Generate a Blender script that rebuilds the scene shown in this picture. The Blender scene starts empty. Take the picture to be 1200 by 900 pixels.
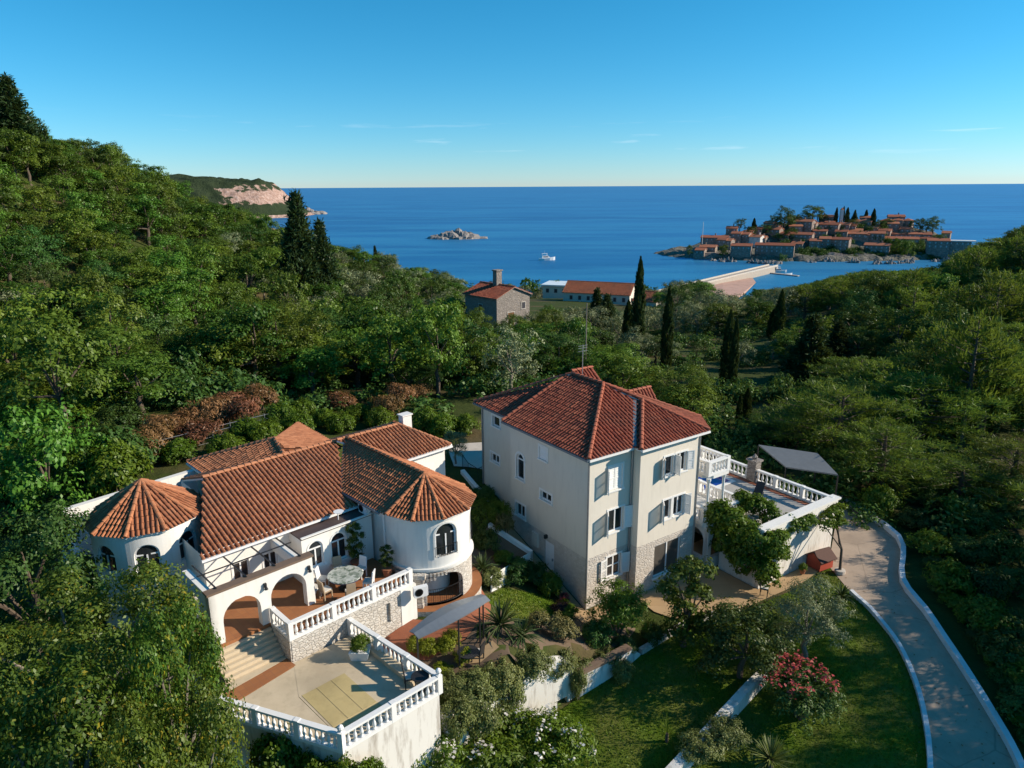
import bpy, bmesh, math, random
import numpy as np
from mathutils import Vector, Matrix, geometry

# ------------------------------------------------------------------ camera, sky, sun, exposure
scene = bpy.context.scene
COL = scene.collection
F, PITCH, ROLL, H = 832.0, math.radians(15.55), math.radians(0.35), 23.5
cd = bpy.data.cameras.new('camera'); cam = bpy.data.objects.new('camera', cd); COL.objects.link(cam)
cd.sensor_width = 36.0; cd.lens = 36.0 * F / 1200.0; cd.clip_start = 0.5; cd.clip_end = 300000.0
_R = Vector((1, 0, 0)); _U = Vector((0, math.sin(PITCH), math.cos(PITCH))); _F = Vector((0, math.cos(PITCH), -math.sin(PITCH)))
_c, _s = math.cos(ROLL), math.sin(ROLL)
_r = _R * _c - _U * _s; _u = _R * _s + _U * _c
cam.matrix_world = Matrix(((_r.x, _u.x, -_F.x, 0), (_r.y, _u.y, -_F.y, 0), (_r.z, _u.z, -_F.z, H), (0, 0, 0, 1)))
scene.camera = cam

SUN_AZ, SUN_EL = math.radians(2.0), math.radians(26.0)      # azimuth measured from +X towards +Y
SUN_DIR = Vector((math.cos(SUN_EL) * math.cos(SUN_AZ), math.cos(SUN_EL) * math.sin(SUN_AZ), math.sin(SUN_EL)))
world = bpy.data.worlds.new('World'); scene.world = world; world.use_nodes = True
wn = world.node_tree; wn.nodes.clear()
out = wn.nodes.new('ShaderNodeOutputWorld'); bg = wn.nodes.new('ShaderNodeBackground')
sky = wn.nodes.new('ShaderNodeTexSky'); sky.sky_type = 'NISHITA'; sky.sun_disc = False
sky.sun_elevation = SUN_EL; sky.sun_rotation = math.radians(90) - SUN_AZ
sky.air_density = 0.9; sky.dust_density = 0.0; sky.ozone_density = 9.0; sky.altitude = 60
hs = wn.nodes.new('ShaderNodeHueSaturation'); hs.inputs['Hue'].default_value = 0.477; hs.inputs['Saturation'].default_value = 1.14
wn.links.new(sky.outputs[0], hs.inputs['Color'])
# faint cirrus wisps low above the horizon, all the way round
tc = wn.nodes.new('ShaderNodeTexCoord'); sep = wn.nodes.new('ShaderNodeSeparateXYZ'); wn.links.new(tc.outputs['Generated'], sep.inputs[0])
mp = wn.nodes.new('ShaderNodeMapping'); mp.inputs['Scale'].default_value = (5.0, 5.0, 60.0); wn.links.new(tc.outputs['Generated'], mp.inputs[0])
nz = wn.nodes.new('ShaderNodeTexNoise'); nz.inputs['Scale'].default_value = 1.6; nz.inputs['Detail'].default_value = 6; wn.links.new(mp.outputs[0], nz.inputs['Vector'])
cr = wn.nodes.new('ShaderNodeValToRGB'); cr.color_ramp.elements[0].position = 0.62; cr.color_ramp.elements[1].position = 0.85; wn.links.new(nz.outputs[0], cr.inputs[0])
band = wn.nodes.new('ShaderNodeValToRGB'); b_ = band.color_ramp; b_.elements[0].position = 0.03; b_.elements[0].color = (0, 0, 0, 1)
b_.elements[1].position = 0.09; b_.elements[1].color = (0, 0, 0, 1); e_ = b_.elements.new(0.052); e_.color = (0.6, 0.6, 0.6, 1)
wn.links.new(sep.outputs['Z'], band.inputs[0])
mu = wn.nodes.new('ShaderNodeMath'); mu.operation = 'MULTIPLY'; wn.links.new(cr.outputs[0], mu.inputs[0]); wn.links.new(band.outputs[0], mu.inputs[1])
mx = wn.nodes.new('ShaderNodeMix'); mx.data_type = 'RGBA'; wn.links.new(mu.outputs[0], mx.inputs['Factor'])
wn.links.new(hs.outputs[0], mx.inputs['A']); mx.inputs['B'].default_value = (8.0, 8.4, 9.0, 1)
wn.links.new(mx.outputs['Result'], bg.inputs['Color']); bg.inputs['Strength'].default_value = 0.095
wn.links.new(bg.outputs[0], out.inputs['Surface'])
sl = bpy.data.lights.new('sun', 'SUN'); sl.energy = 4.2; sl.angle = math.radians(0.53); sl.color = (1.0, 0.88, 0.71)
so = bpy.data.objects.new('sun', sl); COL.objects.link(so); so.rotation_euler = SUN_DIR.to_track_quat('Z', 'Y').to_euler(); so.location = (60, 10, 60)
vs = scene.view_settings; vs.view_transform = 'Standard'; vs.look = 'None'; vs.gamma = 1.0; vs.use_curve_mapping = False; vs.exposure = 0.66
cy = scene.cycles; cy.max_bounces = 5; cy.diffuse_bounces = 3; cy.glossy_bounces = 2; cy.transmission_bounces = 2; cy.transparent_max_bounces = 6
cy.caustics_reflective = False; cy.caustics_refractive = False; cy.sample_clamp_indirect = 4.0
cy.use_denoising = True; cy.denoiser = 'OPENIMAGEDENOISE'

# ------------------------------------------------------------------ picture <-> place, used to read off real positions
def ray(px, py):
    u = (px - 600) / F; v = -(py - 450) / F
    x = u * _c + v * _s; y = -u * _s + v * _c
    return (x, math.cos(PITCH) + y * math.sin(PITCH), -math.sin(PITCH) + y * math.cos(PITCH))
def at(px, py, z):
    d = ray(px, py); t = (z - H) / d[2]; return Vector((d[0] * t, d[1] * t, z))
def atY(px, py, Y):
    d = ray(px, py); t = Y / d[1]; return Vector((d[0] * t, Y, H + d[2] * t))
def proj(p):
    x, y, z = p[0], p[1], p[2] - H
    fw = y * math.cos(PITCH) - z * math.sin(PITCH); up = y * math.sin(PITCH) + z * math.cos(PITCH)
    if fw < 0.1: return (-9999, -9999)
    u = x / fw; v = up / fw
    return (600 + (u * _c - v * _s) * F, 450 - (u * _s + v * _c) * F)

# ------------------------------------------------------------------ materials
MATS = {}
class NT:
    def __init__(s, name):
        s.m = bpy.data.materials.new(name); s.m.use_nodes = True; s.t = s.m.node_tree; s.t.nodes.clear()
        s.out = s.t.nodes.new('ShaderNodeOutputMaterial'); MATS[name] = s.m
    def n(s, ty, **kw):
        nd = s.t.nodes.new(ty)
        for k, v in kw.items(): setattr(nd, k, v)
        return nd
    def l(s, a, b): s.t.links.new(a, b)
    def noise(s, scale, detail=4, rough=0.55, vec=None, stretch=None):
        nd = s.n('ShaderNodeTexNoise'); nd.inputs['Scale'].default_value = scale; nd.inputs['Detail'].default_value = detail; nd.inputs['Roughness'].default_value = rough
        if vec is None:
            t = s.n('ShaderNodeTexCoord'); vec = t.outputs['Object']
        if stretch:
            m = s.n('ShaderNodeMapping'); m.inputs['Scale'].default_value = stretch; s.l(vec, m.inputs[0]); vec = m.outputs[0]
        s.l(vec, nd.inputs['Vector']); return nd.outputs['Fac']
    def ramp(s, fac, stops):
        r = s.n('ShaderNodeValToRGB'); e = r.color_ramp.elements
        while len(e) < len(stops): e.new(0.5)
        for k, (p, c) in enumerate(stops): e[k].position = p; e[k].color = (*c, 1)
        s.l(fac, r.inputs[0]); return r.outputs[0]
    def mix(s, fac, a, b, mode='MIX'):
        m = s.n('ShaderNodeMix'); m.data_type = 'RGBA'; m.blend_type = mode
        for k, v in (('Factor', fac), ('A', a), ('B', b)):
            if isinstance(v, (int, float)): m.inputs[k].default_value = v
            elif isinstance(v, tuple): m.inputs[k].default_value = (*v, 1)
            else: s.l(v, m.inputs[k])
        return m.outputs['Result']
    def bump(s, h, strength=0.4, dist=0.02):
        b = s.n('ShaderNodeBump'); b.inputs['Strength'].default_value = strength; b.inputs['Distance'].default_value = dist; s.l(h, b.inputs['Height']); return b.outputs[0]
    def pbr(s, col, rough=0.7, normal=None, metal=0.0, spec=0.5):
        p = s.n('ShaderNodeBsdfPrincipled')
        if isinstance(col, tuple): p.inputs['Base Color'].default_value = (*col, 1)
        else: s.l(col, p.inputs['Base Color'])
        if isinstance(rough, (int, float)): p.inputs['Roughness'].default_value = rough
        else: s.l(rough, p.inputs['Roughness'])
        p.inputs['Metallic'].default_value = metal; p.inputs['Specular IOR Level'].default_value = spec
        if normal is not None: s.l(normal, p.inputs['Normal'])
        s.l(p.outputs[0], s.out.inputs['Surface']); return s.m
    def attr(s, name='tone'):
        a = s.n('ShaderNodeAttribute'); a.attribute_name = name; return a.outputs['Fac']
    def rnd(s):
        o = s.n('ShaderNodeObjectInfo'); return o.outputs['Random']
    def glob(s):
        g = s.n('ShaderNodeNewGeometry'); return g.outputs['Position']

def plain(name, col, rough=0.6, var=0.12, scale=3.0, metal=0.0, spec=0.4, bump=0.0):
    t = NT(name); f = t.noise(scale, 5)
    c = t.mix(f, tuple(max(0, x * (1 - var)) for x in col), tuple(min(1, x * (1 + var)) for x in col))
    return t.pbr(c, rough, t.bump(f, bump, 0.01) if bump else None, metal, spec)

def stucco(name, col, stain=(0.35, 0.31, 0.26), amount=0.55, grunge=1.0):
    t = NT(name); g = t.glob()
    fine = t.noise(9, 5, 0.6, g); big = t.noise(0.5, 4, 0.5, g); st = t.noise(2.2, 5, 0.65, g, (1.6, 1.6, 0.3))
    c = t.mix(big, tuple(x * 0.93 for x in col), col)
    m = t.ramp(st, [(0.50, (0, 0, 0)), (0.80, (amount, amount, amount))])
    c = t.mix(m, c, stain)
    return t.pbr(c, 0.85, t.bump(fine, 0.25, 0.01), spec=0.2)
stucco('stucco_white', (0.79, 0.77, 0.73), amount=0.20)
stucco('stucco_weathered', (0.74, 0.71, 0.66), stain=(0.28, 0.23, 0.18), amount=0.95)
stucco('stucco_cream', (0.72, 0.66, 0.57), stain=(0.48, 0.43, 0.37), amount=0.36)
plain('white_paint', (0.78, 0.77, 0.75), 0.55, 0.06, 6)
plain('white_plastic', (0.80, 0.80, 0.80), 0.35, 0.04, 2)
plain('kerb_white', (0.62, 0.64, 0.66), 0.7, 0.15, 2.5, bump=0.3)
plain('coping_brown', (0.17, 0.115, 0.08), 0.8, 0.3, 4)
plain('dark_metal', (0.03, 0.03, 0.032), 0.45, 0.2, 8, metal=0.3)
plain('grey_metal', (0.30, 0.31, 0.32), 0.4, 0.12, 5, metal=0.5)
plain('membrane', (0.075, 0.05, 0.045), 0.6, 0.3, 2)
plain('brown_door', (0.17, 0.08, 0.035), 0.5, 0.25, 6)
plain('wicker', (0.40, 0.30, 0.20), 0.7, 0.25, 30, bump=0.4)
plain('cushion', (0.62, 0.58, 0.52), 0.9, 0.1, 8)
plain('red_paint', (0.42, 0.07, 0.04), 0.6, 0.15, 5)
plain('shingle_dark', (0.09, 0.04, 0.03), 0.8, 0.2, 8)
plain('bark', (0.10, 0.075, 0.055), 0.9, 0.35, 9, bump=0.6)
plain('bark_pale', (0.20, 0.17, 0.14), 0.9, 0.3, 9, bump=0.6)
plain('blue_cloth', (0.05, 0.06, 0.16), 0.8, 0.2, 5)
plain('terracotta_pot', (0.36, 0.14, 0.07), 0.8, 0.15, 6)
plain('hull_white', (0.8, 0.8, 0.8), 0.3, 0.03, 1)
plain('rust_flashing', (0.17, 0.19, 0.21), 0.55, 0.15, 4, metal=0.1)
plain('shade_grey', (0.15, 0.16, 0.17), 0.6, 0.2, 3)
plain('causeway_stone', (0.36, 0.31, 0.26), 0.85, 0.25, 0.8)
plain('dead_leaf', (0.20, 0.12, 0.05), 0.9, 0.4, 5)
plain('lawn_rock', (0.45, 0.43, 0.40), 0.8, 0.2, 6, bump=0.5)
plain('island_white', (0.60, 0.58, 0.55), 0.7, 0.1, 0.4)
plain('shutter_pale', (0.42, 0.42, 0.43), 0.7, 0.1, 0.4)
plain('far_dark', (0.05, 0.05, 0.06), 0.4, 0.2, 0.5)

def glass(name, col=(0.012, 0.014, 0.016), rough=0.05):
    t = NT(name); f = t.noise(1.2, 2)
    return t.pbr(t.mix(f, col, tuple(x * 2.6 for x in col)), rough, spec=0.6)
glass('glass'); glass('curtain_glass', (0.05, 0.045, 0.04), 0.12)

def tile_mat(name, lo, mid, hi):
    t = NT(name); a = t.attr('tone'); f = t.noise(4, 5, 0.6, t.glob()); big = t.noise(0.35, 3, 0.5, t.glob())
    c = t.ramp(a, [(0.0, lo), (0.5, mid), (1.0, hi)])
    c = t.mix(t.ramp(f, [(0.42, (0, 0, 0)), (0.72, (0.5, 0.5, 0.5))]), c, tuple(x * 0.45 for x in mid))
    c = t.mix(t.ramp(big, [(0.45, (0, 0, 0)), (0.7, (0.35, 0.35, 0.35))]), c, (0.16, 0.09, 0.06))
    return t.pbr(c, 0.75, t.bump(f, 0.35, 0.01), spec=0.3)
tile_mat('tile_orange', (0.30, 0.10, 0.045), (0.42, 0.15, 0.065), (0.55, 0.22, 0.10))
tile_mat('tile_brown', (0.31, 0.115, 0.055), (0.42, 0.165, 0.08), (0.52, 0.22, 0.11))
tile_mat('tile_red', (0.24, 0.055, 0.032), (0.34, 0.085, 0.046), (0.43, 0.13, 0.07))
tile_mat('tile_far', (0.34, 0.10, 0.05), (0.46, 0.15, 0.075), (0.55, 0.20, 0.10))

def stone(name, scale, cols, mortar, depth=0.03, stretch=(1, 1, 1.7)):
    t = NT(name); g = t.glob(); m = t.n('ShaderNodeMapping'); m.inputs['Scale'].default_value = stretch; t.l(g, m.inputs[0])
    v1 = t.n('ShaderNodeTexVoronoi'); v1.inputs['Scale'].default_value = scale; t.l(m.outputs[0], v1.inputs['Vector'])
    v2 = t.n('ShaderNodeTexVoronoi'); v2.feature = 'DISTANCE_TO_EDGE'; v2.inputs['Scale'].default_value = scale; t.l(m.outputs[0], v2.inputs['Vector'])
    sp = t.n('ShaderNodeSeparateColor'); t.l(v1.outputs['Color'], sp.inputs[0])
    c = t.ramp(sp.outputs[0], [(0.0, cols[0]), (0.5, cols[1]), (1.0, cols[2])])
    e = t.ramp(v2.outputs['Distance'], [(0.03, (0, 0, 0)), (0.12, (1, 1, 1))])
    c = t.mix(e, mortar, c); f = t.noise(14, 5, 0.6, g)
    hgt = t.n('ShaderNodeMath', operation='ADD'); t.l(e, hgt.inputs[0]); t.l(sp.outputs[1], hgt.inputs[1])
    return t.pbr(t.mix(f, c, tuple(x * 0.75 for x in cols[1])), 0.85, t.bump(hgt.outputs[0], 0.7, depth), spec=0.2)
stone('stone_cladding', 4.2, ((0.54, 0.47, 0.40), (0.66, 0.59, 0.52), (0.75, 0.70, 0.64)), (0.58, 0.54, 0.49))
stone('stone_white', 4.6, ((0.52, 0.47, 0.41), (0.66, 0.61, 0.55), (0.76, 0.73, 0.68)), (0.42, 0.37, 0.31))
stone('stone_old', 2.4, ((0.25, 0.22, 0.20), (0.33, 0.29, 0.26), (0.42, 0.37, 0.33)), (0.22, 0.19, 0.17), 0.06)
stone('stone_island', 0.35, ((0.27, 0.21, 0.175), (0.34, 0.27, 0.23), (0.42, 0.345, 0.30)), (0.17, 0.14, 0.12), 0.2)
stone('rock_island', 0.25, ((0.13, 0.12, 0.10), (0.17, 0.155, 0.13), (0.22, 0.20, 0.17)), (0.06, 0.07, 0.04), 0.4)
stone('rock_pale', 0.9, ((0.30, 0.27, 0.25), (0.40, 0.36, 0.34), (0.50, 0.46, 0.43)), (0.10, 0.09, 0.085), 0.3)

def paving(name, c1, c2, mortar, bw, rh, off=0.5, msize=0.012, scale=1.0):
    t = NT(name); tcn = t.n('ShaderNodeTexCoord'); b = t.n('ShaderNodeTexBrick'); b.inputs['Scale'].default_value = scale
    b.inputs['Brick Width'].default_value = bw; b.inputs['Row Height'].default_value = rh; b.inputs['Mortar Size'].default_value = msize; b.offset = off
    b.inputs['Color1'].default_value = (*c1, 1); b.inputs['Color2'].default_value = (*c2, 1); b.inputs['Mortar'].default_value = (*mortar, 1); t.l(tcn.outputs['Object'], b.inputs['Vector'])
    f = t.noise(1.3, 6, 0.6)
    c = t.mix(f, b.outputs['Color'], tuple(x * 0.7 for x in c1), 'MIX')
    return t.pbr(c, 0.75, t.bump(b.outputs['Fac'], -0.3, 0.008), spec=0.3)
paving('paver_terracotta', (0.40, 0.165, 0.065), (0.32, 0.12, 0.05), (0.24, 0.12, 0.07), 0.3, 0.3, 0.0)
paving('paver_brick', (0.36, 0.12, 0.06), (0.28, 0.09, 0.05), (0.22, 0.1, 0.06), 0.2, 0.1)
paving('paver_tan', (0.50, 0.34, 0.19), (0.44, 0.29, 0.15), (0.32, 0.22, 0.13), 1.1, 1.1, 0.0)
paving('pool_paving', (0.46, 0.44, 0.41), (0.42, 0.40, 0.38), (0.34, 0.32, 0.30), 0.5, 0.5, 0.0)

def concrete(name, c1, c2, sc=0.6, cracks=0.0):
    t = NT(name); g = t.glob(); a = t.noise(sc, 6, 0.6, g); f = t.noise(18, 4, 0.6, g); cr_ = t.noise(2.5, 6, 0.7, g)
    c = t.mix(a, c1, c2); c = t.mix(t.ramp(cr_, [(0.5, (0, 0, 0)), (0.75, (0.4, 0.4, 0.4))]), c, tuple(x * 0.6 for x in c1))
    st = t.noise(0.22, 5, 0.6, g); c = t.mix(t.ramp(st, [(0.5, (0, 0, 0)), (0.68, (0.45, 0.45, 0.45))]), c, tuple(x * 0.5 for x in c1))
    if cracks:
        v = t.n('ShaderNodeTexVoronoi'); v.feature = 'DISTANCE_TO_EDGE'; v.inputs['Scale'].default_value = cracks; wob = t.n('ShaderNodeMix'); wob.data_type = 'VECTOR'; wob.inputs['Factor'].default_value = 0.12
        nn = t.n('ShaderNodeTexNoise'); nn.inputs['Scale'].default_value = 1.5; t.l(g, nn.inputs['Vector']); t.l(g, wob.inputs['A']); t.l(nn.outputs['Color'], wob.inputs['B']); t.l(wob.outputs['Result'], v.inputs['Vector'])
        c = t.mix(t.ramp(v.outputs['Distance'], [(0.002, (0.45, 0.45, 0.45)), (0.006, (0, 0, 0))]), c, tuple(x * 0.35 for x in c1))
    return t.pbr(c, 0.85, t.bump(f, 0.25, 0.006), spec=0.25)
concrete('concrete_drive', (0.37, 0.28, 0.21), (0.44, 0.345, 0.265), cracks=0.22); concrete('concrete_terrace', (0.52, 0.42, 0.29), (0.62, 0.52, 0.38))
concrete('concrete_yellow', (0.47, 0.365, 0.17), (0.55, 0.44, 0.22), 0.9); concrete('concrete_pale', (0.50, 0.44, 0.38), (0.58, 0.52, 0.45))
concrete('beach_sand', (0.45, 0.27, 0.21), (0.52, 0.33, 0.26)); concrete('soil', (0.11, 0.075, 0.05), (0.17, 0.12, 0.08), 1.2)

def leaf_mat(name, dark, light, trans=0.35, hue=0.03, val=0.35, yellow=None, gloss=0.02):
    t = NT(name); a = t.attr('tone'); c = t.mix(a, dark, light)
    if yellow: c = t.mix(t.ramp(a, [(0.86, (0, 0, 0)), (0.92, (1, 1, 1))]), c, yellow)
    h = t.n('ShaderNodeHueSaturation'); r = t.rnd()
    m1 = t.n('ShaderNodeMapRange'); m1.inputs['To Min'].default_value = 0.5 - hue; m1.inputs['To Max'].default_value = 0.5 + hue; t.l(r, m1.inputs['Value'])
    r2 = t.n('ShaderNodeMath', operation='FRACT'); r3 = t.n('ShaderNodeMath', operation='MULTIPLY'); r3.inputs[1].default_value = 7.31; t.l(r, r3.inputs[0]); t.l(r3.outputs[0], r2.inputs[0])
    m2 = t.n('ShaderNodeMapRange'); m2.inputs['To Min'].default_value = 1 - val; m2.inputs['To Max'].default_value = 1 + val; t.l(r2.outputs[0], m2.inputs['Value'])
    t.l(m1.outputs[0], h.inputs['Hue']); t.l(m2.outputs[0], h.inputs['Value']); t.l(c, h.inputs['Color'])
    d = t.n('ShaderNodeBsdfDiffuse'); t.l(h.outputs[0], d.inputs['Color'])
    tr = t.n('ShaderNodeBsdfTranslucent'); cb = t.mix(0.5, h.outputs[0], (0.16, 0.20, 0.02)); t.l(cb, tr.inputs['Color'])
    mxs = t.n('ShaderNodeMixShader'); mxs.inputs[0].default_value = trans; t.l(d.outputs[0], mxs.inputs[1]); t.l(tr.outputs[0], mxs.inputs[2])
    g = t.n('ShaderNodeBsdfGlossy'); g.inputs['Roughness'].default_value = 0.45; g.inputs['Color'].default_value = (0.8, 0.85, 0.8, 1)
    ms2 = t.n('ShaderNodeMixShader'); ms2.inputs[0].default_value = gloss; t.l(mxs.outputs[0], ms2.inputs[1]); t.l(g.outputs[0], ms2.inputs[2])
    t.l(ms2.outputs[0], t.out.inputs['Surface']); return t.m
leaf_mat('leaf_bright', (0.056, 0.112, 0.012), (0.140, 0.230, 0.028), 0.35, 0.034, 0.42)
leaf_mat('leaf_dark', (0.030, 0.070, 0.014), (0.080, 0.142, 0.028), 0.25, 0.035, 0.4)
leaf_mat('leaf_olive', (0.115, 0.14, 0.062), (0.26, 0.29, 0.155), 0.2, 0.02, 0.25)
leaf_mat('leaf_pine', (0.045, 0.095, 0.012), (0.155, 0.235, 0.030), 0.45, 0.02, 0.25)
leaf_mat('leaf_cypress', (0.016, 0.034, 0.012), (0.042, 0.072, 0.022), 0.15, 0.015, 0.2)
leaf_mat('leaf_near', (0.055, 0.105, 0.012), (0.145, 0.225, 0.03), 0.4, 0.02, 0.15, yellow=(0.30, 0.26, 0.02))
leaf_mat('leaf_vine', (0.06, 0.115, 0.008), (0.15, 0.235, 0.018), 0.4, 0.01, 0.1)
leaf_mat('leaf_magnolia', (0.04, 0.065, 0.008), (0.11, 0.14, 0.018), 0.2, 0.01, 0.1, gloss=0.02)
leaf_mat('leaf_gold', (0.13, 0.16, 0.010), (0.27, 0.30, 0.02), 0.3, 0.01, 0.1)
leaf_mat('leaf_variegated', (0.08, 0.11, 0.025), (0.27, 0.29, 0.10), 0.3, 0.015, 0.15)
leaf_mat('leaf_bronze', (0.10, 0.09, 0.03), (0.22, 0.19, 0.07), 0.2, 0.02, 0.15)
leaf_mat('leaf_purple', (0.05, 0.02, 0.025), (0.10, 0.045, 0.045), 0.2, 0.02, 0.1)
leaf_mat('leaf_dry', (0.13, 0.055, 0.022), (0.30, 0.15, 0.07), 0.2, 0.02, 0.25)
leaf_mat('leaf_strap', (0.035, 0.06, 0.022), (0.09, 0.125, 0.045), 0.2, 0.02, 0.2)
leaf_mat('leaf_yucca', (0.08, 0.12, 0.03), (0.20, 0.24, 0.08), 0.25, 0.01, 0.1)
leaf_mat('petal_red', (0.40, 0.05, 0.06), (0.52, 0.12, 0.12), 0.3, 0.01, 0.1)
leaf_mat('petal_white', (0.6, 0.56, 0.52), (0.8, 0.78, 0.74), 0.3, 0.0, 0.05)
leaf_mat('grass_blade', (0.055, 0.105, 0.006), (0.13, 0.21, 0.014), 0.4, 0.01, 0.05)

def grass_mat():
    t = NT('grass'); g = t.glob(); a = t.noise(0.5, 4, 0.6, g); f = t.noise(9, 6, 0.7, g)
    c = t.mix(f, (0.045, 0.085, 0.006), (0.11, 0.18, 0.014)); c = t.mix(t.ramp(a, [(0.4, (0, 0, 0)), (0.62, (0.75, 0.75, 0.75))]), c, (0.12, 0.12, 0.03))
    t.pbr(c, 0.9, t.bump(f, 0.9, 0.06), spec=0.1)
grass_mat()
def ground_mat():
    t = NT('forest_floor'); g = t.glob(); a = t.noise(0.09, 5, 0.6, g); f = t.noise(1.6, 7, 0.7, g)
    c = t.mix(f, (0.022, 0.034, 0.010), (0.075, 0.095, 0.022)); c = t.mix(t.ramp(a, [(0.5, (0, 0, 0)), (0.62, (0.8, 0.8, 0.8))]), c, (0.12, 0.085, 0.045))
    t.pbr(c, 0.95, t.bump(f, 0.8, 0.15), spec=0.1)
ground_mat()
def headland_mat():
    t = NT('headland_cover'); g = t.glob(); a = t.attr('tone'); f = t.noise(0.05, 6, 0.7, g); k = t.noise(0.02, 6, 0.7, g, (1, 1, 2.5))
    gr = t.mix(f, (0.018, 0.030, 0.016), (0.055, 0.075, 0.034)); k2 = t.noise(0.16, 6, 0.75, g, (1, 1, 0.35)); rk = t.ramp(k2, [(0.3, (0.22, 0.13, 0.09)), (0.5, (0.46, 0.30, 0.24)), (0.68, (0.66, 0.50, 0.43))])
    kn = t.noise(0.055, 6, 0.75, g); ad = t.n('ShaderNodeMath', operation='MULTIPLY_ADD'); t.l(kn, ad.inputs[0]); ad.inputs[1].default_value = 1.1; ad.inputs[2].default_value = -0.55
    sm_ = t.n('ShaderNodeMath', operation='ADD'); t.l(ad.outputs[0], sm_.inputs[0]); t.l(a, sm_.inputs[1]); fac = t.ramp(sm_.outputs[0], [(0.42, (0, 0, 0)), (0.5, (1, 1, 1))])
    bh = t.mix(0.5, f, k2); t.pbr(t.mix(fac, gr, rk), 0.95, t.bump(bh, 1.0, 9.0), spec=0.1)
headland_mat()
def sea_mat():
    t = NT('sea_water'); g = t.glob()
    n1 = t.noise(0.35, 6, 0.65, g, (0.5, 1.0, 1)); n2 = t.noise(0.012, 4, 0.6, g, (0.35, 1.6, 1)); n3 = t.noise(0.0022, 4, 0.6, g, (0.25, 1.8, 1))
    c = t.mix(t.ramp(n3, [(0.35, (0, 0, 0)), (0.65, (1, 1, 1))]), (0.005, 0.095, 0.23), (0.014, 0.155, 0.33))
    c = t.mix(t.ramp(n2, [(0.42, (0, 0, 0)), (0.62, (0.75, 0.75, 0.75))]), c, (0.03, 0.22, 0.38))
    bpn = t.n('ShaderNodeBump'); bpn.inputs['Strength'].default_value = 0.5; bpn.inputs['Distance'].default_value = 0.5; t.l(n1, bpn.inputs['Height'])
    d = t.n('ShaderNodeBsdfDiffuse'); t.l(c, d.inputs['Color']); t.l(bpn.outputs[0], d.inputs['Normal'])
    gl = t.n('ShaderNodeBsdfGlossy'); gl.inputs['Roughness'].default_value = 0.32; gl.inputs['Color'].default_value = (0.55, 0.75, 1, 1); t.l(bpn.outputs[0], gl.inputs['Normal'])
    fr = t.n('ShaderNodeFresnel'); fr.inputs['IOR'].default_value = 1.33; t.l(bpn.outputs[0], fr.inputs['Normal'])
    cl = t.n('ShaderNodeMath', operation='MULTIPLY'); cl.inputs[1].default_value = 0.45; t.l(fr.outputs[0], cl.inputs[0])
    ms = t.n('ShaderNodeMixShader'); t.l(cl.outputs[0], ms.inputs[0]); t.l(d.outputs[0], ms.inputs[1]); t.l(gl.outputs[0], ms.inputs[2])
    t.l(ms.outputs[0], t.out.inputs['Surface'])
sea_mat()
def pool_mat():
    t = NT('pool_water'); n1 = t.noise(1.5, 4); t.pbr(t.mix(n1, (0.01, 0.03, 0.22), (0.02, 0.05, 0.30)), 0.06, t.bump(n1, 0.15, 0.02), spec=0.5)
pool_mat()
def mosaic_mat():
    t = NT('mosaic'); v = t.n('ShaderNodeTexVoronoi'); v.inputs['Scale'].default_value = 7; tcn = t.n('ShaderNodeTexCoord'); t.l(tcn.outputs['Object'], v.inputs['Vector'])
    sp = t.n('ShaderNodeSeparateColor'); t.l(v.outputs['Color'], sp.inputs[0])
    t.pbr(t.ramp(sp.outputs[0], [(0.0, (0.10, 0.14, 0.10)), (0.35, (0.34, 0.37, 0.33)), (1.0, (0.5, 0.52, 0.48))]), 0.3)
mosaic_mat()
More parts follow.
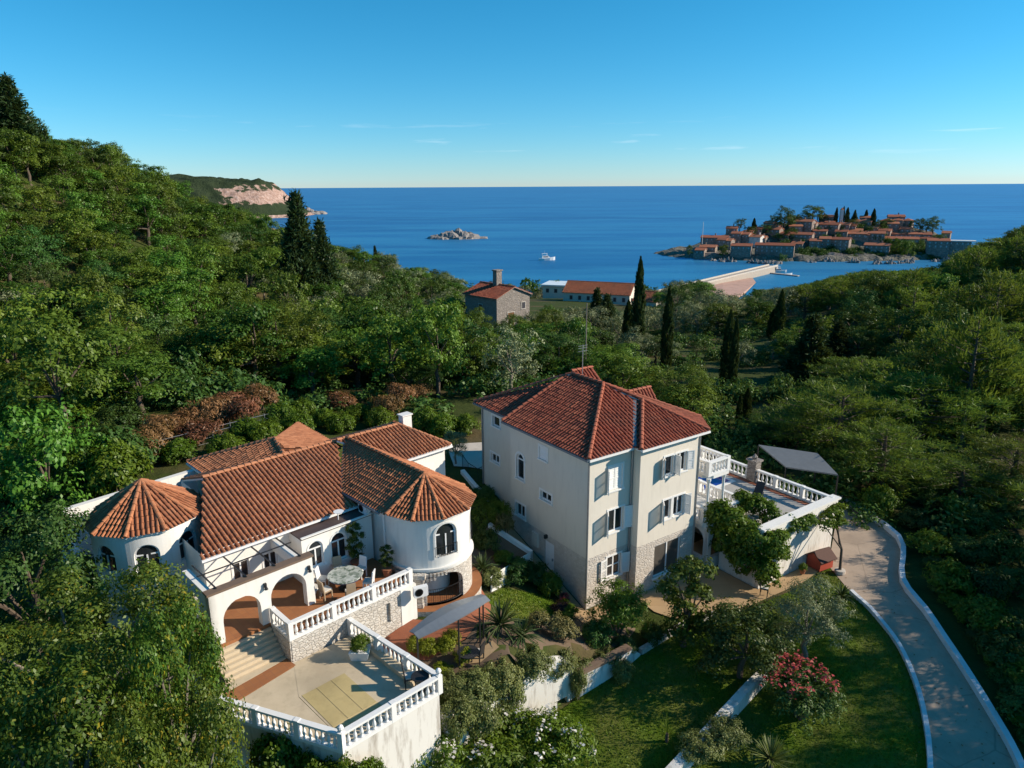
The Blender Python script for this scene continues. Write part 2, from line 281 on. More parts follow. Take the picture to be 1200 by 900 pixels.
# ------------------------------------------------------------------ helpers
class MB:
    def __init__(s): s.v = []; s.f = []; s.m = []; s.t = []; s.mi = 0; s.tone = 0.5
    def q(s, *pts):
        b = len(s.v); s.v.extend([tuple(p) for p in pts]); s.f.append(tuple(range(b, b + len(pts)))); s.m.append(s.mi); s.t.append(s.tone)
    def box(s, c, d, rz=0.0):
        x, y, z = d[0] / 2, d[1] / 2, d[2] / 2; ca, sa = math.cos(rz), math.sin(rz)
        P = [(c[0] + a * x * ca - b * y * sa, c[1] + a * x * sa + b * y * ca, c[2] + e * z) for a, b, e in
             ((-1, -1, -1), (1, -1, -1), (1, 1, -1), (-1, 1, -1), (-1, -1, 1), (1, -1, 1), (1, 1, 1), (-1, 1, 1))]
        s.hexa(P)
    def hexa(s, P):
        b = len(s.v); s.v.extend([tuple(p) for p in P])
        for f in ((0, 3, 2, 1), (4, 5, 6, 7), (0, 1, 5, 4), (1, 2, 6, 5), (2, 3, 7, 6), (3, 0, 4, 7)):
            s.f.append(tuple(b + i for i in f)); s.m.append(s.mi); s.t.append(s.tone)
    def beam(s, a, b, w, h):            # box along a->b, its top at the line
        a = Vector(a); b = Vector(b); d = (b - a); n = Vector((-d.y, d.x, 0))
        n = n.normalized() * (w / 2) if n.length > 1e-6 else Vector((w / 2, 0, 0)); k = Vector((0, 0, -h))
        s.hexa([a - n + k, b - n + k, b + n + k, a + n + k, a - n, b - n, b + n, a + n])
    def prism(s, poly, z0, z1):
        n = len(poly); b = len(s.v)
        A = sum(poly[i][0] * poly[(i + 1) % n][1] - poly[(i + 1) % n][0] * poly[i][1] for i in range(n))
        if A < 0: poly = poly[::-1]
        s.v.extend([(p[0], p[1], z0) for p in poly] + [(p[0], p[1], z1) for p in poly])
        fs = [tuple(range(b + n - 1, b - 1, -1)), tuple(range(b + n, b + 2 * n))] + [(b + i, b + (i + 1) % n, b + n + (i + 1) % n, b + n + i) for i in range(n)]
        for f in fs: s.f.append(f); s.m.append(s.mi); s.t.append(s.tone)
    def tube(s, pts, rad, n=6, cap=True):
        rings = []
        for i, p in enumerate(pts):
            p = Vector(p); d = Vector(pts[min(i + 1, len(pts) - 1)]) - Vector(pts[max(i - 1, 0)])
            d = d.normalized() if d.length > 1e-9 else Vector((0, 0, 1))
            a = d.cross(Vector((0, 0, 1)) if abs(d.z) < 0.9 else Vector((1, 0, 0))).normalized(); b = d.cross(a)
            r = rad[i] if isinstance(rad, (list, tuple)) else rad
            k = len(s.v); s.v.extend([tuple(p + (a * math.cos(2 * math.pi * j / n) + b * math.sin(2 * math.pi * j / n)) * r) for j in range(n)]); rings.append(k)
        for i in range(len(rings) - 1):
            for j in range(n):
                s.f.append((rings[i] + j, rings[i] + (j + 1) % n, rings[i + 1] + (j + 1) % n, rings[i + 1] + j)); s.m.append(s.mi); s.t.append(s.tone)
        if cap:
            for k in (rings[0], rings[-1]): s.f.append(tuple(k + j for j in range(n))); s.m.append(s.mi); s.t.append(s.tone)
    def lathe(s, c, prof, n=12, a0=0.0, a1=2 * math.pi):
        full = abs(a1 - a0 - 2 * math.pi) < 1e-6; m = n if full else n + 1; b = len(s.v)
        for r, z in prof:
            s.v.extend([(c[0] + r * math.cos(a0 + (a1 - a0) * j / n), c[1] + r * math.sin(a0 + (a1 - a0) * j / n), c[2] + z) for j in range(m)])
        for i in range(len(prof) - 1):
            for j in range(n):
                j2 = (j + 1) % m
                s.f.append((b + i * m + j, b + i * m + j2, b + (i + 1) * m + j2, b + (i + 1) * m + j)); s.m.append(s.mi); s.t.append(s.tone)
        if full:
            s.f.append(tuple(b + j for j in range(m))[::-1]); s.m.append(s.mi); s.t.append(s.tone)
            s.f.append(tuple(b + (len(prof) - 1) * m + j for j in range(m))); s.m.append(s.mi); s.t.append(s.tone)
    def mesh(s, name, mats, smooth=False):
        me = bpy.data.meshes.new(name); me.from_pydata(s.v, [], s.f); me.update()
        for m in ([mats] if isinstance(mats, str) else mats): me.materials.append(MATS[m])
        me.polygons.foreach_set('material_index', s.m)
        a = me.attributes.new('tone', 'FLOAT', 'FACE'); a.data.foreach_set('value', s.t)
        if smooth: me.polygons.foreach_set('use_smooth', [True] * len(s.f))
        return me

def link(name, me, parent=None, loc=None, rz=0.0, scale=None):
    o = bpy.data.objects.new(name, me); COL.objects.link(o)
    if parent is not None: o.parent = parent
    if loc is not None: o.location = loc
    if rz: o.rotation_euler = (0, 0, rz)
    if scale is not None: o.scale = scale if not isinstance(scale, (int, float)) else (scale,) * 3
    return o
def mk(name, mb, mats, parent=None, loc=None, rz=0.0, smooth=False):
    return link(name, mb.mesh(name, mats, smooth), parent, loc, rz)
def tag(o, label, cat, group=None, kind=None):
    if label: o['label'] = label
    if cat: o['category'] = cat
    if group: o['group'] = group
    if kind: o['kind'] = kind
    return o
def thing(name, label, cat, loc=(0, 0, 0), rz=0.0, group=None):
    return tag(link(name, None, None, loc, rz), label, cat, group)
def structure(o): o['kind'] = 'structure'; return o
def stuff(o): o['kind'] = 'stuff'; return o
def copy_tree(o, parent=None):
    c = o.copy(); COL.objects.link(c); c.parent = parent
    for ch in o.children: copy_tree(ch, c)
    return c
def sm(x, a, b):
    t = min(1.0, max(0.0, (x - a) / (b - a))); return t * t * (3 - 2 * t)

# ---- walls with real openings -------------------------------------------------
def hole_hi(h, s):
    if not h.get('arch'): return h['z1']
    r = (h['s1'] - h['s0']) / 2; mid = (h['s0'] + h['s1']) / 2; k = h.get('rise', r)
    return h['z1'] - k + k * math.sqrt(max(0.0, 1 - ((s - mid) / r) ** 2))
def wall(mb, fmap, L, z0, z1, holes=(), depth=0.16, ds=99.0, s_start=0.0, back=None):
    """front skin (and a back skin at depth `back`) with openings; fmap(s, z, inward) -> point"""
    zf0 = z0 if callable(z0) else (lambda s: z0); zf1 = z1 if callable(z1) else (lambda s: z1)
    br = {s_start, L}
    for h in holes:
        br.add(h['s0']); br.add(h['s1'])
        if h.get('arch'):
            for k in range(1, 12): br.add((h['s0'] + h['s1']) / 2 - math.cos(math.pi * k / 12) * (h['s1'] - h['s0']) / 2)
    n = int((L - s_start) / ds)
    for k in range(1, n + 1): br.add(s_start + (L - s_start) * k / (n + 1))
    br = sorted(br)
    for a, b in zip(br[:-1], br[1:]):
        if b - a < 1e-5: continue
        hs_ = sorted([h for h in holes if h['s0'] <= (a + b) / 2 <= h['s1']], key=lambda h: h['z0'])
        la, lb = zf0(a), zf0(b)
        for h in hs_ + [None]:
            ta, tb = (h['z0'], h['z0']) if h else (zf1(a), zf1(b))
            if ta - la > 1e-4 or tb - lb > 1e-4:
                mb.q(fmap(a, la, 0), fmap(b, lb, 0), fmap(b, tb, 0), fmap(a, ta, 0))
                if back: mb.q(fmap(b, lb, back), fmap(a, la, back), fmap(a, ta, back), fmap(b, tb, back))
            if h:
                d = back or depth; ha, hb = hole_hi(h, a), hole_hi(h, b)
                mb.q(fmap(a, h['z0'], 0), fmap(a, h['z0'], d), fmap(b, h['z0'], d), fmap(b, h['z0'], 0))
                mb.q(fmap(a, ha, 0), fmap(b, hb, 0), fmap(b, hb, d), fmap(a, ha, d))
                la, lb = ha, hb
    for h in holes:
        d = back or depth
        for s_ in (h['s0'], h['s1']):
            mb.q(fmap(s_, h['z0'], 0), fmap(s_, h['z0'], d), fmap(s_, hole_hi(h, s_), d), fmap(s_, hole_hi(h, s_), 0))
    if back:
        for k in range(len(br) - 1):
            a, b = br[k], br[k + 1]; mb.q(fmap(a, zf1(a), 0), fmap(b, zf1(b), 0), fmap(b, zf1(b), back), fmap(a, zf1(a), back))
        for s_ in (s_start, L): mb.q(fmap(s_, zf0(s_), 0), fmap(s_, zf0(s_), back), fmap(s_, zf1(s_), back), fmap(s_, zf1(s_), 0))
def flat_map(o, e, n):                    # o origin (x,y), e direction along the wall, n outward normal (2D)
    return lambda s, z, d: (o[0] + e[0] * s - n[0] * d, o[1] + e[1] * s - n[1] * d, z)
def round_map(c, r, a0, sign=1):          # s = arc length from angle a0
    return lambda s, z, d: (c[0] + (r - d) * math.cos(a0 + sign * s / r), c[1] + (r - d) * math.sin(a0 + sign * s / r), z)

SHUT = {}
def shutter_mesh(w, h):
    k = (round(w, 2), round(h, 2))
    if k not in SHUT:
        m = MB(); fr = 0.07
        m.box((w / 2, 0, fr / 2), (w, 0.045, fr)); m.box((w / 2, 0, h - fr / 2), (w, 0.045, fr)); m.box((w / 2, 0, h / 2), (w - 2 * fr, 0.044, fr))
        m.box((fr / 2, 0, h / 2), (fr, 0.044, h - 2 * fr)); m.box((w - fr / 2, 0, h / 2), (fr, 0.044, h - 2 * fr))
        n = int(h / 0.11)
        for i in range(n):
            z = fr + (i + 0.5) * (h - 2 * fr) / n; x0, x1 = fr, w - fr
            m.hexa([(x0, -0.018, z - 0.04), (x1, -0.018, z - 0.04), (x1, -0.006, z - 0.045), (x0, -0.006, z - 0.045), (x0, 0.008, z + 0.045), (x1, 0.008, z + 0.045), (x1, 0.02, z + 0.04), (x0, 0.02, z + 0.04)])
        SHUT[k] = m.mesh('shutter', 'white_paint')
    return SHUT[k]
def window(parent, fmap, h, pane='glass', mull=1, trim=0.11, sill=True, depth=0.12, frame='white_plastic', rail=None, trim_mat='white_paint'):
    """frame with mullions in a wall opening; sub-parts: surround, pane, sill"""
    s0, s1, z0, z1 = h['s0'], h['s1'], h['z0'], h['z1']; arch = h.get('arch'); N = 12 if arch else 1
    if arch: ss = [(s0 + s1) / 2 - math.cos(math.pi * k / N) * (s1 - s0) / 2 for k in range(N + 1)]
    else: ss = [s0, s1]
    if h.get('curved') and not arch: ss = [s0 + (s1 - s0) * k / 6 for k in range(7)]
    top = [(s, hole_hi(h, s)) for s in ss]; outline = [(s0, z0)] + top + [(s1, z0)] if top[0][1] > z0 + 1e-3 else top
    mid = ((s0 + s1) / 2, (z0 + z1) / 2); fw = 0.075
    def inset(p, k):
        return (p[0] + (k if p[0] < mid[0] - 1e-3 else -k if p[0] > mid[0] + 1e-3 else 0) * min(1, abs(p[0] - mid[0]) / ((s1 - s0) / 2) * 1.0), p[1] + (k if p[1] <= z0 + 1e-3 else -k * min(1, max(0.15, (p[1] - mid[1]) / ((z1 - z0) / 2)))))
    m = MB(); ring = outline; n = len(ring)
    for i in range(n):
        a, b = ring[i], ring[(i + 1) % n]; ai, bi = inset(a, fw), inset(b, fw); d0, d1 = depth - 0.05, depth + 0.02
        m.q(fmap(*a, d0), fmap(*b, d0), fmap(*bi, d0), fmap(*ai, d0)); m.q(fmap(*ai, d0), fmap(*bi, d0), fmap(*bi, d1), fmap(*ai, d1))
    def bar(sa, za, sb, zb, w):
        if abs(sa - sb) < 1e-6: P = [(sa - w, za), (sa + w, za), (sa + w, zb), (sa - w, zb)]
        else: P = [(sa, za - w), (sb, za - w), (sb, za + w), (sa, za + w)]
        f0 = [fmap(*p, depth - 0.045) for p in P]; f1 = [fmap(*p, depth + 0.01) for p in P]; m.q(*f0)
        for i in range(4): m.q(f0[i], f0[(i + 1) % 4], f1[(i + 1) % 4], f1[i])
    spring = z1 - (h.get('rise', (s1 - s0) / 2) if arch else 0)
    for i in range(1, mull + 1):
        s_ = s0 + (s1 - s0) * i / (mull + 1); bar(s_, z0 + fw, s_, (spring if arch else z1 - fw), 0.04)
    if arch: bar(s0 + fw, spring, s1 - fw, spring, 0.04)
    if rail: bar(s0 + fw, rail, s1 - fw, rail, 0.025)
    w = mk('window', m, frame, parent)
    p = MB(); p.q(*[fmap(*q_, depth) for q_ in outline[::-1]]) if not h.get('curved') else [p.q(fmap(a, z0, depth), fmap(b, z0, depth), fmap(b, hole_hi(h, b), depth), fmap(a, hole_hi(h, a), depth)) for a, b in zip(ss[:-1], ss[1:])]
    mk('pane', p, pane, w)
    if trim:
        t = MB(); ex = lambda q_: inset(q_, -trim); n2 = len(outline)
        for i in range(n2):
            a, b = outline[i], outline[(i + 1) % n2]
            if i == n2 - 1 and sill: continue
            A, B = ex(a), ex(b); d = -0.03
            t.q(fmap(*a, d), fmap(*b, d), fmap(*B, d), fmap(*A, d)); t.q(fmap(*A, d), fmap(*B, d), fmap(*B, 0), fmap(*A, 0)); t.q(fmap(*a, d), fmap(*b, d), fmap(*b, 0.02), fmap(*a, 0.02))
        mk('surround', t, trim_mat, w)
    if sill:
        t = MB(); P = []
        for z in (z0 - 0.09, z0 - 0.002): P += [fmap(s0 - 0.14, z, 0.0), fmap(s0 - 0.14, z, -0.09), fmap(s1 + 0.14, z, -0.09), fmap(s1 + 0.14, z, 0.0)]
        t.hexa(P); mk('sill', t, trim_mat, w)
    return w
def shutter(win, fmap, s, z0, h, w, ang_dir):
    """leaf hinged at s; ang_dir = 2D direction the leaf points to in the wall's own (x,y) plane"""
    p = fmap(s, z0, -0.05); o = link('shutter', shutter_mesh(w, h), win, p, math.atan2(ang_dir[1], ang_dir[0])); return o

# ---- roofs of barrel tiles ------------------------------------------------------
def tiles(mb, poly, pitch=0.25, r=0.082, seg=0.38, rng=random.Random(1), step=0.03):
    P = [Vector(p) for p in poly]; n = Vector((0, 0, 0))
    for i in range(len(P)): n += P[i].cross(P[(i + 1) % len(P)])
    n.normalize()
    if n.z < 0: n = -n
    g = Vector((0, 0, 1)) - n * n.z; g.normalize(); e = g.cross(n).normalized()
    O = P[0]; Q = [((p - O).dot(e), (p - O).dot(g)) for p in P]
    xs = [q[0] for q in Q]; x = min(xs) + pitch / 2
    while x < max(xs):
        ys = []
        for i in range(len(Q)):
            (xa, ya), (xb, yb) = Q[i], Q[(i + 1) % len(Q)]
            if (xa - x) * (xb - x) < 0: ys.append(ya + (yb - ya) * (x - xa) / (xb - xa))
        ys.sort()
        for k in range(0, len(ys) - 1, 2):
            y = ys[k] - 0.05; y1 = ys[k + 1]
            while y < y1 - 0.04:
                yb = min(y + seg * (1 + rng.uniform(-.03, .03)), y1); mb.tone = min(1, max(0, rng.gauss(0.5, 0.22)))
                dx = rng.uniform(-.012, .012); lift = step + rng.uniform(-.012, .016)
                lo = []; hi = []
                for j in range(5):
                    a = math.pi * j / 4
                    lo.append(O + e * (x + dx + r * 1.08 * math.cos(a)) + g * (y - 0.03) + n * (0.012 + lift + r * 0.95 * math.sin(a)))
                    hi.append(O + e * (x + dx + r * 0.86 * math.cos(a)) + g * (yb + 0.02) + n * (0.012 + r * 0.8 * math.sin(a)))
                for j in range(4): mb.q(lo[j], lo[j + 1], hi[j + 1], hi[j])
                mb.q(lo[0], lo[1], lo[3], lo[4]); mb.q(lo[1], lo[2], lo[3])
                y = yb
        x += pitch
    mb.tone = 0.15
CAPM = {}
def ridge_caps(parent, a, b, mat, w=0.15, seg=0.42, lift=0.05, ext=0.0):
    a = Vector(a); b = Vector(b); d = b - a; L = d.length; n = max(1, round(L / seg)); ln = L / n
    k = (mat, round(ln, 2), w)
    if k not in CAPM:
        m = MB(); rr = random.Random(hash(k) % 999)
        A = []; B = []
        for j in range(6):
            t = math.pi * j / 5; A.append((-0.03, w * 1.1 * math.cos(t), w * 0.95 * math.sin(t) + 0.02)); B.append((ln + 0.02, w * 0.9 * math.cos(t), w * 0.75 * math.sin(t)))
        for j in range(5): m.q(A[j], A[j + 1], B[j + 1], B[j])
        m.q(*A[::-1]); m.tone = 0.8; m.t = [0.85] * len(m.t); CAPM[k] = m.mesh('ridge_tile', mat)
    rot = d.to_track_quat('X', 'Z').to_euler()
    for i in range(n):
        o = link('ridge_tile', CAPM[k], parent, a + d * (i / n) + Vector((0, 0, lift))); o.rotation_euler = rot
def roof(parent, slopes, mat, caps=(), thick=0.12, pitch=0.25, r=0.082, under='white_paint', seed=3, name='roof', capw=0.15):
    """slopes: polygons (3D). base boards + tile courses + ridge tiles"""
    b = MB()
    for P in slopes:
        Pd = [(p[0], p[1], p[2] - thick) for p in P]; b.mi = 0; b.q(*P); b.mi = 1; b.q(*Pd[::-1])
        for i in range(len(P)): b.q(P[i], Pd[i], Pd[(i + 1) % len(P)], P[(i + 1) % len(P)])
    b.t = [0.1] * len(b.f)
    R = mk(name, b, [mat, under], parent)
    m = MB(); rng = random.Random(seed)
    for P in slopes: tiles(m, P, pitch, r, rng=rng)
    stuff(mk('roof_tiles', m, mat, R, smooth=False))
    for a, c in caps: ridge_caps(R, a, c, mat, capw)
    return R

# ---- balustrades ---------------------------------------------------------------
def _bal():
    m = MB(); m.lathe((0, 0, 0), [(0.075, 0), (0.075, 0.06), (0.045, 0.08), (0.05, 0.12), (0.088, 0.22), (0.085, 0.30), (0.05, 0.43), (0.038, 0.52), (0.06, 0.56), (0.06, 0.60), (0.075, 0.62), (0.075, 0.66)], 8)
    return m.mesh('baluster', 'white_paint', True)
BAL = _bal()
def balustrade(parent, pts, z, posts=None, spacing=0.26, rail_w=0.26, finial=(), mat='white_paint', h=0.95, zf=None):
    """pts: 2D polyline at floor height z; every segment has end posts"""
    m = MB(); spots = []; k = (h - 0.29) / 0.66
    for i in range(len(pts) - 1):
        a = Vector((*pts[i], z)); b = Vector((*pts[i + 1], z)); d = b - a; L = d.length; d.normalize()
        m.beam(a + Vector((0, 0, 0.15)), b + Vector((0, 0, 0.15)), rail_w * 0.9, 0.15); m.beam(a + Vector((0, 0, h)), b + Vector((0, 0, h)), rail_w, 0.10); m.beam(a + Vector((0, 0, h - 0.1)), b + Vector((0, 0, h - 0.1)), rail_w * 0.75, 0.04)
        ns = max(1, round(L / 2.15)); 
        for j in range(ns + 1):
            if j == 0 and i > 0: continue
            p = a + d * (L * j / ns); m.box((p.x, p.y, z + h / 2 + 0.012), (0.25, 0.25, h + 0.03), math.atan2(d.y, d.x))
        for j in range(ns):
            seg = L / ns - 0.34; nb = max(1, int(seg / spacing))
            for q in range(nb): spots.append(a + d * (L * j / ns + 0.17 + seg * (q + 0.5) / nb))
    for f in finial:
        m.lathe((f[0], f[1], z + h + 0.02), [(0.05, 0), (0.05, 0.06), (0.11, 0.12), (0.14, 0.2), (0.11, 0.29), (0.02, 0.34)], 10)
    o = mk('balustrade', m, mat, parent)
    for p in spots: link('baluster', BAL, o, (p.x, p.y, z + 0.15), 0, (1, 1, k))
    return o
def railing(parent, pts, h=0.95, gap=0.13, name='railing', top=0.02, mat='dark_metal', mids=()):
    m = MB(); P = [Vector(p) for p in pts]
    for i in range(len(P) - 1):
        a, b = P[i], P[i + 1]; up = Vector((0, 0, h))
        m.tube([a + up, b + up], top, 5); m.tube([a + Vector((0, 0, 0.08)), b + Vector((0, 0, 0.08))], top * 0.7, 4)
        for f in mids: m.tube([a + up * f, b + up * f], top * 0.7, 4)
        n = max(1, int((b - a).length / gap))
        for j in range(n + 1):
            p = a.lerp(b, j / n); m.tube([p, p + up], 0.018 if j % 8 == 0 else 0.009, 4)
    return mk(name, m, mat, parent) if parent is not None else mk(name, m, mat)

# ------------------------------------------------------------------ the lie of the land
K = 0.87; V_O, V_A, VZ = (-4.75 * K, 37.45 * K), math.radians(44), H - 23.5 * K          # villa frame: one drawing unit is 0.87 m, its ground 3.06 m up
T_O, T_A = (4.15, 35.83), math.radians(35)           # tall house frame
def vloc(x, y):
    dx, dy = x - V_O[0], y - V_O[1]; c, s = math.cos(V_A), math.sin(V_A); return (dx * c + dy * s) / K, (-dx * s + dy * c) / K
def vw(s, t):
    c, sn = math.cos(V_A), math.sin(V_A); return V_O[0] + K * (s * c - t * sn), V_O[1] + K * (s * sn + t * c)
def vz(z): return VZ + K * z
def tloc(x, y):
    dx, dy = x - T_O[0], y - T_O[1]; c, s = math.cos(T_A), math.sin(T_A); return dx * c + dy * s, -dx * s + dy * c
def tw(s, t):
    c, sn = math.cos(T_A), math.sin(T_A); return T_O[0] + s * c - t * sn, T_O[1] + s * sn + t * c
YP = [-300, 0, 12, 22, 28, 36, 50, 70, 100, 150, 200, 300, 360, 420, 600, 5000]
ZP = [-30, -7, -4.5, -2.7, -1.6, -0.1, 0.0, -0.5, -2.5, -6, -10, -26, -36, -41, -50, -60]
SEA = -36.0
def tz(x, y):
    z = float(np.interp(y, YP, ZP))
    l = max(0.0, -x - 10 - 0.02 * max(0, y - 100))
    g = 0.25 + 0.75 * sm(y, 35, 95); g *= 1 - 0.88 * sm(y, 165, 420)
    hl = 0.0043 * l * l; hl = hl if hl < 30 else 30 + (hl - 30) * 0.55
    z += min(hl, 60) * g
    r = max(0.0, x - 32); hr = 0.0023 * r * r
    z += min(hr, 26) * sm(y, 50, 120) * (1 - 0.9 * sm(y, 135, 270))
    z += 3.5 * math.sin(x * 0.021 + 1.3) * math.sin(y * 0.026 + 0.4) * sm(y, 90, 170) * (1 - sm(y, 300, 360)) * (1 - sm(x, 20, 60))
    z += 8.0 * math.exp(-((x + 38) / 34) ** 2 - ((y - 178) / 52) ** 2)
    s, t = vloc(x, y)
    X, Y = tloc(x, y)
    up = min(VZ, 0.31 * max(0.0, Y) + VZ * (max(0.0, -X) / 8.0) ** 1.4)
    up += 4.0 * sm(t, 12.5, 17.5) * sm(s, 9, 3) + 1.0 * sm(t, 6, 12) * sm(s, 4, 9)
    if y > 60: up *= 1 - sm(y, 60, 95)
    if up > z: z += (up - z) * gmask(x, y)
    # dip in front and left of the lower terrace
    z -= 1.2 * sm(-x, -4, 2) * sm(y, 31, 25) * sm(x, -11, -7)
    if x < -7 and y < 40: z = z + (max(z, 1.0 - 0.12 * max(0, 22 - y)) - z) * sm(-x, 7, 11) * sm(y, 8, 14)
    return z
GP = [vw(-5.5, -7.4), (-1.5, 26.35), (-0.1, 28.05), (3.0, 30.45), (6.4, 32.9), tw(2.9, -1.3), tw(9.5, -1.0), tw(9.5, 14), (7, 96), (-45, 96), (-45, 50), (-30, 36), vw(-16.5, 7), vw(-14.0, -1.5)]
def gmask(x, y):
    """1 inside the raised garden behind its retaining walls, easing out over half a metre"""
    ins = False; d = 1e9
    for i in range(len(GP)):
        (xa, ya), (xb, yb) = GP[i], GP[i - 1]
        if (ya > y) != (yb > y) and x < (xb - xa) * (y - ya) / (yb - ya) + xa: ins = not ins
        ex, ey = xb - xa, yb - ya; k = min(1, max(0, ((x - xa) * ex + (y - ya) * ey) / (ex * ex + ey * ey))); d = min(d, math.hypot(x - xa - k * ex, y - ya - k * ey))
    w = 0.3 if x > -9 else 6.0
    return sm(d if ins else -d, -0.05, w)
def gat(px, py):
    """where the line of sight through a picture point meets the ground"""
    d = ray(px, py); t = 14.0
    while t < 400:
        p = (d[0] * t, d[1] * t, H + d[2] * t)
        if p[2] <= tz(p[0], p[1]): return Vector(p)
        t += 0.06 if t < 90 else 0.5
    return Vector(p)
def rescale(root, k, cache={}):
    """turn a thing drawn in villa units into metres: vertices and offsets times k"""
    for ch in root.children:
        ch.location = ch.location * k
        if ch.data is not None:
            key = (ch.data.name, k)
            if key not in cache: me = ch.data.copy(); me.transform(Matrix.Scale(k, 4)); cache[key] = me
            ch.data = cache[key]
        rescale(ch, k)
def sheet(name, poly, mat, off=0.05, cell=0.8, zf=None, parent=None, drop=0.0):
    bm = bmesh.new(); vs_ = [bm.verts.new((p[0], p[1], 0)) for p in poly]; bm.faces.new(vs_)
    xs = [p[0] for p in poly]; ys = [p[1] for p in poly]
    for k in range(int((max(xs) - min(xs)) / cell) + 1):
        bmesh.ops.bisect_plane(bm, geom=bm.verts[:] + bm.edges[:] + bm.faces[:], plane_co=(min(xs) + k * cell, 0, 0), plane_no=(1, 0, 0))
    for k in range(int((max(ys) - min(ys)) / cell) + 1):
        bmesh.ops.bisect_plane(bm, geom=bm.verts[:] + bm.edges[:] + bm.faces[:], plane_co=(0, min(ys) + k * cell, 0), plane_no=(0, 1, 0))
    f = zf or tz
    for v in bm.verts: v.co.z = f(v.co.x, v.co.y) + off
    bmesh.ops.recalc_face_normals(bm, faces=bm.faces[:])
    if bm.faces[0:1] and bm.faces[:][0].normal.z < 0: bmesh.ops.reverse_faces(bm, faces=bm.faces[:])
    me = bpy.data.meshes.new(name); bm.to_mesh(me); bm.free(); me.materials.append(MATS[mat])
    me.polygons.foreach_set('use_smooth', [True] * len(me.polygons))
    return link(name, me, parent)
def smooth_line(pts, n=6):
    out_ = []
    for i in range(len(pts) - 1):
        p0 = Vector(pts[max(0, i - 1)]); p1 = Vector(pts[i]); p2 = Vector(pts[i + 1]); p3 = Vector(pts[min(len(pts) - 1, i + 2)])
        for k in range(n):
            t = k / n; out_.append(0.5 * ((2 * p1) + (p2 - p0) * t + (2 * p0 - 5 * p1 + 4 * p2 - p3) * t * t + (3 * p1 - p0 - 3 * p2 + p3) * t ** 3))
    out_.append(Vector(pts[-1])); return out_
def ribbon(mb, pts, w, h, zf, below=0.4):
    """kerb / garden wall: solid strip of width w along a 2D line, top h above zf"""
    P = [Vector((p[0], p[1])) for p in pts]; L = []; Rr = []
    for i, p in enumerate(P):
        d = P[min(i + 1, len(P) - 1)] - P[max(i - 1, 0)]; d.normalize(); n = Vector((-d.y, d.x)) * (w / 2); L.append(p + n); Rr.append(p - n)
    hh = h if callable(h) else (lambda i: h)
    for i in range(len(P) - 1):
        za, zb = zf(*P[i]), zf(*P[i + 1])
        a, b, c, d = L[i], Rr[i], Rr[i + 1], L[i + 1]; ta, tb = za + hh(i), zb + hh(i + 1); ba, bb = za - below, zb - below
        mb.q((a.x, a.y, ta), (b.x, b.y, ta), (c.x, c.y, tb), (d.x, d.y, tb)); mb.q((b.x, b.y, ba), (c.x, c.y, bb), (c.x, c.y, tb), (b.x, b.y, ta)); mb.q((d.x, d.y, bb), (a.x, a.y, ba), (a.x, a.y, ta), (d.x, d.y, tb))
    for i in (0, -1):
        z_ = zf(*P[i]); hi = z_ + hh(0 if i == 0 else len(P) - 1); mb.q((L[i].x, L[i].y, z_ - below), (Rr[i].x, Rr[i].y, z_ - below), (Rr[i].x, Rr[i].y, hi), (L[i].x, L[i].y, hi))
# ------------------------------------------------------------------ sea, land, headland
RNG = random.Random(7); NPR = np.random.RandomState(11)
def grid_mesh(name, xs, ys, zf, mat, tonef=None, smooth=True):
    nx, ny = len(xs), len(ys); V = [(x, y, zf(x, y)) for y in ys for x in xs]
    Fc = [(j * nx + i, j * nx + i + 1, (j + 1) * nx + i + 1, (j + 1) * nx + i) for j in range(ny - 1) for i in range(nx - 1)]
    me = bpy.data.meshes.new(name); me.from_pydata(V, [], Fc); me.update(); me.materials.append(MATS[mat])
    if smooth: me.polygons.foreach_set('use_smooth', [True] * len(Fc))
    if tonef:
        a = me.attributes.new('tone', 'FLOAT', 'POINT'); a.data.foreach_set('value', [tonef(*v) for v in V])
    return link(name, me)
def spaced(breaks):
    out_ = []
    for (a, b, d) in breaks:
        n = max(1, int(round((b - a) / d)))
        out_ += [a + (b - a) * k / n for k in range(n)]
    return out_ + [breaks[-1][1]]
m = MB(); S_ = 120000.0
m.q((-S_, -3000, SEA), (S_, -3000, SEA), (S_, S_, SEA), (-S_, S_, SEA))
structure(mk('sea', m, 'sea_water'))
ground = structure(grid_mesh('ground', spaced([(-900, -160, 40), (-160, -40, 4), (-40, 32, 0.6), (32, 160, 4), (160, 900, 40)]),
                             spaced([(-200, 12, 20), (12, 62, 0.6), (62, 130, 2.5), (130, 440, 8), (440, 900, 60)]), tz, 'forest_floor'))

def fbm(x, y, sc, seed=0, oct_=4):
    v = 0; a = 0.5
    for o_ in range(oct_):
        k = sc * 2 ** o_; v += a * math.sin(x * k + seed * 1.7 + 1.9 * math.sin(y * k * 0.83 + seed + o_)) * math.cos(y * k * 1.1 - seed * 0.6 + 1.3 * math.sin(x * k * 0.71 + o_ * 2.1)); a *= 0.55
    return v
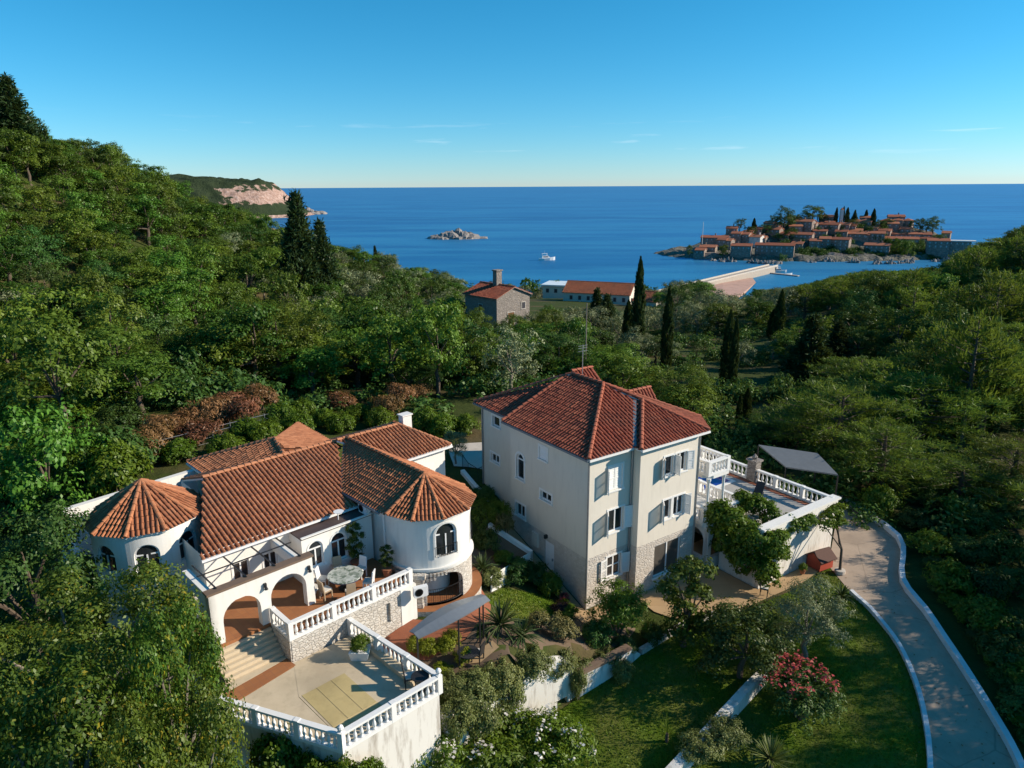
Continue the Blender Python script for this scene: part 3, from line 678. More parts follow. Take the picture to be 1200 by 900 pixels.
# wooded headland with a pink cliff, far off
def head_z(x, y):
    e = 1 - ((x + 880) / 470) ** 2 - ((y - 1620) / 240) ** 2
    if e <= 0: return SEA - 4 + 3 * e
    right = sm(x, -425, -545)
    top = (80 + 12 * fbm(x, y, 0.008, 2)) * right
    k = min(1, e * 2.0) ** 0.6
    return SEA - 4 + k * top + (9 * fbm(x, y, 0.03, 3) + 5 * fbm(x, y, 0.09, 8)) * right * min(1, e * 5)
def head_tone(x, y, z):
    cl = sm(x + 40 * fbm(x, y, 0.02, 5), -640, -570) * sm(z, SEA + 16, SEA + 34) * sm(z + 10 * fbm(x, y, 0.05, 2), SEA + 74, SEA + 58)
    k = max(cl * (0.75 + 0.6 * fbm(x, z * 2, 0.06, 6)), sm(z, SEA + 8, SEA + 3) * 0.8)
    return min(1, max(0, k))
structure(grid_mesh('headland', spaced([(-1360, -700, 12), (-700, -400, 4)]), spaced([(1370, 1640, 5), (1640, 1870, 12)]), head_z, 'headland_cover', head_tone))
def low_z(x, y):
    e = 1 - ((x + 620) / 330) ** 2 - ((y - 980) / 150) ** 2
    if e <= 0: return SEA - 3 + 2 * e
    return SEA - 3 + min(1, e * 1.6) ** 0.6 * (34 * sm(x, -290, -420) + 3) + 3 * fbm(x, y, 0.05, 4)
structure(grid_mesh('wooded_point', spaced([(-960, -285, 7)]), spaced([(820, 1140, 8)]), low_z, 'headland_cover', lambda x, y, z: sm(z, SEA + 5, SEA + 2) * 0.9))
m = MB()
def rock_pile(mb, c, w, d, h, seed, n=26, mi=0):
    rr = random.Random(seed)
    for k in range(n):
        a = rr.uniform(0, 6.28); q = rr.random() ** 0.7; x = c[0] + math.cos(a) * w / 2 * q; y = c[1] + math.sin(a) * d / 2 * q
        s_ = (1.15 - q) * h * rr.uniform(0.6, 1.1) + 0.12 * h; r_ = max(w, d) * rr.uniform(0.07, 0.16)
        pr_ = [(r_ * rr.uniform(0.95, 1.2), -1.5), (r_ * rr.uniform(0.8, 1.0), s_ * 0.35), (r_ * rr.uniform(0.5, 0.75), s_ * 0.75), (r_ * 0.15, s_)]
        b = len(mb.v); mb.lathe((x, y, c[2]), pr_, 7, a, a + 2 * math.pi)
        for i in range(b, len(mb.v)): v = mb.v[i]; mb.v[i] = (v[0] + rr.uniform(-.18, .18) * r_, v[1] + rr.uniform(-.18, .18) * r_, v[2] + rr.uniform(-.08, .08) * s_)
p = at(534, 280, SEA); rock_pile(m, (p.x, p.y + 8, SEA), 64, 26, 9.5, 4, 60)
tag(mk('rock_islet', m, 'rock_pale'), 'bare rocky islet alone in the open sea left of the anchored motor yacht', 'islet')
m = MB(); p = at(361, 251, SEA); rock_pile(m, (p.x, p.y, SEA), 90, 30, 12, 9, 26)
tag(mk('skerry', m, 'rock_pale'), 'low pale reef of rocks off the tip of the wooded headland', 'reef')

# ------------------------------------------------------------------ the fortified island village
IX, IY = 268.0, 645.0
def isle_row(py): return 578 + (314 - py) * 1.55
def isle_ground(Y):
    py = 314 - (Y - 578) / 1.55; return atY(960, max(py, 262), Y).z
def isle_z(x, y):
    e = 1 - ((x - IX) / 142) ** 2 - ((y - IY) / 74) ** 2
    if e <= 0: return SEA - 4 + 4 * e
    g_ = isle_ground(min(y, float(np.interp(x, [130, 165, 200, 245, 290, 350, 385, 415], [590, 612, 634, 655, 668, 660, 640, 605])))) - SEA
    return SEA - 2 + max((g_ + 0.5) * min(1, e * 2.4) ** 0.6, 5.5 * min(1, e * 5) + 1.5 * fbm(x, y, 0.3, 9)) + 2.0 * fbm(x, y, 0.12, 6)
structure(grid_mesh('island_ground', spaced([(120, 420, 4)]), spaced([(565, 745, 4)]), isle_z, 'rock_island', smooth=False))
WINM = None
def far_window():
    global WINM
    if WINM is None:
        a = MB(); a.box((0, 0, 0), (0.95, 0.3, 1.35)); WINM = a.mesh('window', 'shutter_pale')
    return WINM
ISLE = 'old stone houses on the fortified island'
def isle_house(x0, x1, yt, ye, yb, label, th=-24, depth=9.5, rows=None, hip=False, flat=False, name='stone_house', extra=3.0, mat='stone_island'):
    Y = isle_row(yb); A = atY((x0 + x1) / 2, yb, Y); wpx = (x1 - x0) * Y / F / math.cos(math.radians(8))
    zb = A.z; ze = atY((x0 + x1) / 2, ye, Y).z; L = wpx / max(0.8, math.cos(math.radians(th + 23))); rz = math.radians(th); hh = ze - zb
    o = thing(name, label, 'house', (A.x, A.y, zb), rz, ISLE)
    m = MB(); m.prism([(-L / 2, 0), (L / 2, 0), (L / 2, depth), (-L / 2, depth)], -extra - 2, hh)
    zr = (ye - yt) * Y / F * 0.92 + 0.0; zr = max(0.9, min(zr, depth * 0.17))
    if not hip and not flat:
        for s_ in (-1, 1): m.q((s_ * L / 2, 0, hh), (s_ * L / 2, depth, hh), (s_ * L / 2, depth / 2, hh + zr))
    mk('wall', m, mat, o)
    r = MB(); ov = 0.5
    if flat:
        r.prism([(-L / 2 - 1, -1), (L / 2 + 3, -1), (L / 2 + 3, depth), (-L / 2 - 1, depth)], hh, hh + 0.7); mk('roof', r, 'island_white', o)
    else:
        i_ = L / 2 - (depth / 2 if hip else -0.3); i_ = max(i_, 0.3); e0, e1 = -L / 2 - ov, L / 2 + ov; zd = -ov * zr / (depth / 2)
        F_ = [(e0, -ov, hh + zd), (e1, -ov, hh + zd), (i_, depth / 2, hh + zr), (-i_, depth / 2, hh + zr)]; B_ = [(e1, depth + ov, hh + zd), (e0, depth + ov, hh + zd), (-i_, depth / 2, hh + zr), (i_, depth / 2, hh + zr)]
        for P in (F_, B_):
            r.tone = RNG.random(); r.q(*[(p[0], p[1], p[2] + 0.3) for p in P]); r.q(*[p for p in P][::-1])
            for k in range(4): r.q(P[k], P[(k + 1) % 4], (*P[(k + 1) % 4][:2], P[(k + 1) % 4][2] + 0.3), (*P[k][:2], P[k][2] + 0.3))
        if hip:
            for P in ([F_[1], B_[0], F_[2]], [B_[1], F_[0], F_[3]]): r.q(*[(p[0], p[1], p[2] + 0.3) for p in P])
        mk('roof', r, 'tile_far', o)
    if not flat and L > 9:
        c = MB(); cx = RNG.uniform(-.3, .3) * L; c.box((cx, depth * .62, hh + zr + .5), (.9, .9, 2.2)); c.box((cx, depth * .62, hh + zr + 1.7), (1.2, 1.2, .25)); mk('chimney', c, mat, o)
    rows = max(1, int(hh / 3.0)) if rows is None else rows; n = max(1, int(L / 3.4))
    for j in range(rows):
        for k in range(n): link('window', far_window(), o, (-L / 2 + L * (k + 0.5) / n + RNG.uniform(-.3, .3), -0.02, hh - 1.6 - 2.9 * j))
    return o
def A_(x, y): return 780 + x / 6, 240 + y / 6
def B_(x, y): return 960 + x / 6, 230 + y / 6
HS = [  # crop, x0, x1, ridge, eave, bottom, angle, label
 ('A', 425, 498, 145, 166, 205, -24, 'small square stone house standing tall at the upper left of the island village', {}),
 ('A', 250, 430, 203, 232, 262, -24, 'long low red roofed house at the seaward left end of the island', {}),
 ('A', 575, 668, 145, 170, 205, -26, 'red roofed house beside the lone cypress on the left crest of the island', {}),
 ('A', 350, 455, 232, 252, 290, -38, 'small house below the long low left roof on the island', {}),
 ('A', 455, 590, 265, 290, 395, -24, 'house on top of the rampart, left of the long windowed range', {'rows': 1}),
 ('A', 628, 882, 250, 286, 405, -24, 'long windowed range built on the high rampart at the causeway gate', {'rows': 2}),
 ('A', 790, 1014, 183, 208, 252, -34, 'long two storey house with sunlit gable above the rampart range', {}),
 ('A', 500, 580, 185, 208, 250, -38, 'house with sunlit gable in the middle of the left village lanes', {}),
 ('A', 880, 955, 252, 275, 312, -38, 'little gabled house at the right end of the rampart range', {}),
 ('A', 905, 1018, 100, 118, 178, -44, 'tall house with broad sunlit gable beneath the crest pines', {}),
 ('A', 715, 795, 135, 158, 195, -30, 'red roofed house left of the big crest pine on the island', {}),
 ('A', 565, 660, 202, 226, 270, -44, 'white gabled house between the rampart and the lone cypress', {'mat': 'island_white'}),
 ('A', 238, 345, 270, 298, 325, -28, 'low house on the left shoulder of the island near the flagpole', {}),
 ('A', 205, 268, 303, 320, 362, -28, 'lowest small house at the left shore of the island', {}),
 ('A', 1010, 1085, 232, 255, 322, -24, 'first house right of the rock wall gap on the island front', {}),
 ('A', 1078, 1150, 216, 240, 322, -24, 'second house right of the rock wall gap on the island front', {}),
 ('B', 62, 192, 275, 305, 392, -36, 'third and widest house of the row above the island boulder shore', {}),
 ('B', 0, 122, 182, 200, 245, -40, 'gabled house in the upper middle of the island below the church roof', {}),
 ('B', 120, 202, 180, 200, 242, -40, 'small gabled house beside the cypresses in the upper island', {}),
 ('B', 150, 322, 243, 264, 295, -28, 'broad low house in the centre of the island village', {}),
 ('B', 190, 296, 222, 243, 264, -26, 'narrow upper storey house behind the broad central island house', {}),
 ('B', 325, 447, 235, 262, 320, -28, 'two storey house right of the broad central island house', {}),
 ('B', 430, 677, 272, 300, 335, -24, 'long low range with pale tiles behind the island garden trees', {'rows': 1}),
 ('B', 515, 767, 238, 268, 290, -24, 'long upper range behind the island garden trees', {'rows': 1}),
 ('B', 318, 472, 322, 346, 425, -32, 'front house at the island garden edge with white windows', {}),
 ('B', 203, 352, 155, 178, 208, -34, 'long house on the crest between the two groups of cypresses', {}),
 ('B', 430, 505, 150, 172, 216, -30, 'leftmost of the three hip roofed houses on the island crest', {'hip': True}),
 ('B', 506, 578, 148, 170, 214, -30, 'middle of the three hip roofed houses on the island crest', {'hip': True}),
 ('B', 580, 642, 150, 172, 212, -38, 'rightmost of the three hip roofed houses on the island crest', {'hip': True}),
 ('B', 752, 886, 270, 314, 462, -24, 'tall bastion house with red roof at the right end of the island', {'rows': 2}),
 ('B', 866, 1030, 308, 318, 478, -30, 'flat roofed terrace building at the far right tip of the island', {'flat': True, 'rows': 1}),
 ('B', 862, 912, 237, 260, 295, -36, 'small house peeping over the bastion roof', {}),
 ('B', 440, 492, 220, 245, 275, -36, 'tiny gabled house left of the long upper island range', {}),
 ('B', 0, 112, 112, 146, 185, -28, 'church with broad red roof on the summit of the island', {'rows': 1}),
]
for c, x0, x1, yt, ye, yb, th, lb, kw in HS:
    f = A_ if c == 'A' else B_; p0 = f(x0, yt); p1 = f(x1, yb); pe = f(0, ye)
    isle_house(p0[0], p1[0], p0[1], pe[1], p1[1], lb, th, **kw)
# more village houses packed into the lanes
rr = random.Random(21); spots = [(845, 288), (862, 281), (875, 277), (890, 284), (905, 275), (918, 281), (932, 273), (938, 286), (948, 268), (960, 277), (972, 268), (985, 279), (996, 271), (1010, 281), (1022, 272), (1034, 277), (1046, 270), (1060, 274), (1072, 280), (1084, 285), (1015, 262), (1050, 262), (930, 262), (900, 268), (1095, 292), (1105, 300)]
for k, (px, yb) in enumerate(spots):
    w = rr.uniform(9, 17); hw = rr.uniform(4.5, 8); isle_house(px - w / 2, px + w / 2, yb - hw - 3.5, yb - hw, yb, 'small red roofed house packed into the lanes of the island village', rr.choice((-20, -30, -38, -44)), depth=rr.uniform(7, 10))
# bell tower and flagpole
t = at(986, 262, -8); t = atY(985.5, 258, isle_row(264)); o = thing('bell_tower', 'slim pale bell tower between the crest cypresses on the island', 'tower', t)
m = MB(); m.prism([(-1.2, -1.2), (1.2, -1.2), (1.2, 1.2), (-1.2, 1.2)], -8, 9); mk('wall', m, 'island_white', o)
m = MB(); m.lathe((0, 0, 9), [(1.9, 0), (0.05, 2.2)], 4, math.pi / 4, math.pi / 4 + 2 * math.pi); mk('roof', m, 'tile_far', o)
t = atY(823, 281, 620); m = MB(); m.tube([(0, 0, -4), (0, 0, 15)], [0.28, 0.2], 6); tag(mk('flagpole', m, 'island_white', None, t), 'thin pale flagpole at the left end of the island', 'flagpole')
# ramparts and shore rocks
def rampart(pxs, ytop, ybot, Y, label):
    m = MB(); pts = [atY(px, (ytop if not isinstance(ytop, list) else ytop[i]), Y + (px - pxs[0]) * 0.0) for i, px in enumerate(pxs)]
    for a, b in zip(pts[:-1], pts[1:]): m.hexa([(a.x, a.y - 2.5, SEA - 2), (b.x, b.y - 2.5, SEA - 2), (b.x, b.y + 6, SEA - 2), (a.x, a.y + 6, SEA - 2), (a.x, a.y, a.z), (b.x, b.y, b.z), (b.x, b.y + 6, b.z), (a.x, a.y + 6, a.z)])
    tag(mk('rampart', m, 'stone_island'), label, 'wall', 'ramparts of the fortified island')
rampart([855, 880, 905, 928], [300, 299, 300, 303], 310, 596, 'high stone rampart above the causeway landing on the island')
rampart([815, 835, 856], [297, 296, 299], 310, 600, 'low rampart stepping down to the left shore of the island')
rampart([972, 978, 990], [298, 296, 298], 315, 588, 'stone buttress dropping to the boulders below the widest front house')
rampart([1082, 1100, 1120], [300, 302, 304], 315, 590, 'stone footing wall beneath the right hand bastion')
m = MB(); rr = random.Random(5)
for k in range(46):
    px = rr.uniform(786, 1135); py = 308.5 + 1.5 * math.sin(px * 0.05) - 11 * sm(px, 850, 786); q = at(px, py, SEA); rock_pile(m, (q.x, q.y + 3, SEA), 10, 7, rr.uniform(2, 4.5), k, 5)
stuff(mk('shore_boulders', m, 'rock_pale')); tag(bpy.data.objects['shore_boulders'], 'grey boulders along the foot of the island', 'boulders')
# causeway, beach, boats
a = at(822, 333, SEA + 2.5); b = at(906, 312, SEA + 3.5); d = Vector((b.x - a.x, b.y - a.y)).normalized(); n = Vector((-d.y, d.x))
o = thing('causeway', 'pale stone causeway leading from the beach to the island', 'causeway', (a.x, a.y, SEA), math.atan2(d.y, d.x)); L = math.hypot(b.x - a.x, b.y - a.y)
m = MB(); m.hexa([(-60, -5, -3), (L, -5, -3), (L, 5, -3), (-60, 5, -3), (-60, -3.4, 3), (L, -3.4, 4), (L, 3.4, 4), (-60, 3.4, 3)]); mk('roadway', m, 'causeway_stone', o)
m = MB(); m.beam((-60, -3.2, 3.9), (L, -3.2, 4.9), 0.5, 0.9); mk('parapet', m, 'stone_white', o); m = MB(); m.beam((-60, 3.2, 3.9), (L, 3.2, 4.9), 0.5, 0.9); mk('parapet', m, 'stone_white', o)
pts = [at(*p, SEA + 0.3) for p in ((846, 330), (880, 323), (886, 331), (872, 345), (850, 362), (820, 350))]
m = MB(); m.q(*[(p.x, p.y, SEA + 0.3 + (1.2 if i in (0, 4, 5) else 0)) for i, p in enumerate(pts)][::-1]); structure(mk('beach', m, 'beach_sand'))
def boat(px, py, L, label, rz, cabin=True):
    p = at(px, py, SEA); o = thing('motor_yacht' if cabin else 'small_boat', label, 'boat', (p.x, p.y, SEA), rz); w = L * 0.3
    st = [(-0.5, 0.42, 0.0), (-0.2, 0.5, 0.0), (0.15, 0.46, 0.04), (0.38, 0.26, 0.1), (0.5, 0.02, 0.16)]; m = MB()
    for i in range(len(st) - 1):
        (xa, wa, ea), (xb, wb, eb) = st[i], st[i + 1]; za, zb = L * (0.13 + ea * 0.5), L * (0.13 + eb * 0.5)
        for s_ in (1, -1): m.q((xa * L, s_ * wa * w * 0.7, -0.3), (xb * L, s_ * wb * w * 0.7, -0.3), (xb * L, s_ * wb * w, zb), (xa * L, s_ * wa * w, za))
        m.q((xa * L, -wa * w, za), (xb * L, -wb * w, zb), (xb * L, wb * w, zb), (xa * L, wa * w, za))
    m.q((-0.5 * L, -0.3 * w, -0.3), (-0.5 * L, 0.3 * w, -0.3), (-0.5 * L, 0.42 * w, 0.13 * L), (-0.5 * L, -0.42 * w, 0.13 * L)); mk('hull', m, 'hull_white', o)
    if cabin:
        m = MB(); m.hexa([(-0.32 * L, -0.3 * w, 0.13 * L), (0.22 * L, -0.26 * w, 0.14 * L), (0.22 * L, 0.26 * w, 0.14 * L), (-0.32 * L, 0.3 * w, 0.13 * L), (-0.3 * L, -0.28 * w, 0.27 * L), (0.06 * L, -0.24 * w, 0.27 * L), (0.06 * L, 0.24 * w, 0.27 * L), (-0.3 * L, 0.28 * w, 0.27 * L)]); c = mk('cabin', m, 'hull_white', o)
        m = MB(); [m.box((-0.1 * L, s_ * 0.285 * w, 0.21 * L), (0.3 * L, 0.06, 0.05 * L)) for s_ in (1, -1)]; mk('cabin_window', m, 'far_dark', c)
        m = MB(); m.box((-0.15 * L, 0, 0.40 * L), (0.34 * L, 0.55 * w, 0.02 * L)); [m.box((x * L, y * w, 0.335 * L), (0.02 * L, 0.02 * L, 0.12 * L)) for x in (-.3, 0) for y in (-.22, .22)]; mk('flybridge', m, 'hull_white', o)
        m = MB(); m.tube([(-0.15 * L, 0, 0.41 * L), (-0.15 * L, 0, 0.6 * L)], 0.06, 5); mk('mast', m, 'hull_white', o)
    return o
boat(641, 305, 14, 'white motor yacht with cabin anchored alone on the blue water', math.radians(12))
boat(914, 319, 9, 'white boat moored nearest the island end of the causeway', math.radians(-10))
boat(924, 322, 6, 'small open boat moored at the jetty right of the causeway', math.radians(20), False)
a = at(898, 319, SEA + 0.6); b = at(936, 323, SEA + 0.6); m = MB(); m.beam((a.x, a.y, SEA + 0.7), (b.x, b.y, SEA + 0.7), 2.2, 0.5); tag(mk('jetty', m, 'concrete_pale'), 'thin floating jetty beside the causeway with boats', 'jetty')
# ------------------------------------------------------------------ houses half hidden in the middle distance
def base_house(name, label, loc, rz, L, D, h, rise, wallm, roofm, zlow=-4):
    o = thing(name, label, 'house', loc, rz); m = MB(); m.prism([(0, 0), (L, 0), (L, D), (0, D)], zlow, h)
    for x in (0, L): m.q((x, 0, h), (x, D, h), (x, D / 2, h + rise))
    mk('wall', m, wallm, o); ov = 0.35; k = rise / (D / 2)
    F1 = [(-ov, -ov, h - ov * k + 0.12), (L + ov, -ov, h - ov * k + 0.12), (L + ov, D / 2, h + rise + 0.12), (-ov, D / 2, h + rise + 0.12)]; F2 = [(L + ov, D + ov, h - ov * k + 0.12), (-ov, D + ov, h - ov * k + 0.12), (-ov, D / 2, h + rise + 0.12), (L + ov, D / 2, h + rise + 0.12)]
    roof(o, [F1, F2], roofm, [((-ov, D / 2, h + rise + .12), (L + ov, D / 2, h + rise + .12))], pitch=0.34, r=0.11, under='stone_old'); return o
def box_window(o, c, w, h, n, mat='far_dark'):
    m = MB(); d = (0.06, w, h) if n == 'x' else (w, 0.06, h); m.box(c, d); q = mk('window', m, mat, o)
    f = MB(); e = 0.12
    for s_ in (-1, 1):
        if n == 'x': f.box((c[0], c[1] + s_ * (w + e) / 2, c[2]), (0.12, e, h + 2 * e)); f.box((c[0], c[1], c[2] + s_ * (h + e) / 2), (0.118, w, e))
        else: f.box((c[0] + s_ * (w + e) / 2, c[1], c[2]), (e, 0.12, h + 2 * e)); f.box((c[0], c[1], c[2] + s_ * (h + e) / 2), (w, 0.118, e))
    mk('frame', f, 'stone_white', q)
P0 = atY(582, 350, 118); ze = P0.z; P1 = at(635, 347, ze); P2 = at(545, 344, ze)
al = math.atan2(P0.y - P2.y, P0.x - P2.x) + math.pi / 2; W_ = (P1 - P0).length * 0.95; L_ = min(13.0, (P2 - P0).length); xa = Vector((math.cos(al - math.pi / 2), math.sin(al - math.pi / 2), 0))
g0 = P0 - xa * L_; o = base_house('stone_house', 'old grey stone farmhouse with red tiled roof and chimney half hidden by trees', (g0.x, g0.y, ze - 6), al - math.pi / 2, L_, W_, 6, 1.5, 'stone_old', 'tile_red', -7)
box_window(o, (L_ + 0.02, W_ * 0.42, 2.2), 1.5, 2.2, 'x', 'brown_door'); box_window(o, (L_ + 0.02, W_ * 0.8, 4.2), 0.8, 1.1, 'x'); box_window(o, (L_ * 0.5, -0.02, 4.0), 0.9, 1.2, 'y')
m = MB(); m.prism([(L_ * .45, W_ / 2 - .6), (L_ * .45 + 1.0, W_ / 2 - .6), (L_ * .45 + 1.0, W_ / 2 + .6), (L_ * .45, W_ / 2 + .6)], 7.0, 10.0); m.box((L_ * .45 + .5, W_ / 2, 10.1), (1.3, 1.5, 0.18)); mk('chimney', m, 'stone_old', o)
# long low buildings by the shore
P0 = atY(660, 342, 255); ze = P0.z; P1 = at(738, 346, ze); al = math.atan2(P1.y - P0.y, P1.x - P0.x)
o = base_house('long_building', 'long low building with faded orange tiled roof near the shore', (P0.x, P0.y, ze - 5), al, (P1 - P0).length, 12, 5, 3.2, 'stucco_cream', 'tile_far', -8)
for k in range(8): box_window(o, (3 + k * 3.2, -0.02, 3.2), 1.0, 1.4, 'y')
P0 = atY(742, 352, 235); ze = P0.z
o = base_house('shore_house', 'cream gabled house at the right end of the long tiled building', (P0.x, P0.y, ze - 5), math.radians(-30), 8, 9, 5, 2.6, 'stucco_cream', 'tile_far', -8); box_window(o, (4, -0.02, 3.2), 1.0, 1.4, 'y'); box_window(o, (8.02, 4.5, 3.2), 1.0, 1.4, 'x')
P0 = atY(636, 335, 285); ze = P0.z; P1 = at(690, 337, ze); al = math.atan2(P1.y - P0.y, P1.x - P0.x); L_ = (P1 - P0).length
o = thing('white_building', 'flat white roofed building left of the long tiled building by the shore', 'building', (P0.x, P0.y, ze), al)
m = MB(); m.prism([(0, 0), (L_, 0), (L_, 12), (0, 12)], -9, 0); mk('wall', m, 'stucco_cream', o); m = MB(); m.prism([(-.6, -.6), (L_ + .6, -.6), (L_ + .6, 12.6), (-.6, 12.6)], 0, 0.6); mk('roof', m, 'hull_white', o)
for k in range(5): box_window(o, (2 + k * 3.4, -0.02, -1.8), 1.2, 1.5, 'y')
p = atY(686, 432, 75); m = MB(); m.tube([(0, 0, -6), (0, 0, 7.2)], [0.10, 0.06], 6)
tag(mk('utility_pole', m, 'bark_pale', None, (p.x, p.y, p.z)), 'thin pale utility pole rising from the trees behind the tall house', 'pole')
# ------------------------------------------------------------------ low villa with two round towers (frame: s along the terrace front, t uphill)
villa = thing('villa', 'white low villa with orange tiled roofs, round tower and curved bay beside terraces', 'house', (V_O[0], V_O[1], VZ), V_A)
BC = (0.45, 0.9); BR = 2.55; EZ = 5.8          # curved bay: centre, wall radius, eave height
UT = 2.2                                         # upper terrace floor
# curved bay wall (runs right side -> front -> left side), windows on the sunny side
fm = round_map(BC, BR, math.radians(20), -1); Lb = BR * math.radians(220)
hb = [dict(s0=BR * math.radians(108), s1=BR * math.radians(108) + 1.35, z0=3.35, z1=5.35, arch=True, curved=True), dict(s0=BR * math.radians(48), s1=BR * math.radians(48) + 1.2, z0=3.35, z1=5.35, arch=True, curved=True)]
m = MB(); wall(m, fm, Lb, 2.72, EZ, hb, 0.18, 0.25)
b_ang0, b_ang1 = math.radians(20), math.radians(-200)
e0 = fm(0, 0, 0); e1 = fm(Lb, 0, 0)
wall(m, flat_map((e1[0], e1[1]), (0, 1), (-1, 0)), 3.6, 0.0, lambda s: EZ, (), s_start=0)
wall(m, flat_map((e0[0], e0[1]), (0, 1), (1, 0)), 6.5, 0.0, lambda s: EZ, ())
bw = mk('bay_wall', m, 'stucco_white', villa)
for h in hb:
    w = window(villa, fm, h, 'glass', 1, 0.10, False, 0.14, trim_mat='stucco_white')
    r = railing(w, [fm(h['s0'] + (h['s1'] - h['s0']) * k / 4, h['z0'] + 0.05, -0.06) for k in range(5)], 0.6, 0.1, 'window_railing', 0.018)
# cornice ring and arcade below the bay
m = MB()
for r_, z_, hh_ in ((BR + 0.14, 2.62, 0.10), (BR + 0.06, 2.50, 0.12)):
    m.lathe((BC[0], BC[1], z_), [(r_ - 0.35, 0), (r_, 0), (r_, hh_), (r_ - 0.35, hh_)], 36, math.radians(-205), math.radians(25))
mk('cornice', m, 'stucco_white', bw)
arch_map = round_map(BC, BR, math.radians(10), -1); La = BR * math.radians(215)
ah = [dict(s0=BR * math.radians(88), s1=BR * math.radians(142), z0=0.32, z1=2.25, arch=True, rise=0.9), dict(s0=BR * math.radians(156), s1=BR * math.radians(206), z0=0.32, z1=2.25, arch=True, rise=0.9)]
m = MB(); wall(m, arch_map, La, 0.0, 2.5, ah, 0.3, 0.22, back=0.32)
mk('arcade', m, 'stone_white', villa)
m = MB(); wall(m, round_map(BC, 1.2, math.radians(0), -1), 1.2 * math.radians(180), 0.3, 2.6, (), 0.1, 0.2); mk('arcade_core', m, 'stucco_white', villa)
m = MB(); m.lathe((BC[0], BC[1], -0.6), [(BR + 0.55, 0), (BR + 0.55, 0.92)], 40, math.radians(-200), math.radians(20)); m.mi = 1
m.lathe((BC[0], BC[1], 0.32), [(0.05, 0), (BR + 0.6, 0)], 40, math.radians(-200), math.radians(20)); mk('arcade_floor', m, ['stone_white', 'paver_terracotta'], villa)
m = MB()
for (r_, z_, w_) in ((0, 0.32, 0.34), (0, 0.6, 0.26), (0, 0.9, 0.30), (0, 1.2, 0.24), (0, 1.5, 0.32), (0, 1.78, 0.42), (0, 2.02, 0.56), (0, 2.25, 0.74)):
    a = math.radians(-139); m.box((BC[0] + (BR + 0.1) * math.cos(a), BC[1] + (BR + 0.1) * math.sin(a), z_ + 0.14), (w_, w_, 0.26), a)
for k in range(-7, 8):
    a = math.radians(-139 + k * 4.6)
    for j in range(2 if abs(k) < 5 else 1): m.box((BC[0] + (BR + 0.12) * math.cos(a), BC[1] + (BR + 0.12) * math.sin(a), 2.34 - 0.24 * j), (0.13, 0.13, 0.17), a)
mk('corbel_column', m, 'stone_white', villa)
railing(villa, [arch_map(BR * math.radians(156 + 50 * k / 6), 0.33, 0.1) for k in range(7)], 0.95, 0.12, 'arcade_railing')
railing(villa, [arch_map(BR * math.radians(88 + 54 * k / 6), 0.33, 0.1) for k in range(7)], 0.95, 0.12, 'arcade_railing')
# bay roof: ridge back to the main roof, five facets round the front
AP = Vector((BC[0] + .1, BC[1] + .25, 7.3)); RR = BR + 0.28; ez = EZ - 0.02
rim = [Vector((BC[0] + RR * math.cos(math.radians(a)), BC[1] + RR * math.sin(math.radians(a)), ez)) for a in (180, 216, 252, 288, 324, 360)]
slp = [[rim[i], rim[i + 1], AP] for i in range(5)]
bk = 9.6
slp += [[Vector((BC[0] - RR, 5.6, ez)), rim[0], AP, Vector((BC[0], bk, 7.45)), Vector((BC[0] - 1.0, 8.4, 6.85))], [rim[5], Vector((BC[0] + RR, 6.3, ez)), Vector((BC[0] + 0.6, bk, 7.1)), Vector((BC[0], bk, 7.45)), AP]]
R_ = roof(villa, slp, 'tile_orange', [(p, AP) for p in rim] + [(AP, (BC[0], bk, 7.45))], 0.1, 0.23, 0.073, 'stucco_white', 5, capw=0.11)
m = MB(); m.beam((BC[0] - RR - .03, 5.6, ez + .02), (BC[0] - 0.35, 9.2, 7.2), 0.22, 0.05); mk('valley_flashing', m, 'rust_flashing', R_)
m = MB(); m.beam((BC[0] - RR - .1, 5.6, ez - 0.02), (BC[0] - RR - .1, 1.5, ez - 0.02), 0.14, 0.12); mk('gutter', m, 'rust_flashing', R_)
m = MB(); m.tube([(e1[0] - .05, e1[1] + .05, ez - .1), (e1[0] - .05, e1[1] + .05, 1.2)], 0.07, 8); mk('downpipe', m, 'white_plastic', villa)
# main block
ML, MR, ET, EM = -11.5, BC[0] - BR, 4.1, 5.3; RT, RZ = 9.9, 7.25
fw = flat_map((-11.3, 4.35), (1, 0), (0, -1)); hm = [dict(s0=1.4, s1=2.3, z0=UT + .02, z1=UT + 2.1), dict(s0=3.1, s1=3.9, z0=UT + 1.0, z1=UT + 2.0)]
m = MB(); wall(m, fw, 5.0, 1.0, EM + 0.12, hm, 0.15)
fw2 = flat_map((-6.6, 2.95), (1, 0), (0, -1)); hm2 = [dict(s0=0.35, s1=1.25, z0=UT + 0.9, z1=UT + 2.45, arch=True), dict(s0=1.75, s1=2.75, z0=UT + 0.75, z1=UT + 2.45, arch=True)]
wall(m, fw2, 6.6 + MR - 0.0, 1.0, 4.98, hm2, 0.15)
wall(m, flat_map((-6.6, 4.35), (0, -1), (-1, 0)), 1.4, 1.0, 4.98)
wall(m, flat_map((-11.3, 9.6), (0, -1), (-1, 0)), 5.25, -3.0, EM)
wall(m, flat_map((-9.0, 13.5), (0, -1), (-1, 0)), 5.5, -3.0, 6.0)
mk('wall', m, 'stucco_white', villa)
for h in hm: window(villa, fw, h, 'glass', 1, 0.08, False, 0.1)
for h in hm2: window(villa, fw2, h, 'glass', 1, 0.07, True, 0.1)
m = MB(); m.prism([(-6.62, 2.9), (MR, 2.9), (MR, 4.5), (-6.62, 4.5)], 4.98, 5.06); fr_ = mk('flat_roof', m, 'membrane', villa)
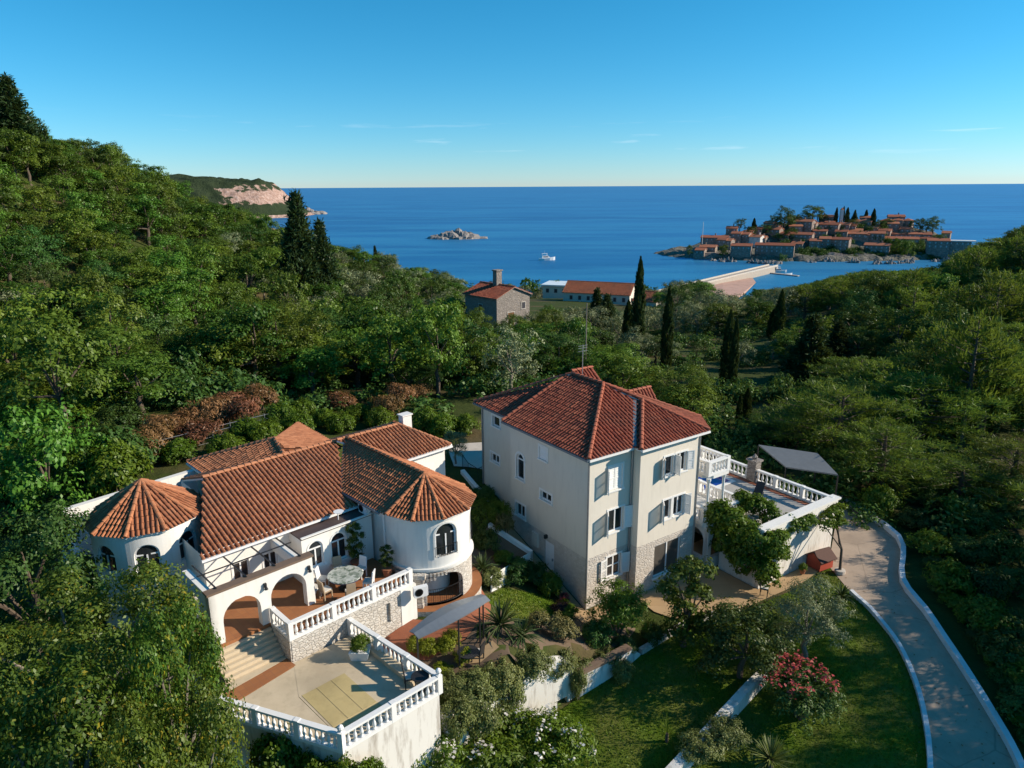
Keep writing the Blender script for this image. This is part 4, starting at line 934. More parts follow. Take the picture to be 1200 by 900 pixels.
m = MB(); m.beam((-6.62, 2.9, 5.13), (MR, 2.9, 5.13), 0.14, 0.07); mk('coping', m, 'stucco_white', fr_)
vy = 4.1 + (EZ - EM) / 0.336
slp = [[(ML, ET, EM), (BC[0] - BR + .02, ET, EM), (BC[0] - BR + 0.02, vy + .3, EZ + .05), (-0.1, RT, RZ), (-8.9, RT, RZ)],
       [(-4.0, RT, RZ), (-8.9, RT, RZ), (-8.9, 13.6, 6.0), (-7.6, 13.6, 6.0)]]
R_ = roof(villa, slp, 'tile_brown', [((-8.9, RT, RZ), (-0.1, RT, RZ))], 0.12, 0.262, 0.088, 'stucco_white', 6, capw=0.13)
m = MB(); m.beam((ML, ET - .06, EM - .03), (MR, ET - .06, EM - .03), 0.13, 0.12); mk('gutter', m, 'white_plastic', R_)
# back block, its dark north-west slope showing behind the ridge
slp = [[(-7.4, 16.7, 5.9), (-7.4, 13.3, 5.9), (-3.85, RT + .05, 7.32), (-3.2, 12.4, 7.58)], [(0.5, 10.4, 6.5), (0.5, 16.7, 6.5), (-3.2, 12.4, 7.6), (-3.7, 10.2, 7.35)]]
R_ = roof(villa, slp, 'tile_brown', [((-7.4, 13.3, 5.9), (-3.85, RT, 7.32)), ((-3.85, RT, 7.32), (-3.2, 12.4, 7.58)), ((-7.4, 16.7, 5.9), (-3.2, 12.4, 7.58))], 0.12, 0.262, 0.088, 'stucco_white', 7, capw=0.13)
m = MB(); m.beam((-7.48, 16.7, 5.86), (-7.48, 13.3, 5.86), 0.14, 0.12); mk('gutter', m, 'white_plastic', R_)
m = MB(); m.prism([(-7.1, 11.5), (0.4, 11.5), (0.4, 16.6), (-7.1, 16.6)], -2.0, 5.75); mk('wall', m, 'stucco_white', villa)
# rear wing to the right
slp = [[(2.6, 6.15, 6.2), (6.6, 6.15, 6.2), (4.5, 9.4, 7.4), (-0.2, 9.6, 7.38)], [(6.6, 6.15, 6.2), (6.6, 13.0, 6.2), (4.5, 9.4, 7.4)], [(4.5, 9.4, 7.4), (6.6, 13, 6.2), (-0.2, 13, 6.2), (-0.2, 9.6, 7.38)]]
R_ = roof(villa, slp, 'tile_brown', [((-0.2, 9.6, 7.38), (4.5, 9.4, 7.4)), ((4.5, 9.4, 7.4), (6.6, 6.15, 6.2)), ((4.5, 9.4, 7.4), (6.6, 13, 6.2))], 0.12, 0.262, 0.088, 'stucco_white', 8, capw=0.13)
m = MB(); m.prism([(2.4, 6.5), (6.3, 6.5), (6.3, 12.7), (2.4, 12.7)], -2.0, 6.1); m.box((6.45, 9.6, 6.2), (0.5, 6.9, 0.1)); mk('wall', m, 'stucco_white', villa)
m = MB(); m.beam((2.6, 6.08, 6.17), (6.65, 6.08, 6.17), 0.14, 0.12); mk('gutter', m, 'white_plastic', R_)
m = MB(); m.box((5.7, 10.2, 7.05), (0.75, 0.55, 1.3)); m.box((5.7, 10.2, 7.72), (0.9, 0.7, 0.08)); mk('chimney', m, 'stucco_white', villa)
# round tower
TC = (-12.2, 9.75); TR = 2.78; TE = 6.25; tm = round_map(TC, TR, math.radians(60), -1); Lt = TR * math.radians(330)
ht = [dict(s0=TR * math.radians(k) - 0.62, s1=TR * math.radians(k) + 0.62, z0=4.05, z1=5.6, arch=True, curved=True) for k in (124, 170, 216)]
m = MB(); wall(m, tm, Lt, -4.0, TE, ht, 0.2, 0.22); tw_ = mk('tower_wall', m, 'stucco_white', villa)
for h in ht: window(villa, tm, h, 'glass', 1, 0.0, False, 0.14)
TA = Vector((TC[0], TC[1], 8.15)); rim = [Vector((TC[0] + (TR + .25) * math.cos(math.radians(a)), TC[1] + (TR + .25) * math.sin(math.radians(a)), TE)) for a in [18 + 36 * k for k in range(10)]]
roof(villa, [[rim[i], rim[(i + 1) % 10], TA] for i in range(10)], 'tile_orange', [(p, TA) for p in rim], 0.1, 0.235, 0.074, 'stucco_white', 9, capw=0.11, name='tower_roof')
# terrace walls at the back of the villa
m = MB(); m.prism([(-15.2, 14.6), (-7.4, 15.4), (-7.4, 15.8), (-15.2, 15.0)], 1.0, 5.7); m.prism([(-15.6, 11.5), (-15.2, 11.5), (-15.2, 15.0), (-15.6, 15.0)], 1.0, 4.2); mk('yard_wall', m, 'stucco_white', villa)
# upper terrace: floor, stone front, balustrade, stairs
m = MB(); m.prism([(-9.45, -1.0), (MR - .1, -1.0), (MR - .1, 4.4), (-12.6, 4.4), (-12.6, 0.95), (-9.45, 0.95)], UT - 0.18, UT); mk('terrace_floor', m, 'paver_terracotta', villa)
fs = flat_map((-9.55, -1.12), (1, 0), (0, -1)); hs_ = [dict(s0=5.0, s1=5.75, z0=0.55, z1=1.75)]
m = MB(); wall(m, fs, 6.45, -0.8, UT, hs_, 0.3); m.prism([(-9.55, -0.98), (-3.1, -0.98), (-3.1, -0.7), (-9.55, -0.7)], -0.8, UT - .19); m.box((-9.52, -0.12, 1.1), (0.22, 1.95, 2.15)); m.prism([(-12.6, 0.98), (-12.2, 0.98), (-12.2, 4.4), (-12.6, 4.4)], -3.5, UT - .19); mk('terrace_wall', m, 'stone_white', villa)
w = window(villa, fs, hs_[0], 'glass', 1, 0.0, False, 0.25, 'dark_metal')
m = MB(); m.prism([(-3.1, -1.15), (-2.05, -1.15), (-2.05, -0.4), (-3.1, -0.4)], -0.3, UT - .01); mk('terrace_pier', m, 'stucco_white', villa)
balustrade(villa, [(-9.5, 0.75), (-9.5, -1.0), (-2.35, -1.0)], UT, spacing=0.27)
m = MB(); ns = 7
for k in range(ns): m.prism([(-12.6, 0.95 - 0.22 * k), (-9.65, 0.95 - 0.22 * k), (-9.65, 0.95 - 0.22 * (k + 1)), (-12.6, 0.95 - 0.22 * (k + 1))], -2.5, UT - 0.165 * (k + 1) + (0.01 if k == 0 else 0)); 
st = mk('stairs', m, 'concrete_terrace', villa)
# arched loggia carrying an open steel pergola frame
lf = flat_map((-12.4, 1.05), (1, 0), (0, -1)); la = [dict(s0=0.55, s1=2.45, z0=UT - .05, z1=4.25, arch=True), dict(s0=3.0, s1=4.95, z0=UT - .05, z1=4.45, arch=True)]
m = MB(); wall(m, lf, 5.4, UT - .1, 4.92, la, back=0.42)
wall(m, flat_map((-7.42, 4.35), (0, -1), (1, 0)), 3.1, 4.35, 4.92, (), s_start=0.0, back=0.3)
wall(m, flat_map((-12.4, 4.35), (0, -1), (-1, 0)), 3.3, UT - .1, 4.92, [dict(s0=0.8, s1=2.5, z0=UT - .05, z1=4.2, arch=True)], back=0.35)
lg = mk('loggia', m, 'stucco_white', villa)
m = MB(); m.box((-9.7, 1.26, 4.975), (5.55, 0.52, 0.11)); mk('coping', m, 'coping_brown', lg)
m = MB()
for x in (-11.9, -10.4, -8.9, -7.5): m.beam((x, 1.3, 5.09), (x, 4.3, 5.09), 0.06, 0.06)
m.beam((-12.2, 2.9, 5.15), (-7.2, 2.9, 5.15), 0.05, 0.05); mk('pergola_frame', m, 'dark_metal', lg)
for s_ in (2.75, 5.15):
    m = MB(); m.box((-12.4 + s_, 0.98, 4.4), (0.12, 0.12, 0.22)); m.lathe((-12.4 + s_, 0.9, 4.2), [(0.03, 0.2), (0.1, 0.02), (0.1, 0)], 8); mk('wall_lamp', m, 'dark_metal', lg)
# air conditioners
def ac(parent, loc, rz, name='air_conditioner'):
    m = MB(); m.box((0, 0, 0.3), (0.8, 0.3, 0.56)); m.box((0, 0, 0.0), (0.7, 0.28, 0.05)); o = mk(name, m, 'white_plastic', parent, loc, rz)
    g = MB(); 
    for k in range(4): g.lathe((0, 0, 0), [(0.05 + 0.055 * k, 0), (0.07 + 0.055 * k, 0)], 14)
    gm = link('fan_grille', g.mesh('fan_grille', 'dark_metal'), o, (-0.12, -0.166, 0.3)); gm.rotation_euler = (math.pi / 2, 0, 0); return o
ac(villa, (BC[0] - BR - 0.22, 3.3, 5.07), math.radians(-90))
ac(villa, (-2.2, -1.75, 1.75), math.radians(-20))
m = MB(); m.tube([(-3.9, 3.6, 5.06), (-3.9, 3.6, 5.5)], 0.03, 6); m.lathe((-3.9, 3.5, 5.5), [(0.02, 0.0), (0.2, 0.05), (0.3, 0.12)], 12); mk('satellite_dish', m, 'white_plastic', villa)
# ------------------------------------------------------------------ lower patio terrace
LT = 1.05
pt = thing('patio_terrace', 'lower paved terrace with white balustrades and weathered retaining walls', 'terrace', (V_O[0], V_O[1], VZ), V_A)
Pf, Pr, Pb, Pl = (-10.9, -7.9), (-5.83, -7.92), (-6.35, -1.25), (-13.7, -2.1)
m = MB(); m.prism([Pf, Pr, Pb, (-9.56, -1.25), (-9.56, -0.45), (-13.9, -0.45), Pl], -9.0, LT - 0.05); mk('retaining_wall', m, 'stucco_weathered', pt)
m = MB(); m.prism([(-10.86, -7.75), (-5.95, -7.77), (-6.45, -1.25), (-9.6, -1.25), (-10.58, -3.6), (-10.55, -6.5)], LT - .04, LT); mk('floor', m, 'concrete_terrace', pt)
m = MB(); m.prism([(-10.9, -7.7), (-10.57, -6.5), (-10.6, -3.62), (-9.62, -1.5), (-12.6, -1.93), (-13.4, -2.3)], LT - .04, LT - .006); mk('floor_apron', m, 'concrete_terrace', pt)
m = MB(); m.prism([(-9.6, -1.47), (-12.6, -1.9), (-13.5, -2.05), (-13.6, -1.1), (-11.3, -0.88), (-9.66, -0.68)], LT - .04, LT + .004); mk('brick_paving', m, 'paver_terracotta', pt)
m = MB(); m.prism([(-9.66, -0.66), (-11.3, -0.86), (-13.6, -1.08), (-13.8, -0.47), (-9.66, -0.47)], LT - .04, LT + .002); mk('landing', m, 'concrete_terrace', pt)
for k in range(3):
    m = MB(); x0 = -10.47 + 0.75 * k
    m.prism([(x0 + .012, -6.42), (x0 + .738, -6.42), (x0 + .738, -3.66), (x0 + .012, -3.66)], LT - .02, LT + .012); mk('paving_slab', m, 'concrete_yellow', pt)
m = MB(); m.prism([(-10.47, -7.2), (-8.2, -7.2), (-8.2, -6.45), (-10.47, -6.45)], LT - .02, LT + .010); mk('paving_slab', m, 'concrete_yellow', pt)
balustrade(pt, [Pl, Pf, Pr, Pb], LT, spacing=0.30, finial=[Pf, Pr])
m = MB(); m.box((-6.25, -4.4, LT + 0.12), (0.5, 4.6, 0.24)); mk('bench_plinth', m, 'concrete_terrace', pt)
rescale(villa, K); rescale(pt, K); UTW, LTW = vz(UT), vz(LT)
# ------------------------------------------------------------------ tall three-storey house (frame: x along the front, y to the back)
th = thing('tall_house', 'tall cream three storey house with red hipped roof and white shutters', 'house', (T_O[0], T_O[1], 0), T_A)
WT = 9.35; BX0, BX1, BY = 3.25, 8.1, -0.65
SL = lambda s: 3.25
# opening lists, s measured along each facade
fL = flat_map((0, 0), (0, 1), (-1, 0))          # left facade, s = y
hL = [dict(s0=3.72, s1=4.42, z0=7.95, z1=8.72), dict(s0=6.0, s1=6.8, z0=5.9, z1=7.6, arch=True), dict(s0=3.25, s1=4.3, z0=5.42, z1=5.95), dict(s0=5.9, s1=6.85, z0=3.36, z1=4.22), dict(s0=2.95, s1=3.85, z0=0.85, z1=2.85)]
fB = flat_map((0.7, 7.45), (0, 1), (-1, 0)); hB = [dict(s0=2.2, s1=3.05, z0=8.2, z1=8.9), dict(s0=2.3, s1=3.3, z0=5.6, z1=6.2)]
fF = flat_map((0, 0), (1, 0), (0, -1)); hF = [dict(s0=1.45, s1=2.5, z0=7.0, z1=8.45), dict(s0=1.52, s1=2.7, z0=4.4, z1=5.8), dict(s0=1.55, s1=2.62, z0=1.5, z1=2.85)]
fY = flat_map((BX0, BY), (1, 0), (0, -1)); hY = [dict(s0=1.95, s1=2.68, z0=7.2, z1=8.4), dict(s0=2.85, s1=3.8, z0=7.2, z1=8.4), dict(s0=2.05, s1=2.7, z0=4.4, z1=5.65), dict(s0=2.9, s1=3.8, z0=4.4, z1=5.65), dict(s0=1.5, s1=3.75, z0=0.75, z1=2.85)]
fS = flat_map((BX0, 0), (0, -1), (-1, 0)); fR = flat_map((BX1, BY), (0, 1), (1, 0)); fE = flat_map((BX1, 0.95), (1, 0), (0, -1))
hE = [dict(s0=0.5, s1=1.3, z0=6.4, z1=8.5), dict(s0=0.5, s1=1.3, z0=3.2, z1=5.3)]
up, lo = MB(), MB()
def both(f, L, holes, zb=-0.6):
    wall(up, f, L, 3.25, WT, [h for h in holes if h['z1'] > 3.3], 0.16); wall(lo, f, L, zb, 3.25, [h for h in holes if h['z1'] < 3.3], 0.16)
both(fL, 7.45, hL); both(fF, BX0, hF); both(fS, -BY, []); both(fY, BX1 - BX0, hY); both(fR, 1.6, []); both(fE, 1.5, hE)
both(flat_map((0, 7.45), (1, 0), (0, 1)), 0.7, []); both(fB, 4.3, hB); both(flat_map((9.6, 0.95), (0, 1), (1, 0)), 10.8, []); both(flat_map((9.6, 11.75), (-1, 0), (0, 1)), 8.9, [])
mk('upper_wall', up, 'stucco_cream', th); mk('stone_base', lo, 'stone_cladding', th)['label'] = 'pale stone clad ground floor'
for f, hs_ in ((fL, hL[:1]), (fL, hL[1:4]), (fB, hB)):
    for h in hs_: window(th, f, h, 'glass', 1 if h['s1'] - h['s0'] > .9 else 0, 0.13, True, 0.12, rail=(h['z0'] + h['z1']) / 2 if h['z1'] - h['z0'] > 1.5 and not h.get('arch') else None)
for k in (0,): # closed white shutter over the small top windows
    w = [c for c in th.children if c.name.startswith('window')][0]; link('shutter', shutter_mesh(0.66, 0.73), w, fL(4.4, 7.97, 0.02), -math.pi / 2)
# side door with panels
m = MB(); m.box((0.08, 3.4, 1.85), (0.06, 0.88, 1.98)); [m.box((0.045, 3.4, z), (0.03, 0.6, 0.75)) for z in (1.4, 2.3)]; d = mk('door', m, 'white_plastic', th)
m = MB(); m.box((0.0, 3.1, 1.8), (0.08, 0.05, 0.16)); mk('handle', m, 'grey_metal', d)
m = MB(); m.box((-0.06, 4.75, 2.5), (0.12, 0.6, 0.9)); mk('meter_box', m, 'stucco_cream', th)
m = MB(); m.box((-0.1, 3.65, 3.15), (0.2, 0.14, 0.22)); mk('wall_lamp', m, 'dark_metal', th)
# front windows with louvred shutters
w = window(th, fF, hF[0], 'glass', 1); shutter(w, fF, 1.42, 7.02, 1.4, 0.5, (-0.66, -0.75)); 
link('shutter', shutter_mesh(0.52, 1.4), w, fF(1.47, 7.02, 0.04)); link('shutter', shutter_mesh(0.52, 1.4), w, fF(1.98, 7.02, 0.04))
w = window(th, fF, hF[1], 'glass', 1); shutter(w, fF, 1.48, 4.42, 1.36, 0.58, (-0.66, -0.75)); shutter(w, fF, 2.74, 4.42, 1.36, 0.58, (1, -0.28))
w = window(th, fF, hF[2], 'glass', 1, rail=2.2); shutter(w, fF, 1.5, 1.52, 1.3, 0.52, (-1, -0.12)); shutter(w, fF, 2.66, 1.52, 1.3, 0.54, (1, -0.25))
w = window(th, fY, hY[0], 'glass', 0); shutter(w, fY, 1.9, 7.2, 1.2, 0.42, (-0.66, -0.75)); shutter(w, fY, 1.88, 7.2, 1.2, 0.4, (-0.9, -0.5)) ; w2 = window(th, fY, hY[1], 'glass', 1); shutter(w2, fY, 3.86, 7.2, 1.2, 0.45, (1, -0.35)); shutter(w2, fY, 2.86, 7.2, 1.2, 0.42, (-0.1, -1))
w = window(th, fY, hY[2], 'glass', 0); shutter(w, fY, 2.0, 4.4, 1.25, 0.6, (-0.66, -0.75)); w2 = window(th, fY, hY[3], 'glass', 1); shutter(w2, fY, 3.84, 4.4, 1.25, 0.45, (1, -0.3)); shutter(w2, fY, 3.86, 4.4, 1.25, 0.42, (0.25, -1))
w = window(th, fY, hY[4], 'curtain_glass', 1, 0.0, True, 0.12)
for h in hE: window(th, fE, h, 'glass', 1, 0.1, False)
# eaves, cornice, gutters, pipes
m = MB()
def corn(pts, z, o_, h):
    for a, b in zip(pts[:-1], pts[1:]): m.beam((*a, z), (*b, z), o_, h)
edge = [(0.7, 11.75), (0.7, 7.45), (0, 7.45), (0, 0), (BX0, 0), (BX0, BY), (BX1, BY), (BX1, 0.95), (9.6, 0.95)]
corn(edge, WT + .06, 0.34, 0.16); mk('cornice', m, 'white_paint', th)
for x, y in ((-.06, -.06), (BX0 - .06, -.08), (BX1 + .06, BY - .02), (0.64, 11.7)):
    m = MB(); m.tube([(x, y, WT), (x, y, -.3)], 0.055, 8); mk('downpipe', m, 'grey_metal', th)
# red hipped roof
ez = 9.48; A1 = (4.9, 4.4, 11.7); A2 = (4.95, 7.45, 11.7); ov = .4; k_ = (11.7 - ez) / 5.3
bx, by = BX0 - .35, BY - .35; dz = 0.65 * k_
vt = (bx + 0.0, 1.8, 0)
# bay slope plane: z = ez + (y - by) * kf ; front slope: z = ez + (y + ov) * kf
kf = (11.7 - ez) / (4.4 + ov)
def fz(y): return ez + (y + ov) * kf
def bz(y): return ez + (y - by) * kf
# where the raised bay slope meets the hip running to its right corner
yb_ = 2.0; RH = (BX1 + .4, by, ez)
PV = (5.9, 2.65, 10.9); PH = (6.26, 2.36, 10.94)
slp = [[(-ov, -ov, ez), (bx, -ov, ez), PV, A1], [(bx, -ov, ez), (bx, by, ez), PH, PV], [(bx, by, ez), RH, PH], [RH, (10.05, 1.0, ez - .02), A1]]
slp.append([(10.05, 1.0, ez - .02), (10.05, 12.1, ez - .02), A2, A1])
slp.append([(-ov, 7.7, ez), (-ov, -ov, ez), A1, A2, (A2[0] - .6, 7.7, 11.45)])
slp.append([(0.3, 12.1, ez), (0.3, 7.68, ez), (4.35, 7.68, 11.18), (4.9, 7.5, 11.42)])
slp.append([(10.05, 12.1, ez), (0.3, 12.1, ez), (4.9, 7.5, 11.42)])
R_ = roof(th, slp, 'tile_red', [((-ov, -ov, ez), A1), (RH, PH), (PH, A1), (A1, A2), ((-ov, 7.68, ez), (A2[0] - .6, 7.68, 11.45)), ((0.3, 12.1, ez), A2), ((10.05, 1.0, ez - .02), A1), ((bx, by, ez), PH)], 0.1, 0.245, 0.08, 'white_paint', 11, capw=0.12)
m = MB(); m.beam((bx - .02, -ov - .1, ez + .09), (PV[0], PV[1], PV[2] + .09), 0.2, 0.04); mk('valley_flashing', m, 'rust_flashing', R_)
m = MB()
for a, b in (((-ov - .06, 7.7), (-ov - .06, -ov - .06)), ((0.24, 12.1), (0.24, 7.75))): m.beam((*a, ez - .02), (*b, ez - .02), 0.13, 0.12)
mk('gutter', m, 'rust_flashing', R_)
m = MB()
for a, b in (((-ov, -ov - .06), (bx, -ov - .06)), ((bx, by - .06), (BX1 + .42, by - .06)), ((BX1 + .5, 0.94), (10.1, 0.94))): m.beam((*a, ez - .02), (*b, ez - .02), 0.13, 0.12)
mk('gutter', m, 'white_paint', R_)
# dormers on the seaward slope
for (y0, y1, zr, x0, x1) in ((6.8, 8.8, 11.75, 5.2, 7.0), (2.8, 4.0, 11.2, 6.1, 8.0)):
    ym = (y0 + y1) / 2; m = MB()
    D = roof(th, [[(x0, y0, zr - .75), (x1, y0, zr - .75), (x1, ym, zr), (x0, ym, zr)], [(x1, y1, zr - .75), (x0, y1, zr - .75), (x0, ym, zr), (x1, ym, zr)]], 'tile_red', [((x0, ym, zr), (x1, ym, zr))], 0.1, 0.245, 0.08, 'white_paint', 12, 'dormer_roof', 0.11)
    m.prism([(x0 + .2, y0 + .2), (x1 - .1, y0 + .2), (x1 - .1, y1 - .2), (x0 + .2, y1 - .2)], 9.6, zr - .8); mk('dormer_wall', m, 'stucco_cream', th)
m = MB(); m.tube([(5.6, 7.2, 11.4), (5.6, 7.2, 13.6)], 0.03, 5); [m.beam((5.2, 7.2, z), (6.0, 7.2, z), 0.02, 0.02) for z in (13.2, 13.4, 13.55)]; mk('aerial', m, 'grey_metal', th)
# balconies and porch at the right end
def deck(x0, x1, y0, y1, z): 
    m = MB(); m.prism([(x0, y0 + .5), (x0 + .5, y0), (x1, y0), (x1, y1), (x0, y1)], z - .22, z); return mk('balcony', m, 'stucco_white', th)
deck(8.95, 12.5, -1.15, 3.0, 3.1); balustrade(th, [(9.1, 0.95), (9.1, -0.55), (9.55, -1.05), (12.4, -1.05), (12.4, 2.6)], 3.1, spacing=0.27)
deck(8.95, 10.9, -0.85, 2.5, 6.3); balustrade(th, [(9.05, 0.95), (9.05, -0.75), (10.8, -0.75), (10.8, 2.4)], 6.3, spacing=0.27)
for (x, y, z0, z1, r_) in ((9.2, -0.7, 3.1, 6.1, 0.09), (10.7, -0.65, 3.1, 6.1, 0.09)):
    m = MB(); m.lathe((x, y, z0), [(r_ * 1.7, 0), (r_ * 1.7, .12), (r_, .2), (r_, z1 - z0 - .3), (r_ * 1.7, z1 - z0 - .12), (r_ * 1.7, z1 - z0)], 10); mk('column', m, 'white_paint', th)
pf = flat_map((9.05, 0.95), (0, -1), (-1, 0)); m = MB(); wall(m, pf, 2.0, 0.0, 2.88, [dict(s0=0.3, s1=1.7, z0=0.75, z1=2.6, arch=True)], back=0.25)
wall(m, flat_map((9.05, -1.1), (1, 0), (0, -1)), 3.4, 0.0, 2.88, [dict(s0=0.35, s1=1.75, z0=0.75, z1=2.55, arch=True), dict(s0=2.1, s1=2.9, z0=0.02, z1=2.1)], back=0.25); mk('porch', m, 'stucco_white', th)
m = MB(); m.prism([(9.3, -0.8), (12.4, -0.8), (12.4, 0.9), (9.3, 0.9)], -.2, 0.72); mk('porch_floor', m, 'paver_tan', th)
m = MB(); m.box((11.55, -0.92, 1.05), (0.78, 0.06, 2.05)); d = mk('door', m, 'brown_door', th); m = MB(); m.box((11.27, -0.97, 1.05), (0.05, 0.05, 0.14)); mk('handle', m, 'grey_metal', d)
# ------------------------------------------------------------------ pool terrace on the garage
po = thing('pool_terrace', 'raised paved pool terrace with white balustrade and broad white parapet', 'terrace', (T_O[0], T_O[1], 0), T_A); PZ = 3.0
m = MB(); m.prism([(10.0, -4.3), (17.6, -4.3), (17.6, 16), (9.7, 16), (9.7, 3.2), (12.6, 3.2), (12.6, -1.3), (10.0, -1.3)], -1.5, PZ - .04); mk('retaining_wall', m, 'stucco_weathered', po)
m = MB(); m.prism([(12.65, -4.1), (17.2, -4.1), (17.2, 15.8), (9.75, 15.8), (9.75, 3.25), (12.65, 3.25)], PZ - .04, PZ); mk('floor', m, 'pool_paving', po)
m = MB(); m.prism([(12.4, 2.5), (16.3, 2.5), (16.3, 11.5), (12.4, 11.5)], PZ - .03, PZ + .03); m.mi = 1; m.prism([(12.7, 2.8), (16.0, 2.8), (16.0, 11.2), (12.7, 11.2)], PZ + .0, PZ + .034); mk('pool', m, ['white_paint', 'pool_water'], po)
m = MB(); m.prism([(16.75, -4.0), (17.2, -4.0), (17.2, 15.8), (16.75, 15.8)], PZ - .01, PZ + .012); mk('brick_border', m, 'paver_brick', po)
balustrade(po, [(17.4, -4.1), (17.4, 4.3), (17.4, 15.8)], PZ, spacing=0.30)
m = MB(); m.box((13.8, -4.2, PZ + .42), (7.9, 0.3, 0.86)); m.box((13.8, -4.2, PZ + .9), (8.0, 0.62, 0.12)); mk('parapet', m, 'stucco_white', po)
m = MB(); m.prism([(17.15, 1.6), (17.75, 1.6), (17.75, 2.3), (17.15, 2.3)], PZ, PZ + 1.5); m.box((17.45, 1.95, PZ + 1.56), (0.8, 0.9, 0.12)); m.lathe((17.45, 1.95, PZ + 1.6), [(0.1, 0), (0.2, .2), (.05, .4)], 8); mk('stone_pier', m, 'stone_old', po)
# sun loungers
def lounger(x, y, rz, label):
    o = thing('sun_lounger', label, 'lounger', (*tw(x, y), PZ), T_A + rz, 'sun loungers on the pool terrace')
    m = MB(); [m.beam((-.9, s_, .34), (.35, s_, .34), .04, .05) for s_ in (-.3, .3)]; [m.beam((x_, -.3, .335), (x_, .3, .335), .04, .04) for x_ in (-.9, .35)]; mk('frame', m, 'dark_metal', o)
    m = MB(); m.box((-.28, 0, .36), (1.2, .54, .03)); mk('seat', m, 'dark_metal', o); m = MB(); m.hexa([(.32, -.28, .34), (.95, -.28, .78), (.95, .28, .78), (.32, .28, .34), (.30, -.28, .38), (.93, -.28, .82), (.93, .28, .82), (.30, .28, .38)]); mk('backrest', m, 'dark_metal', o)
    for a, b in ((-.85, -.3), (-.85, .3), (.3, -.3), (.3, .3)): m = MB(); m.box((a, b, .15), (.04, .04, .3)); mk('leg', m, 'dark_metal', o)
lounger(14.2, -0.6, math.radians(20), 'black sun lounger nearest the climbing vine on the pool terrace'); lounger(15.2, -0.1, math.radians(24), 'black sun lounger farther from the vine, beside its twin on the pool terrace')
# grey pitched shade roof beyond the pool terrace
sh = thing('shade_roof', 'grey sloping sheet roof on posts among the pines beyond the pool', 'roof', (0, 0, 0)); P = [at(889, 521, 3.8), at(921, 547, 3.4), at(982, 556, 3.4), at(958, 531, 3.8)]
m = MB(); m.q(*P); m.q(*[(p.x, p.y, p.z - .1) for p in P][::-1]); [m.q(P[i], (P[i].x, P[i].y, P[i].z - .1), (P[(i + 1) % 4].x, P[(i + 1) % 4].y, P[(i + 1) % 4].z - .1), P[(i + 1) % 4]) for i in range(4)]; mk('roof_sheet', m, 'shade_grey', sh)
for p in P: m = MB(); m.tube([(p.x, p.y, p.z - .08), (p.x, p.y, tz(p.x, p.y) - .3)], .06, 6); mk('post', m, 'dark_metal', sh)
# dog house
dh = thing('dog_house', 'small red dog house with dark pitched roof against the pool terrace wall', 'dog house', (*tw(15.3, -5.0), 0.06), T_A + math.radians(-8))
m = MB(); m.prism([(-.6, -.5), (.6, -.5), (.6, .5), (-.6, .5)], 0, .75); [m.q((x, -.5, .75), (x, .5, .75), (x, 0, 1.1)) for x in (-.6, .6)]; mk('wall', m, 'red_paint', dh)
m = MB(); [m.hexa([(-.72, s_ * .68, .62), (.72, s_ * .68, .62), (.72, 0, 1.12), (-.72, 0, 1.12), (-.72, s_ * .68, .68), (.72, s_ * .68, .68), (.72, 0, 1.19), (-.72, 0, 1.19)]) for s_ in (-1, 1)]; mk('roof', m, 'shingle_dark', dh)
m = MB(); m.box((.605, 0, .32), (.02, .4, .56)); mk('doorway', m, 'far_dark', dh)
# ------------------------------------------------------------------ drive, patio, lawns, garden walls
DR = [at(984, 586, 0), at(1052, 632, 0), at(1057, 684, -0.1), at(1092, 735, -.5), at(1130, 790, -1), at(1162, 845, -1.6), at(1188, 895, -2.1), at(1215, 975, -3)]
DL = [at(970, 662, 0), at(997, 695, -.05), at(1026, 727, -.4), at(1052, 765, -.95), at(1072, 810, -1.4), at(1083, 855, -1.8), at(1088, 897, -2.1), at(1088, 980, -3)]
rl = smooth_line([(p.x, p.y, 0) for p in DR], 4); ll = smooth_line([(p.x, p.y, 0) for p in DL], 4)
drive = [(p.x, p.y) for p in ll[4:]][::-1] + [(DL[0].x, DL[0].y)] + [tw(17.55, -4.4), (DR[0].x, DR[0].y)] + [(p.x, p.y) for p in rl[1:]]
structure(sheet('driveway', drive, 'concrete_drive', 0.07, 1.2))
m = MB(); rr = random.Random(4)
for k in range(90):
    i = rr.randrange(len(rl) - 1); a, b = rl[i], ll[min(i, len(ll) - 1)]; f_ = rr.random() ** 2.2; f_ = f_ if rr.random() < .65 else 1 - f_; x = a.x + (b.x - a.x) * f_ + rr.uniform(-.4, .4); y = a.y + (b.y - a.y) * f_ + rr.uniform(-.8, .8)
    if not any(True for _ in (0,)) or y < 18: continue
    z = tz(x, y) + .085; t_ = rr.uniform(0, 6.28); l_ = rr.uniform(.04, .09); m.tone = rr.random(); c_, s2 = math.cos(t_) * l_, math.sin(t_) * l_; m.q((x - c_, y - s2, z), (x + s2 * .5, y - c_ * .5, z + .01), (x + c_, y + s2, z), (x - s2 * .5, y + c_ * .5, z + .01))
stuff(tag(mk('leaf_litter', m, 'dead_leaf'), 'scattered dry leaves along the edges of the driveway', 'leaves'))
m = MB(); ribbon(m, [(p.x, p.y) for p in rl], 0.3, 0.42, tz); tag(mk('drive_kerb', m, 'kerb_white'), 'white kerb wall along the outer bend of the driveway', 'kerb')
m = MB(); ribbon(m, [(p.x, p.y) for p in ll[4:]], 0.22, 0.28, tz); tag(mk('drive_kerb', m, 'kerb_white'), 'white kerb between the front lawn and the driveway', 'kerb')
